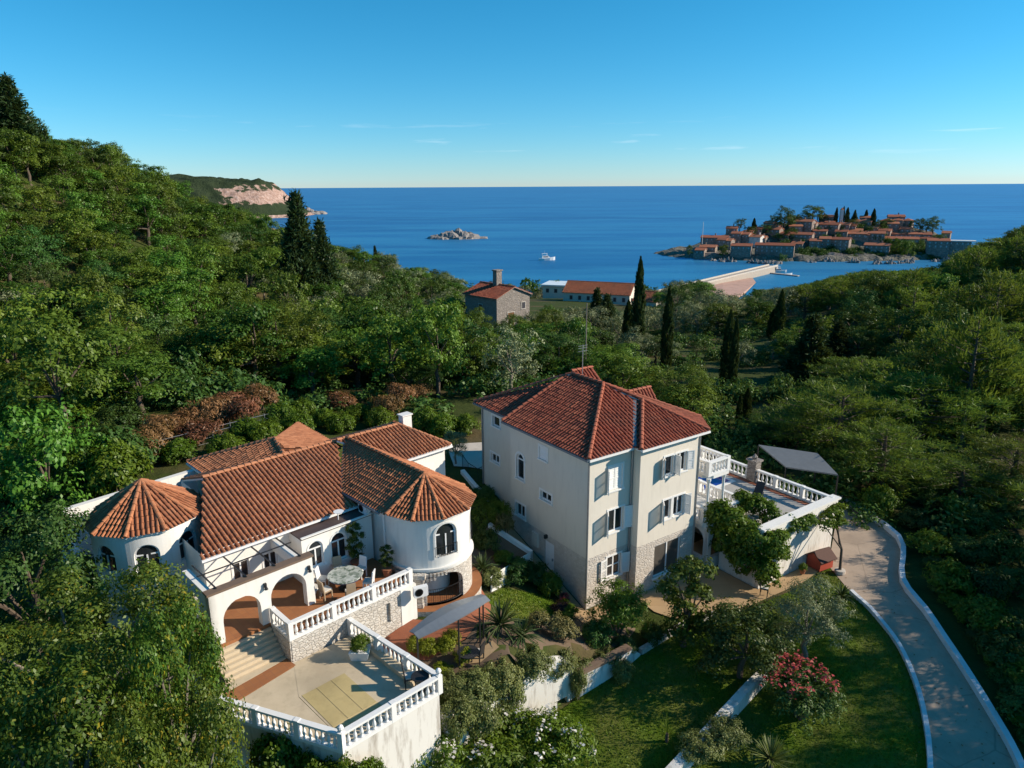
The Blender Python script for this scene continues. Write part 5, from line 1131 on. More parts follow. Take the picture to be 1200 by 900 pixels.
patio = [tw(BX0 - .05, BY + .05), tw(3.2, -2.3), tw(4.0, -3.9), tw(8.0, -5.15), (15.3, 37.2), (17.8, 38.7), (DL[0].x, DL[0].y), tw(17.5, -4.35), tw(9.9, -4.35), tw(9.9, -1.2), tw(9.1, -1.2), tw(9.1, 1.0), tw(8.2, 0.9), tw(8.2, BY)]
structure(sheet('patio', patio, 'paver_tan', 0.06, 1.2))
lawn = [(3.2, 30.0), (6.85, 32.7), tw(4.1, -4.15), tw(8.0, -5.4), (15.2, 36.9), (17.8, 38.4), (DL[0].x, DL[0].y - .15)] + [(p.x - .05, p.y) for p in ll[4:]] + [(17, 17), (0, 17), (-1, 25.5), (0.1, 27.8)]
structure(sheet('lawn', lawn, 'grass', 0.05, 0.8))
def gp(pts): return [(p.x, p.y) for p in (gat(*q) for q in pts)]
glawn = gp(((560, 704), (592, 690), (636, 698), (660, 712), (640, 726), (606, 730), (588, 714)))
structure(sheet('garden_lawn', glawn, 'grass', 0.05, 0.8))
structure(sheet('garden_bed', gp(((476, 752), (500, 766), (545, 752), (586, 716), (606, 732), (662, 714), (684, 722), (745, 738), (735, 752), (690, 782), (610, 782), (520, 806), (505, 792))), 'soil', 0.03, 0.8))
structure(sheet('brick_path', [vw(-4.9, -1.2), vw(-4.9, -2.2), vw(-3.5, -3.9), vw(-1.2, -4.3), vw(1.2, -3.6), vw(2.6, -2.2), vw(3.4, 0.2), vw(2.2, 0.2), vw(1.5, -1.4), vw(0, -2.2), vw(-1.6, -2.1), vw(-2.4, -1.1)], 'paver_brick', 0.08, 0.8))
structure(sheet('garden_path', gp(((541, 781), (560, 764), (577, 753), (585, 760), (563, 778))), 'paver_tan', 0.07, 0.8))
structure(sheet('side_path', [tw(-0.1, 0), tw(-0.1, 7.2), tw(-1.0, 7.2), tw(-1.1, 0.0), tw(-1.2, -1.2), tw(3.1, -1.4), tw(3.1, -0.1), tw(0, -.1)], 'paver_tan', 0.06, 0.8))
structure(sheet('rear_drive', gp(((524, 526), (532, 548), (568, 552), (600, 545), (600, 518), (540, 521))), 'concrete_pale', 0.10, 1.0))
# garden wall with a round-topped panel
gw = thing('arched_garden_wall', 'white garden wall with round topped panel below the hedge', 'wall', (0, 0, 0)); TRC = vw(-5.83, -7.92)
a, b = Vector((0.0, 27.95)), Vector((3.1, 30.12)); e = (b - a).normalized(); f = flat_map((a.x, a.y), (e.x, e.y), (e.y, -e.x)); Lw = (b - a).length
m = MB(); wall(m, f, Lw, -2.6, lambda s: 0.1 + 1.5 * math.sqrt(max(0.02, 1 - ((s - Lw / 2) / (Lw / 2)) ** 2)), [dict(s0=2.6, s1=3.25, z0=-1.6, z1=-0.9)], back=0.35, ds=0.16); mk('panel', m, 'stucco_weathered', gw)
m = MB(); m.hexa([f(2.65, -2.6, -1.1), f(3.4, -2.6, -1.1), f(3.4, -2.6, 0), f(2.65, -2.6, 0), f(2.65, -1.55, -0.5), f(3.4, -1.55, -0.5), f(3.4, -1.55, 0), f(2.65, -1.55, 0)]); mk('buttress', m, 'stucco_weathered', gw)
m = MB(); ribbon(m, [(TRC[0] + .1, TRC[1] + .6), (-1.5, 26.3), (-0.1, 27.95)], 0.35, lambda i: (2.4, 1.7, 0.8)[i], lambda x, y: 0.0, 4.0); tag(mk('garden_wall', m, 'stucco_weathered'), 'white garden wall hidden under hedge beside the lower terrace corner', 'wall')
o = thing('sloping_garden_wall', 'ochre stained white garden wall rising to a pointed end by the lawn', 'wall', (0, 0, 0)); m = MB(); SW = [(3.1, 30.12), (4.7, 31.2), (6.05, 32.2), (6.75, 32.85)]
ribbon(m, SW, 0.34, lambda i: (0.2, 0.22, 0.2, -0.7)[i], lambda x, y: 0.0, 2.6); mk('wall_body', m, 'stucco_weathered', o)
m = MB(); ribbon(m, SW[:3], 0.44, lambda i: (0.26, 0.28, 0.26)[i], lambda x, y: 0.0, -0.1); mk('coping', m, 'coping_brown', o)
m = MB(); q0 = tw(4.1, -4.05); ribbon(m, [(6.8, 32.8), q0, tw(6.0, -4.6)], 0.3, 0.30, tz, 0.8); tag(mk('garden_wall', m, 'stone_white'), 'low stone edging wall between patio steps and the lawn', 'wall')
lw0, lw1 = at(788, 898, -1.2), at(895, 793, -0.8); ld = Vector((lw1.x - lw0.x, lw1.y - lw0.y)).normalized(); lw0 = lw0 - Vector((ld.x, ld.y, 0)) * 3
m = MB(); ribbon(m, [(lw0.x + (lw1.x - lw0.x) * k / 8, lw0.y + (lw1.y - lw0.y) * k / 8) for k in range(9)], 0.45, lambda i: 0.75 if i < 8 else 0.6, tz, 1.6); tag(mk('lawn_wall', m, 'stucco_weathered'), 'diagonal weathered retaining wall crossing the lawn beside the oleander', 'wall')
pc, pa, pb = at(622, 646, 2.35), at(575, 675, 3.2), at(572, 613, 3.9); m = MB()
for a, b in ((pa, pc), (pc, pb)): m.hexa([(a.x, a.y - .13, 0), (b.x, b.y - .13, 0), (b.x + .13, b.y + .13, 0), (a.x + .13, a.y + .13, 0), (a.x, a.y - .13, a.z), (b.x, b.y - .13, b.z), (b.x + .13, b.y + .13, b.z), (a.x + .13, a.y + .13, a.z)])
tag(mk('planter_wall', m, 'stucco_white'), 'white planter wall in the passage between villa and tall house', 'wall')
m = MB(); q = vw(3.3, 1.5); m.q((pc.x, pc.y, pc.z - .2), (pb.x, pb.y, pb.z - .2), (q[0], q[1], 3.4), (pa.x, pa.y, pa.z - .2)); structure(mk('planter_soil', m, 'soil'))
# curved grey canopy on posts in front of the bay
cn = thing('garden_canopy', 'curved grey sheet canopy on thin posts in front of the round bay', 'canopy', (V_O[0], V_O[1], VZ), V_A); m = MB(); N = 14
for k in range(N):
    def row(q): 
        s_ = -5.05 + 4.75 * q; w_ = 0.62 + 0.5 * math.sin(math.pi * min(1, q * 1.05)); c_ = -5.0 - 0.15 * math.sin(math.pi * q); z_ = 2.3 + 0.28 * math.sin(math.pi * q); return (s_, c_ - w_ * 0.62, z_ - .04), (s_, c_, z_ + .08), (s_, c_ + w_ * 0.6, z_)
    r0, r1 = row(k / N), row((k + 1) / N)
    for j in range(2): m.q(r0[j], r1[j], r1[j + 1], r0[j + 1]); m.q(*[(p[0], p[1], p[2] - .04) for p in (r0[j + 1], r1[j + 1], r1[j], r0[j])])
mk('roof_sheet', m, 'grey_metal', cn)
for s_, t_ in ((-4.85, -5.0), (-0.75, -5.0), (-0.4, -4.9), (-2.7, -5.6)): m = MB(); m.tube([(s_, t_, -.6), (s_, t_, 2.36)], .045, 6); mk('post', m, 'dark_metal', cn)
rescale(cn, K)
# fence uphill of the villa
fp = [at(118, 582, 6.2), at(150, 556, 6.8), at(192, 530, 7.2), at(250, 515, 7.3), at(330, 495, 7.4)]; m = MB(); fo = thing('wire_fence', 'grey wire fence with thin posts on the bank behind the villa', 'fence', (0, 0, 0))
for a, b in zip(fp[:-1], fp[1:]):
    for q in (0.15, 0.5, 0.85, 1.15): m.tube([(a.x, a.y, a.z - .3 + q), (b.x, b.y, b.z - .3 + q)], .018, 4)
    n = int((b - a).length / 1.6) + 1
    for k in range(n): p = a.lerp(b, k / n); pm = MB(); pm.tube([(p.x, p.y, p.z - 1.5), (p.x, p.y, p.z + .95)], .03, 5); mk('post', pm, 'grey_metal', fo)
    n = int((b - a).length / .35)
    for k in range(n): p = a.lerp(b, k / n); m.tube([(p.x, p.y, p.z - .15), (p.x, p.y, p.z + .85)], .008, 3)
mk('wire', m, 'grey_metal', fo)
go = railing(None, [gat(542, 548), gat(549, 558), gat(560, 565), gat(571, 560)], 1.0, 0.16, 'iron_railing', 0.025); tag(go, 'dark iron railing at the rear drive beside the tall house corner', 'railing')
m = MB(); ribbon(m, gp(((542, 555), (556, 572), (572, 588))), 0.3, 0.3, tz, 0.6); tag(mk('garden_wall', m, 'stucco_white'), 'low white wall running down from the iron railing between the houses', 'wall')
# ------------------------------------------------------------------ furniture
tb = thing('round_table', 'round mosaic topped table on the upper terrace', 'table', (*vw(-5.1, 1.15), UTW), 0)
m = MB(); m.lathe((0, 0, .70), [(.05, 0), (.82, 0), (.85, .03), (.82, .06), (.05, .06)], 28); mk('table_top', m, 'mosaic', tb)
m = MB(); m.lathe((0, 0, 0), [(.35, 0), (.35, .05), (.09, .12), (.07, .55), (.2, .69)], 12); mk('pedestal', m, 'dark_metal', tb)
m = MB(); m.lathe((0, 0, .63), [(.78, 0), (.80, .06)], 24); mk('apron', m, 'blue_cloth', tb)
def make_chair(mat):
    P = []; m = MB(); m.box((0, 0, .44), (.46, .46, .06)); P.append(('seat', m, mat))
    m = MB(); m.hexa([(-.23, .18, .47), (.23, .18, .47), (.23, .23, .47), (-.23, .23, .47), (-.21, .26, 1.02), (.21, .26, 1.02), (.21, .31, 1.02), (-.21, .31, 1.02)]); P.append(('backrest', m, mat))
    for x in (-.2, .2):
        for y in (-.2, .2): m = MB(); m.box((x, y, .205), (.045, .045, .41)); P.append(('leg', m, mat))
    m = MB(); m.box((0, -.01, .495), (.42, .42, .05)); P.append(('cushion', m, 'cushion')); return [(n, q.mesh(n, mt)) for n, q, mt in P]
CH = {k: make_chair(k) for k in ('wicker', 'white_plastic', 'dark_metal')}
def chair(s, t, rz, mat, label, fr=None, z=UTW, group='chairs round the mosaic table'):
    x, y = vw(s, t) if fr is None else fr; o = thing('chair', label, 'chair', (x, y, z), V_A + rz, group)
    for n, me in CH[mat]: link(n, me, o)
for k, (mat, lb) in enumerate((('wicker', 'wicker chair at the balustrade side of the mosaic table'), ('wicker', 'dark wicker chair nearest the loggia arch at the mosaic table'), ('white_plastic', 'pale chair at the arched window side of the mosaic table'), ('wicker', 'wicker chair below the tall potted plant by the mosaic table'), ('white_plastic', 'pale high backed chair on the bay wall side of the mosaic table'), ('white_plastic', 'pale chair in the balustrade corner near the small potted plant'))):
    a = math.radians((250, 185, 130, 75, 20, 310)[k]); chair(-5.1 + 1.3 * math.cos(a), 1.15 + 1.3 * math.sin(a), a - math.pi / 2, mat, lb)
chair(-6.75, 1.6, math.radians(100), 'white_plastic', 'pale chair standing apart beside the loggia pillar', group='chairs round the mosaic table')
chair(0, 0, math.radians(60), 'dark_metal', 'dark metal chair in the corner of the lower terrace', vw(-6.5, -6.6), LTW, 'metal chairs outdoors')
chair(0, 0, math.radians(200), 'dark_metal', 'black garden chair beside the golden clipped bushes on the tan path', tuple(gat(560, 776))[:2], gat(560, 776).z + .07, 'metal chairs outdoors')
chair(0, 0, math.radians(20), 'dark_metal', 'dark chair on the patio below the climbing vine', tw(9.6, -5.0), 0.08, 'metal chairs outdoors')
g = thing('garden_table', 'round black garden table next to the black garden chair', 'table', tuple(gat(549, 779))); m = MB(); m.lathe((0, 0, .66), [(.02, 0), (.5, 0), (.5, .04), (.02, .04)], 20); mk('table_top', m, 'dark_metal', g); m = MB(); m.lathe((0, 0, 0), [(.25, 0), (.25, .03), (.04, .06), (.04, .66)], 8); mk('pedestal', m, 'dark_metal', g)
g = thing('iron_table', 'small round iron table in the corner of the lower terrace', 'table', (*vw(-6.35, -7.2), LTW)); m = MB(); m.lathe((0, 0, .66), [(.02, 0), (.36, 0), (.36, .03), (.02, .03)], 18); mk('table_top', m, 'dark_metal', g); m = MB(); m.lathe((0, 0, 0), [(.2, 0), (.2, .03), (.03, .06), (.03, .66)], 8); mk('pedestal', m, 'dark_metal', g)

# ------------------------------------------------------------------ foliage
def leaves_mesh(name, C, Nrm, size, aspect, mats, rng, tone=None, up=0.3, spread=0.8, fold=0.18, mat_idx=None, axis=None):
    """one folded leaf-shaped quad per centre"""
    n = len(C); N = Nrm + rng.normal(0, spread, (n, 3)) * 0.6; N[:, 2] += up; N /= np.linalg.norm(N, axis=1)[:, None] + 1e-9
    D = rng.normal(0, 1, (n, 3)) if axis is None else axis + rng.normal(0, 0.25, (n, 3))
    if axis is None: D -= N * (D * N).sum(1)[:, None]
    else: N -= D * ((N * D).sum(1) / (D * D).sum(1))[:, None]; N /= np.linalg.norm(N, axis=1)[:, None] + 1e-9
    D /= np.linalg.norm(D, axis=1)[:, None] + 1e-9; S = np.cross(N, D)
    l = (size * rng.uniform(0.7, 1.3, n))[:, None]; w = l * aspect
    V = np.empty((n, 4, 3)); V[:, 0] = C - D * l * 0.5; V[:, 1] = C + S * w * 0.5 + N * w * fold + D * l * 0.05; V[:, 2] = C + D * l * 0.5; V[:, 3] = C - S * w * 0.5 + N * w * fold + D * l * 0.05
    return V.reshape(-1, 3), rng.uniform(0, 1, n) if tone is None else tone
def np_mesh(name, V, tone, mats, mi=None, extra=None):
    """V: 4n x 3 quads; extra: MB appended with its own material indices"""
    n = len(V) // 4; ev = extra.v if extra else []; ef = extra.f if extra else []
    me = bpy.data.meshes.new(name); nv = len(V) + len(ev); me.vertices.add(nv)
    co = np.concatenate([V.reshape(-1), np.array(ev, dtype=float).reshape(-1)]) if ev else V.reshape(-1); me.vertices.foreach_set('co', co.astype(np.float32))
    lt = [4] * n + [len(f) for f in ef]; idx = list(range(4 * n)); 
    for f in ef: idx.extend([i + 4 * n for i in f])
    me.loops.add(len(idx)); me.loops.foreach_set('vertex_index', idx); me.polygons.add(len(lt)); st = np.concatenate([[0], np.cumsum(lt)[:-1]]); me.polygons.foreach_set('loop_start', st.astype(np.int32))
    for mm in ([mats] if isinstance(mats, str) else mats): me.materials.append(MATS[mm])
    mi_ = (np.zeros(n, int) if mi is None else mi).tolist() + (extra.m if extra else []); me.polygons.foreach_set('material_index', mi_)
    me.update(calc_edges=True); a = me.attributes.new('tone', 'FLOAT', 'FACE'); a.data.foreach_set('value', np.concatenate([tone, np.array(extra.t if extra else [])]).astype(np.float32)); return me
def ball(rng, n, shell=0.5):
    d = rng.normal(0, 1, (n, 3)); d /= np.linalg.norm(d, axis=1)[:, None]; return d, rng.uniform(shell, 1, n) ** 0.7
def clumped(rng, lobes, per_lobe, per_clump, clump_r, size, aspect, up=0.35, droop=0.0, flat=1.0):
    """lobes: list of (centre, radius); clumps sit over each lobe's surface"""
    C = []; N = []; T = []
    for c, r in lobes:
        d, q = ball(rng, per_lobe, 0.55); d[:, 2] = np.where(d[:, 2] < -0.35, -d[:, 2], d[:, 2]); cc = np.array(c) + d * (q * r)[:, None] * np.array([1, 1, flat])
        for k in range(per_lobe):
            e, q2 = ball(rng, per_clump, 0.2); pts = cc[k] + e * (q2 * clump_r * rng.uniform(0.7, 1.25))[:, None] * np.array([1, 1, 0.75 * flat]); pts[:, 2] -= droop * rng.uniform(0, 1, per_clump)
            C.append(pts); nn = e * 0.6 + d[k] * 0.8; N.append(nn); T.append(np.clip(rng.normal(rng.uniform(0.3, 0.7), 0.22, per_clump), 0, 1))
    C = np.concatenate(C); N = np.concatenate(N); T = np.concatenate(T)
    return leaves_mesh('', C, N, size, aspect, None, rng, T, up)
def trunk_mb(rng, h, r, tops, bend=0.15, split=0.35):
    m = MB(); pts = [(0, 0, -0.6)]
    for k in range(1, 5): z = h * split * k / 4; pts.append((rng.uniform(-bend, bend) * k * 0.4, rng.uniform(-bend, bend) * k * 0.4, z))
    m.tube(pts, [r * 1.35, r * 1.05, r, r * 0.9, r * 0.8], 7); top = Vector(pts[-1])
    for t in tops:
        t = Vector(t); mid = top.lerp(t, 0.5) + Vector((rng.uniform(-.3, .3), rng.uniform(-.3, .3), rng.uniform(0, .3))) * (h / 8); m.tube([top, mid, t], [r * 0.55, r * 0.35, r * 0.12], 5, False)
    return m
PROTO = {}
def broadleaf(key, seed, h, R, nl, pl, pc, cr, size, leaf, bark='bark', lowest=0.28, aspect=0.6, lobe=(0.36, 0.5), droop=0.0, single=False, flat=0.9):
    rng = np.random.RandomState(seed); lobes = [((0, 0, h - R * 0.45), R * 0.5)]
    for k in range(nl):
        a = 2.4 * k + rng.uniform(-.4, .4); z = lowest + (0.9 - lowest) * ((k + .5) / nl); w = math.sqrt(max(0.05, 1 - ((z - 0.52) / 0.5) ** 2)); rr = R * rng.uniform(*lobe)
        lobes.append(((math.cos(a) * (R - rr * .8) * w * rng.uniform(.8, 1.1), math.sin(a) * (R - rr * .8) * w * rng.uniform(.8, 1.1), h * z), rr))
    V, T = clumped(rng, lobes, pl, pc, cr, size, aspect, droop=droop, flat=flat); tm = trunk_mb(rng, h, 0.032 * h, [l[0] for l in lobes[::2]])
    if single: tm.m = [1] * len(tm.f); PROTO[key] = dict(mesh=np_mesh('tree', V, T, [leaf, bark], None, tm), h=h, R=R)
    else: PROTO[key] = dict(crown=np_mesh('crown', V, T, leaf), trunk=tm.mesh('trunk', bark), h=h, R=R)
def spindle(key, seed, h, R, n, size, leaf, pw=0.5, single=True, aspect=0.35):
    rng = np.random.RandomState(seed); z = rng.uniform(0.02, 1, n) ** 0.85; prof = np.sin(np.pi * np.clip(z * 0.93 + 0.09, 0, 1)) ** pw * (1 - 0.45 * z); a = rng.uniform(0, 2 * np.pi, n); bump = 1 + 0.16 * np.sin(a * 3 + z * 19) + 0.12 * np.sin(a * 7 - z * 41)
    r = R * prof * bump * rng.uniform(0.62, 1.05, n); C = np.stack([r * np.cos(a), r * np.sin(a), z * h], 1); N = np.stack([np.cos(a), np.sin(a), 0.2 + 0 * a], 1); ax = np.stack([0.35 * np.cos(a), 0.35 * np.sin(a), np.ones(n)], 1)
    V, T = leaves_mesh('', C, N, size, aspect, None, rng, np.clip(0.5 + 0.3 * np.sin(a * 5 + z * 30) + rng.normal(0, .18, n), 0, 1), 0.0, 0.6, axis=ax); tm = MB(); tm.tube([(0, 0, -.6), (0, 0, h * .85)], [R * .16, .03], 6); tm.m = [1] * len(tm.f)
    PROTO[key] = dict(mesh=np_mesh('tree', V, T, [leaf, 'bark'], None, tm), h=h, R=R)
def pine(key, seed, h, R, nb, tufts, needles, tr, nl, leaf='leaf_pine', cone=False, single=True, lowest=0.25, aspect=0.10):
    rng = np.random.RandomState(seed); C = []; N = []; AX = []; T = []; tm = MB(); tm.tube([(0, 0, -.6), (rng.uniform(-.2, .2), 0, h * .5), (0, 0, h * .97)], [0.03 * h, 0.02 * h, 0.04], 7); tm_f0 = 0
    for b in range(nb):
        q = (b + rng.uniform(0, 1)) / nb; z = h * (lowest + (0.97 - lowest) * q); L = R * ((1 - q) ** 1.05 + 0.05 if cone else math.sin(math.pi * min(1, 0.25 + 0.72 * q)) ** 0.8 * 1.05) * rng.uniform(.75, 1.12); a = b * 2.4 + rng.uniform(-.5, .5)
        rise = L * (0.05 if cone else 0.35) * rng.uniform(.2, 1.2); e = Vector((math.cos(a) * L, math.sin(a) * L, z + rise)); tm.tube([(0, 0, z - .1), tuple(e)], [0.012 * h * (1 - q * .7), 0.015], 4, False)
        nt = max(2, int(tufts * L / R))
        for k in range(nt):
            f = rng.uniform(0.3, 1.0); p = np.array([e.x * f, e.y * f, z + rise * f]) + rng.normal(0, 0.10 * L, 3) * np.array([1, 1, 0.55]); base = np.array([e.x / L * .5, e.y / L * .5, 0.9 if not cone else 0.45])
            d = base + rng.normal(0, .6, (needles, 3)); d /= np.linalg.norm(d, axis=1)[:, None]; C.append(p + d * nl * 0.5 * rng.uniform(.6, 1.1, (needles, 1)) + rng.normal(0, tr, (needles, 3))); AX.append(d); N.append(rng.normal(0, 1, (needles, 3))); T.append(np.clip(rng.normal(rng.uniform(.2, .8), .16, needles), 0, 1))
    V, T = leaves_mesh('', np.concatenate(C), np.concatenate(N), nl, aspect, None, rng, np.concatenate(T), 0, 0.5, axis=np.concatenate(AX))
    if single: tm.m = [1] * len(tm.f); PROTO[key] = dict(mesh=np_mesh('tree', V, T, [leaf, 'bark'], None, tm), h=h, R=R)
    else: PROTO[key] = dict(crown=np_mesh('crown', V, T, leaf), trunk=tm.mesh('trunk', 'bark'), h=h, R=R)
for k in range(5): broadleaf('broad%d' % k, 20 + k, 7.5, 3.1, 10, 10, 40, 0.72, 0.27, 'leaf_bright', single=True)
for k in range(4): broadleaf('holm%d' % k, 40 + k, 7.0, 3.2, 9, 10, 40, 0.7, 0.24, 'leaf_dark', single=True, lowest=0.2)
for k in range(4): broadleaf('olive%d' % k, 60 + k, 5.5, 2.9, 8, 10, 30, 0.6, 0.27, 'leaf_olive', 'bark_pale', single=True, lowest=0.3, aspect=0.4)
for k in range(2): broadleaf('oak%d' % k, 80 + k, 11, 5.2, 18, 14, 60, 0.8, 0.23, 'leaf_bright', lowest=0.22, lobe=(.26, .4))
for k in range(2): broadleaf('oakdark%d' % k, 85 + k, 11, 5.0, 17, 14, 60, 0.78, 0.22, 'leaf_dark', lowest=0.2, lobe=(.26, .4))
for k in range(2): spindle('cypress%d' % k, 90 + k, 12, 1.25, 5200, 0.55, 'leaf_cypress')
for k in range(3): pine('pine%d' % k, 100 + k, 11, 4.6, 42, 11, 26, 0.22, 0.62, single=False)
for k in range(2): pine('farpine%d' % k, 110 + k, 11, 4.2, 30, 8, 16, 0.25, 0.8, aspect=0.16)
for k in range(2): pine('fir%d' % k, 120 + k, 14, 3.9, 105, 13, 18, 0.26, 0.75, 'leaf_cypress', True, lowest=0.05, aspect=0.26)
def clump_bush(key, seed, R, h, nl, pl, pc, cr, size, leaf, aspect=0.55, up=0.4, petals=None, np_=0, lobe=(0.4, 0.6), psize=None):
    rng = np.random.RandomState(seed); lobes = [((0, 0, h * .55), R * .6)]
    for k in range(nl):
        a = 2.4 * k; rr = R * rng.uniform(*lobe); lobes.append(((math.cos(a) * (R - rr) * rng.uniform(.7, 1.1), math.sin(a) * (R - rr) * rng.uniform(.7, 1.1), max(rr * .5, h - rr) * rng.uniform(.45, 1.0)), rr))
    V, T = clumped(rng, lobes, pl, pc, cr, size, aspect, up); mi = None; mats = leaf
    if petals:
        C = V.reshape(-1, 4, 3).mean(1); zr = C[:, 2] + 0.25 * np.hypot(C[:, 0], C[:, 1]) + rng.uniform(0, .6 * h, len(C)); pick = np.argsort(-zr)[:np_ * 3]; pick = rng.choice(pick, np_, False)
        P = []; 
        for q in range(5): P.append(C[pick] + rng.normal(0, size * .5, (np_, 3)) + np.array([0, 0, size * .3]))
        P = np.concatenate(P); V2, T2 = leaves_mesh('', P, np.tile([0, 0, 1.0], (len(P), 1)), psize or size * .8, 0.8, None, rng, None, 0.4); mi = np.concatenate([np.zeros(len(T), int), np.ones(len(T2), int)]); V = np.concatenate([V, V2]); T = np.concatenate([T, T2]); mats = [leaf, petals]
    tm = MB(); 
    for k in range(4): a = k * 1.6; tm.tube([(0, 0, -.3), (math.cos(a) * R * .25, math.sin(a) * R * .25, h * .35), (math.cos(a) * R * .5, math.sin(a) * R * .5, h * .7)], [.05 * R, .035 * R, .015 * R], 5, False)
    PROTO[key] = dict(crown=np_mesh('foliage', V, T, mats, mi), trunk=tm.mesh('stem', 'bark'), h=h, R=R)
def strap_plant(key, seed, n, L, w, leaf, droop=0.7, stem=0.2):
    rng = random.Random(seed); m = MB()
    for k in range(n):
        a = rng.uniform(0, 6.283); el = rng.uniform(0.15, 1.35); l = L * rng.uniform(.75, 1.1); d = Vector((math.cos(a) * math.cos(el), math.sin(a) * math.cos(el), math.sin(el))); s_ = Vector((-math.sin(a), math.cos(a), 0)); P = []; m.tone = rng.random()
        for j in range(6):
            f = j / 5; c = d * (l * f); c.z -= droop * l * f * f * math.cos(el) * .8; ww = w * (1 - f) ** .6 * (0.6 + f); P.append((c + s_ * ww * .5 + Vector((0, 0, stem)), c + Vector((0, 0, stem - ww * .25)), c - s_ * ww * .5 + Vector((0, 0, stem))))
        for j in range(5):
            for q in range(2): m.q(P[j][q], P[j + 1][q], P[j + 1][q + 1], P[j][q + 1])
    t = MB(); t.tube([(0, 0, -.2), (0, 0, stem + .1)], [.12, .09], 7); PROTO[key] = dict(crown=m.mesh('fronds', leaf), trunk=t.mesh('stem', 'bark'), h=L, R=L)
CN = {'crown': 'crown', 'trunk': 'trunk'}
def plant(key, x, y, label, cat, name, h=None, w=None, z=None, rz=None, group=None, parts=('trunk', 'crown')):
    p = PROTO[key]; sz = (h / p['h']) if h else 1.0; sx = (w / 2 / p['R']) if w else sz; z = tz(x, y) if z is None else z; rz = RNG.uniform(0, 6.28) if rz is None else rz
    if 'mesh' in p:
        o = link(name, p['mesh'], None, (x, y, z), rz, (sx, sx, sz)); return tag(o, label, cat, group)
    o = thing(name, label, cat, (x, y, z), rz, group); o.scale = (sx, sx, sz)
    for k, n in zip(('trunk', 'crown'), parts): link(n, p[k], o)
    return o
def tree_px(key, px, ytop, Y, label, name='tree', wpx=None, group=None, cat='tree'):
    q = atY(px, ytop, Y); zb = tz(q.x, q.y); h = max(2.0, q.z - zb); return plant(key, q.x, q.y, label, cat, name, h, (wpx * Y / F if wpx else None), zb, group=group)
PL = ('stem', 'foliage'); PF = ('stem', 'fronds')
# ------------------------------------------------------------------ garden plants
broadleaf('near0', 201, 11.5, 5.6, 26, 20, 62, 0.75, 0.21, 'leaf_near', 'bark_pale', lowest=0.22, lobe=(.2, .34), aspect=.55)
broadleaf('near1', 202, 9.5, 4.4, 20, 18, 60, 0.7, 0.20, 'leaf_near', 'bark_pale', lowest=0.2, lobe=(.22, .36), aspect=.55)
broadleaf('neardark', 203, 10.5, 4.8, 20, 18, 60, 0.75, 0.22, 'leaf_dark', 'bark', lowest=0.15, lobe=(.22, .36), aspect=.55)
broadleaf('magnolia', 204, 5.6, 1.55, 13, 12, 26, 0.38, 0.24, 'leaf_magnolia', 'bark', lowest=0.1, lobe=(.34, .5), aspect=.5)
broadleaf('citrus', 205, 4.4, 2.2, 14, 13, 44, 0.45, 0.17, 'leaf_dark', 'bark', lowest=0.2, lobe=(.3, .42), aspect=.5)
broadleaf('garden_olive', 206, 4.6, 2.0, 13, 14, 46, 0.42, 0.15, 'leaf_olive', 'bark_pale', lowest=0.34, lobe=(.28, .42), aspect=.3)
clump_bush('light_shrub', 210, 1.7, 2.7, 12, 12, 46, 0.36, 0.16, 'leaf_vine', .35)
clump_bush('gold_ball', 211, .5, .8, 5, 14, 34, 0.17, 0.085, 'leaf_gold', .4)
clump_bush('bronze_ball', 212, .85, 1.3, 7, 14, 40, 0.22, 0.10, 'leaf_bronze', .55)
clump_bush('purple_shrub', 213, .7, .7, 6, 12, 34, 0.2, 0.10, 'leaf_purple', .55)
clump_bush('green_shrub', 214, 1.0, 1.2, 8, 14, 44, 0.28, 0.13, 'leaf_vine', .5)
clump_bush('dark_shrub', 215, 1.3, 1.6, 9, 13, 46, 0.32, 0.14, 'leaf_dark', .55)
clump_bush('hedge_clump', 216, 1.1, 1.3, 8, 14, 50, 0.26, 0.11, 'leaf_variegated', .45)
clump_bush('oleander', 217, 1.7, 2.3, 12, 14, 42, 0.34, 0.17, 'leaf_dark', .3, petals='petal_red', np_=105, psize=.15)
clump_bush('white_flowers', 218, 2.0, 2.6, 13, 14, 46, 0.36, 0.18, 'leaf_vine', .38, petals='petal_white', np_=26, psize=.14)
clump_bush('pink_flowers', 230, .6, .6, 5, 10, 26, .16, .1, 'leaf_vine', .5, petals='petal_red', np_=60, psize=.13)
clump_bush('dry_shrub', 219, 1.3, 1.6, 8, 10, 36, 0.34, 0.2, 'leaf_dry', .3)
clump_bush('ivy', 220, 1.4, 1.6, 10, 13, 46, 0.3, 0.14, 'leaf_vine', .7)
strap_plant('cordyline', 221, 90, 1.25, .09, 'leaf_strap', .55, .35); strap_plant('yucca', 222, 110, 1.0, .06, 'leaf_yucca', .35, .3); strap_plant('palm', 223, 60, 1.5, .2, 'leaf_strap', .8, .5)
strap_plant('sapling', 224, 14, .9, .05, 'leaf_vine', .2, .2)
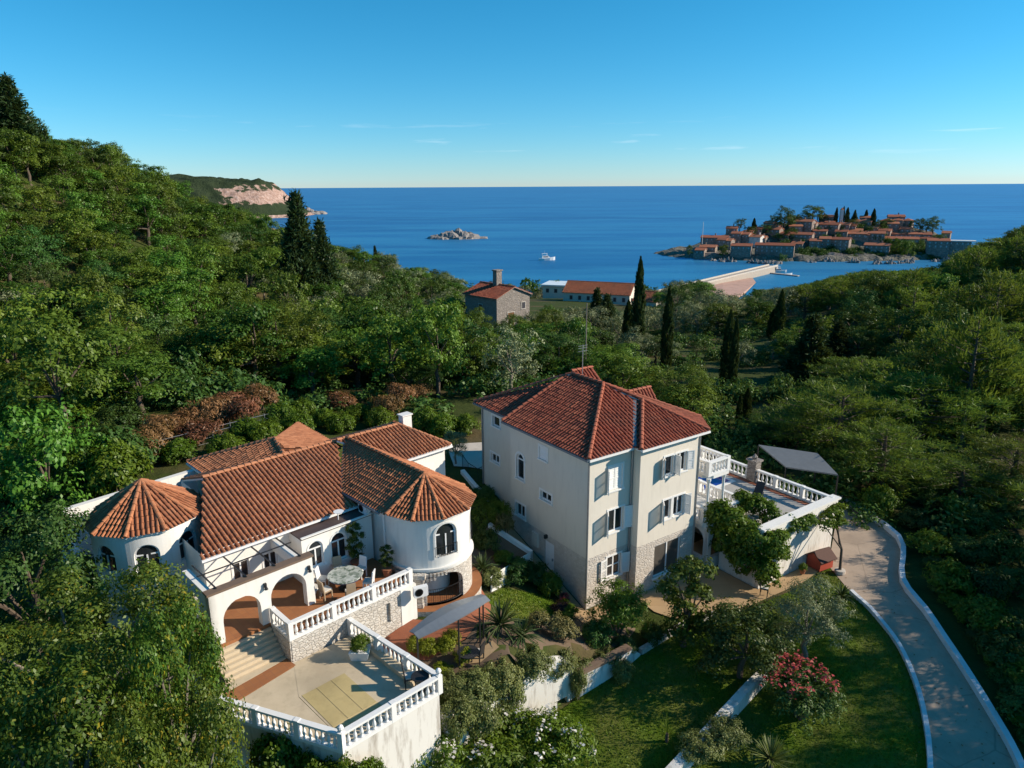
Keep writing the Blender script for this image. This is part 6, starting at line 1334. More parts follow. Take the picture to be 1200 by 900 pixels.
# clipped golden balls
for k, (px, py, lb) in enumerate(((488, 764, 'golden clipped bush behind the lower terrace balustrade post'), (503, 768, 'golden clipped bush beside the front canopy post'), (522, 766, 'larger of the two golden bushes by the brick path'), (529, 758, 'golden bush touching its twin by the brick path'), (543, 778, 'golden bush nearest the black garden chair'), (519, 790, 'low golden bush at the lower terrace finial'))):
    p = gat(px, py); plant('gold_ball', p.x, p.y, lb, 'bush', 'clipped_bush', .85 if k < 5 else .55, .95, p.z, group='golden clipped bushes', parts=PL)
p = gat(586, 742); plant('cordyline', p.x, p.y, 'large dark spiky leaved plant beside the canopy post', 'plant', 'spiky_plant', 1.6, 3.1, p.z, parts=PF)
p = gat(611, 752); plant('cordyline', p.x, p.y, 'second spiky leaved plant nearer the garden hedge', 'plant', 'spiky_plant', 1.1, 2.4, p.z, parts=PF)
for px, py, key, h, w, lb, nm in ((577, 690, 'hedge_clump', 1.3, 1.7, 'yellow green shrub at the corner of the brick path', 'shrub'), (600, 684, 'dark_shrub', 1.4, 2.0, 'dark clipped hedge shrub below the planter wall, left half', 'shrub'), (625, 682, 'dark_shrub', 1.4, 2.2, 'dark clipped hedge shrub below the planter wall, beside the side door', 'shrub'),
        (645, 697, 'green_shrub', 1.5, 1.7, 'bright feathery shrub beside the tall house side wall', 'shrub'), (665, 722, 'green_shrub', .7, 1.5, 'low green shrub next to the purple shrub', 'shrub'), (655, 718, 'purple_shrub', .7, 1.2, 'small purple leaved shrub in the garden bed', 'shrub'),
        (632, 738, 'bronze_ball', 1.3, 1.6, 'bronze leaved round bush left of its twin in the garden bed', 'bush'), (660, 750, 'bronze_ball', 1.5, 1.9, 'bronze leaved round bush nearest the garden wall', 'bush'), (724, 742, 'light_shrub', 3.0, 4.0, 'large light green feathery shrub in front of the tall house', 'shrub'), (700, 752, 'dark_shrub', 1.3, 2.0, 'dark shrub at the foot of the light green feathery shrub', 'shrub'),
        (765, 752, 'dark_shrub', 1.3, 1.6, 'dark shrub between the feathery shrub and the magnolia', 'shrub')):
    p = gat(px, py); plant(key, p.x, p.y, lb, 'shrub', nm, h * .92, w * .92, p.z, parts=PL)
p = gat(661, 706); plant('pink_flowers', p.x, p.y, 'pink flower clump against the tall house side wall', 'flowers', 'flower_clump', .5, .8, p.z, parts=PL)
p = gat(801, 758); plant('magnolia', p.x, p.y, 'upright glossy leaved magnolia tree in front of the tall house bay', 'tree', 'magnolia_tree', 5.4, 2.8)
p = gat(866, 795); plant('citrus', p.x, p.y, 'round dark green fruit tree on the front lawn', 'tree', 'fruit_tree', 4.0, 4.6)
p = gat(942, 772); plant('garden_olive', p.x, p.y, 'silvery olive tree on the lawn beside the driveway', 'tree', 'olive_tree', 4.4, 4.0)
p = gat(937, 842); plant('oleander', p.x, p.y, 'red flowering oleander bush in the shaded lawn', 'bush', 'oleander_bush', 2.5, 3.8, parts=PL)
p = gat(902, 900); plant('yucca', p.x, p.y, 'pale spiky yucca at the bottom edge of the lawn', 'plant', 'spiky_plant', 1.3, 2.6, parts=PF)
p = gat(781, 871); plant('sapling', p.x, p.y, 'thin young sapling alone on the sunny lawn', 'plant', 'sapling', 1.6, 1.4, parts=PF)
p = gat(985, 706); plant('palm', p.x, p.y, 'small palm at the tip of the lawn by the driveway kerb', 'plant', 'small_palm', 1.1, 2.0, parts=PF)
p = gat(694, 882); m = MB(); rock_pile(m, (0, 0, 0), .8, .5, .35, 3, 7); tag(mk('garden_stone', m, 'lawn_rock', None, (p.x, p.y, tz(p.x, p.y))), 'pale stone lying on the lawn below the garden wall', 'stone')
# hedges on the garden walls
for k, (px, py, h, w, lb) in enumerate(((528, 812, 1.1, 1.8, 'variegated hedge clump at the lower terrace corner'), (552, 818, 1.4, 2.2, 'variegated hedge clump left of the arched wall panel'), (585, 806, 1.6, 2.2, 'hedge clump draping the left edge of the arched panel'), (622, 788, 1.5, 2.2, 'hedge clump crowning the arched wall panel'), (655, 790, 1.5, 2.0, 'hedge clump over the right edge of the arched panel'), (682, 790, 1.1, 1.5, 'hedge clump where arched panel and ochre wall meet'), (705, 775, 1.0, 1.7, 'hedge clump on top of the ochre garden wall'), (730, 762, .9, 1.5, 'last hedge clump before the pointed wall end'))):
    p = gat(px, py); plant('hedge_clump', p.x, p.y, lb, 'hedge', 'hedge', h, w, p.z - .2, parts=PL)
plant('hedge_clump', 5.6, 31.0, 'bush spilling over the ochre wall onto the lawn', 'hedge', 'hedge', 1.5, 1.2, -1.2, parts=PL); plant('hedge_clump', 3.2, 29.9, 'hedge tail hanging between arched panel and ochre wall', 'hedge', 'hedge', 1.9, 0.9, -1.2, parts=PL)
plant('hedge_clump', -0.4, 27.5, 'hedge mound hanging over the wall left of the arched panel', 'hedge', 'hedge', 2.6, 1.9, -0.6, parts=PL); plant('hedge_clump', -1.5, 26.1, 'hedge mound hanging over the wall below the lower terrace corner', 'hedge', 'hedge', 2.2, 2.2, 0.2, parts=PL); plant('hedge_clump', -2.4, 25.0, 'hedge mound against the right wall of the lower terrace', 'hedge', 'hedge', 2.0, 1.8, 0.9, parts=PL)
for px, py, h, w, lb, key in ((560, 905, 2.6, 5.0, 'white flowering bush in front of the lower terrace wall', 'white_flowers'), (640, 905, 2.9, 4.6, 'leafy white flowering bush below the arched wall panel', 'white_flowers'), (500, 915, 2.4, 3.6, 'white flowering bush nearest the lower terrace front corner', 'white_flowers')):
    p = gat(px, py); plant(key, p.x, p.y, lb, 'bush', 'flowering_bush', h, w, parts=PL)
for s_, t_, h, w, z, lb in ((-11.6, -7.2, 1.9, 2.4, 1.8, 'ivy mound climbing the left retaining wall below the terrace'), (-11.0, -8.6, 2.4, 2.0, 1.5, 'ivy mound at the front corner of the lower terrace'), (-12.5, -5.4, 2.4, 2.4, 1.7, 'dark ivy mound on the shaded terrace wall'), (-10.0, -8.7, 1.7, 1.1, 1.8, 'small ivy tail on the sunny terrace wall')):
    plant('ivy', *vw(s_, t_), lb, 'ivy', 'ivy', h, w, z, parts=PL)
for k, (px, py, lb) in enumerate(((850, 872, 'pale creeper sprawling over the diagonal lawn wall'), (820, 892, 'pale creeper at the lower end of the diagonal lawn wall'))):
    p = gat(px, py); plant('hedge_clump', p.x, p.y, lb, 'creeper', 'creeper', 1.0, 2.2, tz(p.x, p.y) + .2, parts=PL)
# vine on the balcony and terrace corner
rngv = np.random.RandomState(5); lobes = []
for (x, y, z, r) in ((9.7, -1.5, 3.9, .75), (10.4, -1.7, 3.4, .8), (10.2, -1.6, 2.6, .8), (10.9, -2.3, 2.6, .9), (10.6, -2.6, 1.7, .8), (11.3, -3.0, 2.2, .8), (10.6, -3.6, 1.1, .75), (11.2, -4.0, .6, .7), (12.6, -1.5, 3.6, .6), (12.9, -2.3, 3.5, .65), (12.6, -3.1, 3.3, .7), (12.0, -3.7, 2.7, .7), (12.9, -4.1, 3.3, .55), (13.6, -4.4, 3.2, .5), (14.3, -4.5, 3.3, .4), (12.3, -0.9, 4.0, .4), (10.0, -1.3, 2.9, .7), (9.9, -2.2, 3.6, .75), (9.8, -3.0, 3.2, .8), (9.9, -3.8, 2.8, .8), (10.2, -4.5, 2.2, .75), (9.9, -3.4, 2.2, .8), (9.8, -2.6, 1.9, .8), (10.1, -4.2, 1.4, .75), (9.8, -1.6, 1.8, .7), (10.4, -4.8, .7, .65), (10.0, -3.0, .9, .7), (11.2, -4.6, 2.9, .6), (10.6, -4.7, 3.1, .6), (9.6, -1.2, 3.9, .6), (12.2, -2.0, 3.9, .55), (11.6, -4.5, 1.8, .5)): lobes.append(((x, y, z), r))
lobes = [(c, r * 1.12) for c, r in lobes] + [((9.75, -4.1, 3.3), .8), ((9.7, -2.0, 2.6), .8), ((9.9, -4.6, 1.4), .7), ((9.6, -3.4, 1.4), .75), ((10.3, -4.9, 2.6), .7), ((9.6, -1.0, 3.4), .6)]
V, T = clumped(rngv, lobes, 20, 52, .34, .16, .7); vn = thing('climbing_vine', 'lush green vine climbing over the balcony and pool terrace corner', 'vine', (T_O[0], T_O[1], 0), T_A); link('foliage', np_mesh('foliage', V, T, 'leaf_vine'), vn)
m = MB(); m.tube([(11.0, -4.3, -.2), (10.8, -3.4, 1.2), (10.6, -2.2, 2.6), (10.2, -1.5, 3.6)], [.11, .09, .07, .03], 6); m.tube([(10.9, -3.6, 1.0), (12.2, -3.4, 2.6), (13.0, -3.6, 3.2)], [.08, .05, .03], 5); mk('stem', m, 'bark', vn)
V, T = clumped(rngv, [((x, y, z), .5) for x, y, z in ((15.6, -5.0, 3.2), (16.3, -4.9, 3.35), (16.9, -4.7, 3.3), (15.0, -5.1, 3.0), (16.0, -5.6, 3.0), (17.3, -4.6, 3.4))], 12, 36, .28, .15, .6, flat=.6); vn = thing('umbrella_tree', 'flat topped pruned tree beside the dog house', 'tree', (T_O[0], T_O[1], 0), T_A); link('crown', np_mesh('crown', V, T, 'leaf_vine'), vn)
m = MB(); m.tube([(15.6, -6.2, -.1), (15.65, -6.1, 1.6), (15.9, -5.4, 2.9)], [.1, .08, .06], 7); m.tube([(15.65, -6.1, 1.6), (15.2, -5.2, 2.8)], [.06, .03], 5); m.tube([(15.7, -5.9, 1.8), (16.8, -4.9, 3.1)], [.06, .03], 5); mk('trunk', m, 'bark', vn)
m = MB(); m.lathe((15.6, -6.2, .03), [(.32, 0), (.32, .22), (.12, .24)], 12); mk('trunk_collar', m, 'concrete_pale', vn)
# pots
def potted(key, loc, label, h, w, pot='terracotta_pot', r=.28, ph=.45, square=False):
    o = thing('potted_plant', label, 'plant', loc); m = MB()
    if square: m.hexa([(-r, -r, 0), (r, -r, 0), (r, r, 0), (-r, r, 0), (-r * 1.25, -r * 1.25, ph), (r * 1.25, -r * 1.25, ph), (r * 1.25, r * 1.25, ph), (-r * 1.25, r * 1.25, ph)])
    else: m.lathe((0, 0, 0), [(r * .65, 0), (r, ph * .9), (r * 1.12, ph * .92), (r * 1.12, ph)], 14)
    mk('pot', m, pot, o); q = PROTO[key]; f = link('foliage', q['crown'], o, (0, 0, ph - .1), 0, (w / 2 / q['R'], w / 2 / q['R'], h / q['h']))
potted('magnolia', (*vw(-3.55, 2.5), UTW), 'tall potted plant against the arched window wall', 2.2, .9); potted('magnolia', (*vw(-2.7, 0.65), UTW), 'smaller potted plant by the bay wall on the upper terrace', 1.3, .7)
potted('green_shrub', (*vw(-6.95, -3.1), LTW), 'white square planter with leafy plant on the lower terrace', .7, 1.0, 'white_paint', .34, .42, True)
potted('green_shrub', (*tw(13.6, -4.9), .06), 'small pot plant at the foot of the pool terrace wall', .5, .6, r=.2, ph=.3)
# passage planting between the houses
for k, (px, py, z, key, h, w, lb, pr_) in enumerate(((566, 668, .8, 'cordyline', 1.4, 2.4, 'spiky plant in the planter beside the round bay', PF), (590, 655, 1.0, 'green_shrub', .9, 1.4, 'low green shrub in the planter between the houses', PL), (577, 618, 1.8, 'light_shrub', 2.4, 3.0, 'bushy shrub rising in the passage between the houses', PL), (592, 625, 1.8, 'bronze_ball', 2.0, 1.6, 'olive brown shrub leaning on the tall house wall', PL), (571, 640, 1.4, 'dark_shrub', 1.6, 2.0, 'dark shrub behind the planter spiky plant', PL), (605, 660, .9, 'dark_shrub', .7, 1.5, 'dark ground shrub at the tip of the planter', PL), (566, 583, 2.8, 'dark_shrub', 1.3, 2.0, 'dark shrub below the iron railing', PL))):
    z += (2.3, 2.0, 1.4, 1.4, 1.9, 2.0, .6)[k]; p = at(px, py, z); plant(key, p.x, p.y, lb, 'shrub', 'shrub' if pr_ is PL else 'spiky_plant', h * .9, w * .9, z - .3, parts=pr_)
p = gat(534, 545); plant('garden_olive', p.x, p.y, 'small grey tree beside the white rear wing of the villa', 'tree', 'olive_tree', 2.6, 2.0)
# ------------------------------------------------------------------ big trees close by
nt = [('near0', 100, 682, 23, 290, 'large yellow flecked tree filling the bottom left corner before the round tower', 12), ('near1', 186, 712, 19.5, 150, 'yellow green tree overhanging the terrace stairs', 0), ('neardark', 15, 600, 28, 220, 'dark tree at the left picture edge below the round tower', 0), ('near1', 50, 770, 18, 280, 'green tree at the very bottom left corner', 0), ('near0', 185, 815, 17, 240, 'tree in front of the lower terrace left balustrade', 0)]
for key, px, yt, Y, wpx, lb, _ in nt: tree_px(key, px, yt, Y, lb, 'broadleaf_tree', wpx)
# oaks behind the houses
big = [('oak0', 320, 352, 72, 130, 'big round oak behind the villa ridge'), ('oakdark0', 385, 368, 78, 120, 'dark spreading oak right of the big round oak behind the villa'), ('oak1', 440, 375, 82, 100, 'oak with bright crown above the rear villa wing'), ('oakdark1', 505, 372, 86, 110, 'dark oak behind the gap between the two houses'), ('oak0', 545, 385, 74, 90, 'oak just left of the tall house roof'), ('oak1', 610, 380, 82, 100, 'oak rising behind the tall house left roof slope'), ('oakdark0', 655, 390, 78, 90, 'dark oak behind the tall house ridge'), ('oak1', 715, 405, 76, 100, 'bright oak behind the right end of the tall house roof'), ('oak0', 800, 432, 70, 90, 'oak right of the tall house roof above the pool'), ('oak1', 250, 385, 70, 110, 'oak above the red shrubs on the bank behind the villa'), ('oak0', 175, 400, 68, 110, 'oak left of the red shrubs on the bank'), ('oakdark1', 480, 430, 68, 80, 'dark oak over the rear drive'), ('oak1', 556, 362, 104, 52, 'bright oak hiding the left foot of the stone farmhouse'), ('oakdark0', 604, 368, 106, 46, 'dark oak in front of the stone farmhouse door'), ('oak0', 640, 364, 110, 46, 'oak at the right corner of the stone farmhouse')]
for key, px, yt, Y, w, lb in big: tree_px(key, px, yt, Y, lb, 'oak_tree', w)
for key, px, yt, Y, w, lb in (('fir0', 75, 345, 62, 120, 'tall dark conifer on the left hillside above the round tower'), ('fir1', 345, 225, 125, 70, 'tall pointed conifer breaking the sea horizon left of centre'), ('fir0', 374, 258, 128, 54, 'shorter dark conifer right of the tall pointed conifer'), ('fir0', 4, 88, 150, 70, 'conifer at the highest point of the left skyline'), ('fir0', 439, 288, 200, 12, 'tiny dark spire tree against the sea'), ('fir1', 700, 338, 150, 34, 'dark conifer left of the tallest cypress'), ('fir0', 712, 345, 140, 40, 'bushy dark conifer at the foot of the tallest cypress'), ('fir1', 955, 368, 92, 66, 'dark fir among the pines on the right'), ('fir0', 985, 376, 100, 54, 'second dark fir right of the first among the pines'), ('fir0', 1060, 358, 115, 60, 'tall conifer rising over the right pines')):
    tree_px(key, px, yt, Y, lb, 'conifer', w)
for px, yt, Y, w, lb in ((751, 302, 118, 17, 'tallest cypress with thin bent tip behind the tall house'), (785, 336, 100, 16, 'cypress standing just right of the tallest cypress'), (857, 364, 88, 19, 'cypress with leaning twin behind the pool terrace'), (864, 372, 84, 13, 'slimmer cypress pressed against the leaning twin'), (917, 340, 120, 16, 'cypress between the olive grove and the right pines'), (877, 455, 70, 14, 'young slim cypress beyond the pool balustrade'), (868, 462, 68, 9, 'second young cypress beside the slim one beyond the pool'), (1097, 600, 46, 22, 'small dark cypress in the shrubs right of the driveway'), (737, 352, 122, 16, 'short cypress left of the tallest cypress'), (908, 362, 128, 16, 'short cypress left of the one between grove and pines')):
    tree_px('cypress%d' % (px % 2), px, yt, Y, lb, 'cypress_tree', w, 'cypress trees')
pn = [(990, 455, 58, 150, 'large bright pine directly behind the grey shade roof'), (1085, 440, 62, 160, 'large bright pine right of the shade roof pine'), (1165, 415, 66, 150, 'tall thin pine with visible trunk at the right edge'), (1040, 500, 52, 150, 'low bright pine over the driveway bend'), (940, 478, 62, 110, 'pine left of the grey shade roof above the pool balustrade'), (900, 490, 66, 90, 'pine in shade beyond the pool corner'), (1130, 545, 50, 140, 'pine in shade at the right of the driveway'), (1195, 520, 52, 140, 'pine cut by the right picture edge'), (1010, 420, 78, 110, 'pine behind the shade roof pines with sunlit top'), (1110, 395, 84, 120, 'pine high in the right hand wood'), (1060, 420, 74, 100, 'pine between the two large bright pines'), (1195, 380, 88, 120, 'pine on the right slope below the skyline')]
for k, (px, yt, Y, w, lb) in enumerate(pn): tree_px('pine%d' % (k % 3), px, yt, Y, lb, 'pine_tree', w, 'pines on the right')
# shading pines right of the driveway, partly out of frame
for k, (x, y, h, w, lb) in enumerate(((34, 33, 10.5, 8, 'tall shading pine beyond the driveway bend, in deep shade'), (32, 26, 9.5, 8, 'shading pine nearest the bottom right corner'), (39, 27, 12, 9, 'second row shading pine at the bottom right'), (41, 36, 9.5, 9, 'second row shading pine right of the driveway bend'), (36, 40, 6, 8, 'shading pine above the driveway kerb bend'), (43, 46, 8.5, 9, 'shading pine at the right edge by the hedge'))): plant('pine%d' % (k % 3), x, y, lb, 'tree', 'pine_tree', h, w, group='pines shading the driveway')
rs = [(1075, 618), (1110, 612), (1145, 622), (1180, 615), (1090, 650), (1135, 655), (1175, 660), (1112, 695), (1150, 700), (1190, 695), (1150, 735), (1185, 745), (1178, 780), (1200, 800), (1205, 845), (1080, 590), (1030, 600), (1120, 580), (1160, 585), (1072, 640), (1078, 668), (1086, 695), (1100, 712), (1118, 728), (1132, 752), (1148, 775), (1160, 800), (1172, 822), (1184, 850), (1195, 875), (1064, 615), (1140, 705), (1168, 760)]
for k, (px, py) in enumerate(rs):
    px += 18 if k > 18 else 0; p = gat(px, py); plant(('dark_shrub', 'green_shrub', 'dark_shrub')[k % 3], p.x, p.y, 'dense leafy shrub on the shaded verge right of the driveway', 'shrub', 'shrub', .8 if k > 18 else 1.3 + .8 * RNG.random(), 1.7 if k > 18 else 3.0, group='shrubs on the shaded driveway verge', parts=PL)
# dry red shrubs on the bank
for k, (px, py) in enumerate(((195, 515), (225, 505), (250, 500), (268, 490), (285, 498), (305, 480), (180, 530), (165, 545), (400, 480), (470, 475), (490, 470), (235, 520), (455, 490))):
    p = gat(px, py); plant('dry_shrub', p.x, p.y, 'rust coloured dry shrub on the bank behind the villa', 'shrub', 'dry_shrub', 1.4 + RNG.random() * .9, 3.0, group='dry shrubs on the bank', parts=PL)
for k, (px, py) in enumerate(((330, 500), (355, 490), (380, 498), (420, 492), (445, 500), (520, 512), (545, 508), (210, 540), (140, 560), (110, 575), (95, 600), (130, 545), (350, 510), (400, 505), (290, 512), (60, 600), (100, 555), (500, 505), (265, 535), (312, 520))):
    p = gat(px, py); plant('green_shrub', p.x, p.y, 'green shrub on the grassy bank behind the villa', 'shrub', 'shrub', 1.2 + RNG.random() * .8, 2.6, group='green shrubs on the bank', parts=PL)
for k in range(46):
    px, py = RNG.uniform(-15, 150), RNG.uniform(450, 600)
    p = gat(px, py); s_, t_ = vloc(p.x, p.y)
    if t_ < 17.5 and s_ > -16.5: continue
    plant(('green_shrub', 'dark_shrub', 'light_shrub')[k % 3], p.x, p.y, 'dense green shrub on the slope left of the round tower', 'shrub', 'shrub', RNG.uniform(1.8, 3.2), RNG.uniform(3.4, 5.0), p.z - .1, group='shrubs left of the round tower', parts=PL)
# ------------------------------------------------------------------ woods
HIDE = [vw(-13, -4), vw(8, -12), tw(18, -6), tw(18, 17), vw(8, 15), vw(-9, 18), vw(-17, 14)]
def inside(x, y, P):
    c = False
    for i in range(len(P)):
        (xa, ya), (xb, yb) = P[i], P[i - 1]
        if (ya > y) != (yb > y) and x < (xb - xa) * (y - ya) / (yb - ya) + xa: c = not c
    return c
cand = []; y = 34.0
while y < 400:
    sp = 4.9 + y * 0.0125; x = -0.80 * y - 10
    while x < (0.80 * y + 15 if y > 60 else -25.5):
        xx = x + RNG.uniform(-.45, .45) * sp; yy = y + RNG.uniform(-.45, .45) * sp; cand.append((xx, yy, sp)); x += sp
    y += sp
def skyline(px):    # lowest picture row a tree top may reach, read from the photograph's tree line
    return float(np.interp(px, [-50, 0, 30, 50, 100, 150, 200, 250, 300, 330, 390, 430, 480, 520, 560, 600, 640, 700, 760, 800, 850, 900, 940, 980, 1010, 1060, 1100, 1140, 1170, 1200, 1260], [80, 95, 140, 165, 162, 175, 205, 232, 248, 268, 286, 292, 306, 318, 322, 320, 326, 336, 332, 326, 336, 340, 336, 326, 318, 318, 314, 296, 282, 268, 250]))
def px_beach(px): return 828 < px < 888
def open_spot(px, py):   # farmhouse, shore buildings, clearing, beach
    return (540 < px < 640 and 322 < py < 366) or (630 < px < 772 and 326 < py < 356) or (828 < px < 888 and 316 < py < 344)
tot = {}; far = {}
for (x, y, sp) in cand:
    z = tz(x, y)
    if z < SEA + 1.5: continue
    bx_, by_ = proj((x, y, z))
    if not (-60 < bx_ < 1260): continue
    u_ = RNG.random(); left = bx_ < 330
    if y < 66 and x > -20 and x < 30: continue
    if y < 66 and bx_ > 175 and x < 0: continue
    if left: kind = 'broad' if u_ < .7 else 'holm' if u_ < .96 else 'olive'
    elif bx_ < 560: kind = ('olive' if u_ < .58 else 'broad' if u_ < .84 else 'holm') if y > 100 else ('broad' if u_ < .6 else 'holm')
    elif bx_ < 930: kind = ('olive' if u_ < .84 else 'holm' if u_ < .9 else 'broad') if y > 88 else ('broad' if u_ < .5 else 'olive' if u_ < .8 else 'holm')
    else: kind = ('holm' if u_ < .55 else 'farpine' if u_ < .9 else 'broad') if y < 230 else ('broad' if u_ < .5 else 'holm')
    h = {'broad': 7.0, 'holm': 6.4, 'olive': 5.2, 'farpine': 9.0}[kind] * RNG.uniform(.6, 1.35); h *= 0.98 + y * 0.0007
    tx, ty = proj((x, y, z + h)); lim = skyline(tx)
    if 690 < tx < 1090 and y < 100: lim = max(lim, float(np.interp(tx, [690, 730, 800, 850, 900, 960, 1020, 1090], [392, 415, 445, 482, 480, 455, 432, 400])))
    elif 700 < tx < 1000 and y < 140: lim = max(lim, float(np.interp(tx, [700, 740, 800, 900, 960, 1000], [350, 388, 402, 400, 375, 348])))
    if ty < lim:
        d = proj((x, y, z))[1]
        if d - lim < 6: continue
        h *= (d - lim) / (d - ty)
        if h < 2.2: continue
        tx, ty = proj((x, y, z + h))
    if open_spot(tx, ty) or open_spot(bx_, by_) and y < 300: 
        if y < 285 or px_beach(tx): continue
    if inside(x, y, HIDE): continue
    w = min(sp * RNG.uniform(.95, 1.4), h * 1.1 + .5) if kind != 'farpine' else sp * 1.3
    far.setdefault(kind, []).append((math.hypot(x, y), x, y, z, h, w, left))
LB = {'broad': ('broadleaf_tree', 'green broadleaf tree', 'broadleaf trees'), 'holm': ('holm_oak', 'dark evergreen oak', 'evergreen oaks'), 'olive': ('olive_tree', 'grey green olive tree', 'olive trees'), 'farpine': ('pine_tree', 'small crowned pine', 'pines')}
NV = {'broad': 5, 'holm': 4, 'olive': 4, 'farpine': 2}; rest = []
for kind, L_ in far.items():
    L_.sort(); nm, lb, gp = LB[kind]
    for k, (d, x, y, z, h, w, left) in enumerate(L_):
        if k < 290:
            bx_ = proj((x, y, z))[0]; wh = ('high on the left hillside' if y > 130 else 'low on the left hillside') if bx_ < 330 else ('in the woods behind the villa' if y < 130 else 'on the shoulder below the pointed conifers') if bx_ < 560 else ('in the woods behind the tall house' if y < 150 else 'near the shore buildings') if bx_ < 930 else ('in the right hand woods above the drive' if y < 130 else 'on the right hand ridge before the island')
            plant('%s%d' % (kind, RNG.randrange(NV[kind])), x, y, '%s %s' % (lb, wh), 'tree', nm, h, w, z, group='%s %s' % (gp, wh))
        else: rest.append((kind, x, y, z, h, w))
# the trees past the first few hundred, far off: one mass
broadleaf('mass', 301, 7.0, 3.1, 7, 6, 14, 0.85, 0.6, 'leaf_bright', single=True)
def mass(name, items, leaf, label):
    if not items: return
    rng = np.random.RandomState(3); pv = []; pt_ = []
    for v in range(3):
        lobes = [((0, 0, 5.4), 1.6)] + [((math.cos(2.4 * k + v) * 1.7, math.sin(2.4 * k + v) * 1.7, 2.6 + .35 * k), 1.3) for k in range(7)]; V, T = clumped(rng, lobes, 7, 11, .75, .6, .6); pv.append(V); pt_.append(T)
    VV = []; TT = []
    for (x, y, z, h, w) in items:
        v = rng.randint(3); a = rng.uniform(0, 6.28); c, s_ = math.cos(a), math.sin(a); P = pv[v] * np.array([w / 6.0, w / 6.0, h / 7.0]); P = np.stack([P[:, 0] * c - P[:, 1] * s_ + x, P[:, 0] * s_ + P[:, 1] * c + y, P[:, 2] + z], 1); VV.append(P); TT.append(np.clip(pt_[v] + rng.normal(0, .2), 0, 1))
    o = link(name, np_mesh(name, np.concatenate(VV), np.concatenate(TT), leaf)); stuff(tag(o, label, 'woods'))
for kind, leaf, lb in (('broad', 'leaf_bright', 'far off green woods merging into one canopy'), ('olive', 'leaf_olive', 'far off grey green olive groves merging into one canopy'), ('holm', 'leaf_dark', 'far off dark evergreen woods merging into one canopy')): mass('forest', [r[1:] for r in rest if r[0] == kind], leaf, lb)
# undergrowth so that no bare ground shows between the crowns
und = []
for k in range(950):
    y = RNG.uniform(44, 210); x = RNG.uniform(-.78, .78) * y; z = tz(x, y)
    if inside(x, y, HIDE) or z < SEA + 2: continue
    px, py = proj((x, y, z + 1))
    if not (-40 < px < 1240) or (py > 470 and 90 < px < 600) or open_spot(px, py): continue
    und.append((x, y, z - .3, RNG.uniform(1.4, 2.8), RNG.uniform(3.0, 5.0)))
rng = np.random.RandomState(8); VV = []; TT = []; Vp, Tp = clumped(rng, [((0, 0, .5), .7)] + [((math.cos(2.4 * k) * .55, math.sin(2.4 * k) * .55, .35), .5) for k in range(4)], 6, 14, .3, .175, .6)
for (x, y, z, h, w) in und:
    a = rng.uniform(0, 6.28); c, s_ = math.cos(a), math.sin(a); P = Vp * np.array([w / 2, w / 2, h]); VV.append(np.stack([P[:, 0] * c - P[:, 1] * s_ + x, P[:, 0] * s_ + P[:, 1] * c + y, P[:, 2] + z], 1)); TT.append(np.clip(Tp + rng.normal(0, .2), 0, 1))
stuff(tag(link('undergrowth', np_mesh('undergrowth', np.concatenate(VV), np.concatenate(TT), 'leaf_dark')), 'low green undergrowth between the trees', 'undergrowth'))
# trees on the island
for k, (px, yt, yb, w, key, lb) in enumerate(((918.5, 242.5, 268, 22, 'holm0', 'broad dark pine on the left crest of the island'), (952, 241, 258, 24, 'holm1', 'group pine left of the church on the island'), (867, 256, 268, 15, 'holm2', 'round pine above the seaward houses of the island'), (883, 255.5, 270, 6, 'cypress0', 'lone cypress on the left crest of the island'), (979, 243, 261, 5, 'cypress1', 'cypress left of the island bell tower'), (987.5, 241.5, 258, 4, 'cypress0', 'cypress right of the island bell tower'), (992, 243, 260, 6, 'cypress1', 'third cypress right of the island bell tower'), (1001, 246, 258, 8, 'fir0', 'broad dark conifer above the long crest house'), (1014.5, 245.5, 257, 5, 'cypress0', 'thin cypress above the right of the crest house'), (1022.5, 244.5, 264, 7, 'cypress1', 'tallest cypress of the island right of the crest house'), (1093, 254, 272, 20, 'holm3', 'leaning pine above the right hand bastion'), (1078, 256, 270, 12, 'holm0', 'smaller pine left of the bastion pine'), (1049, 280, 300, 14, 'broad0', 'sunlit garden tree before the long island ranges'), (1062, 281, 305, 16, 'broad1', 'second sunlit garden tree before the long island ranges'), (847, 287, 302, 12, 'broad2', 'pale green tree on the left shore of the island'), (916, 298, 313, 13, 'holm0', 'dark shrub at the causeway gate'), (808, 287, 298, 8, 'holm1', 'dark bush on the seaward left rocks'))):
    Y = isle_row(yb) - 3; q = atY(px, yb, Y); zt = atY(px, yt, Y).z; plant(key, q.x, q.y, lb, 'tree', 'island_tree', max(3, zt - q.z + 2), w * Y / F, q.z - 2, group='trees on the island')
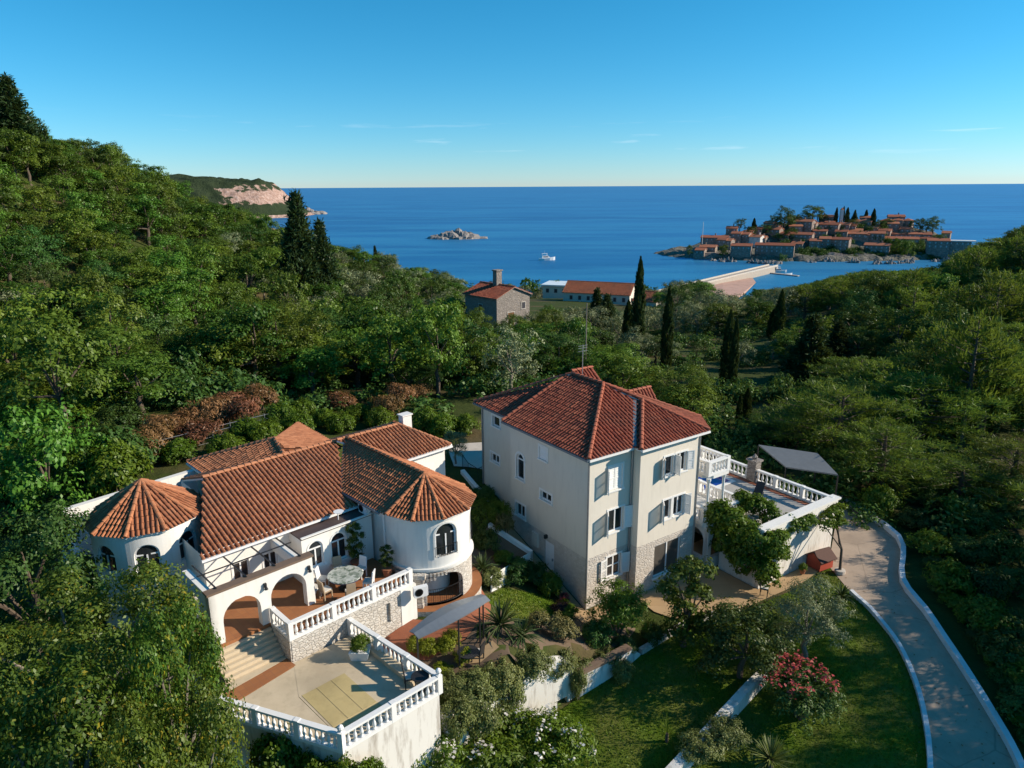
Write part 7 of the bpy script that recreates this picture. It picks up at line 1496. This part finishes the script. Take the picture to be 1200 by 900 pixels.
for k, (px, py) in enumerate(((906, 262), (914, 266), (925, 264), (932, 262), (944, 258), (958, 256), (966, 259), (897, 272), (1030, 268), (1040, 264), (1070, 268), (1086, 270), (1000, 268), (880, 276), (1100, 285), (925, 280))):
    Y = isle_row(py) - 2; q = atY(px, py, Y); plant('holm%d' % (k % 4), q.x, q.y, 'dark rounded tree crowded among the roofs of the island village', 'tree', 'island_tree', RNG.uniform(8, 13), RNG.uniform(9, 14), q.z - 2.5, group='dark trees among the island roofs')
VV = []; TT = []
for k in range(230):
    u_ = RNG.random(); px, py = (RNG.uniform(1040, 1084), RNG.uniform(284, 306)) if u_ < .4 else (RNG.uniform(930, 980), RNG.uniform(291, 305)) if u_ < .6 else (RNG.uniform(990, 1042), RNG.uniform(292, 306)) if u_ < .8 else (RNG.uniform(1060, 1100), RNG.uniform(296, 308)) if u_ < .9 else (RNG.uniform(900, 1040), RNG.uniform(262, 286))
    Y = isle_row(py) - 4; q = atY(px, py, Y); P = Vp * np.array([4.0, 4.0, 4.5]); VV.append(P + np.array([q.x, q.y, q.z - 1.5])); TT.append(Tp)
stuff(tag(link('island_shrubbery', np_mesh('island_shrubbery', np.concatenate(VV), np.concatenate(TT), 'leaf_dark')), 'dark shrubs covering the rocks below the island houses', 'shrubs'))
# lawn blades
rng = np.random.RandomState(9); C = []
for P, n in ((lawn, 60000), (glawn, 6000)):
    xs = [p[0] for p in P]; ys = [p[1] for p in P]
    for k in range(n):
        x, y = rng.uniform(min(xs), max(xs)), rng.uniform(max(min(ys), 22), max(ys))
        if inside(x, y, P): C.append((x, y, tz(x, y) + .07))
C = np.array(C); V, T = leaves_mesh('', C, rng.normal(0, 1, (len(C), 3)), .13, .3, None, rng, None, 0, .5, axis=np.tile([0, 0, 1.0], (len(C), 1)) + rng.normal(0, .45, (len(C), 3)))
stuff(tag(link('grass', np_mesh('grass', V, T, 'grass_blade')), 'short green grass of the lawns', 'grass'))
print('TREES', {k: len(v) for k, v in far.items()}, len(rest), len(und), 'objects', len(bpy.data.objects))
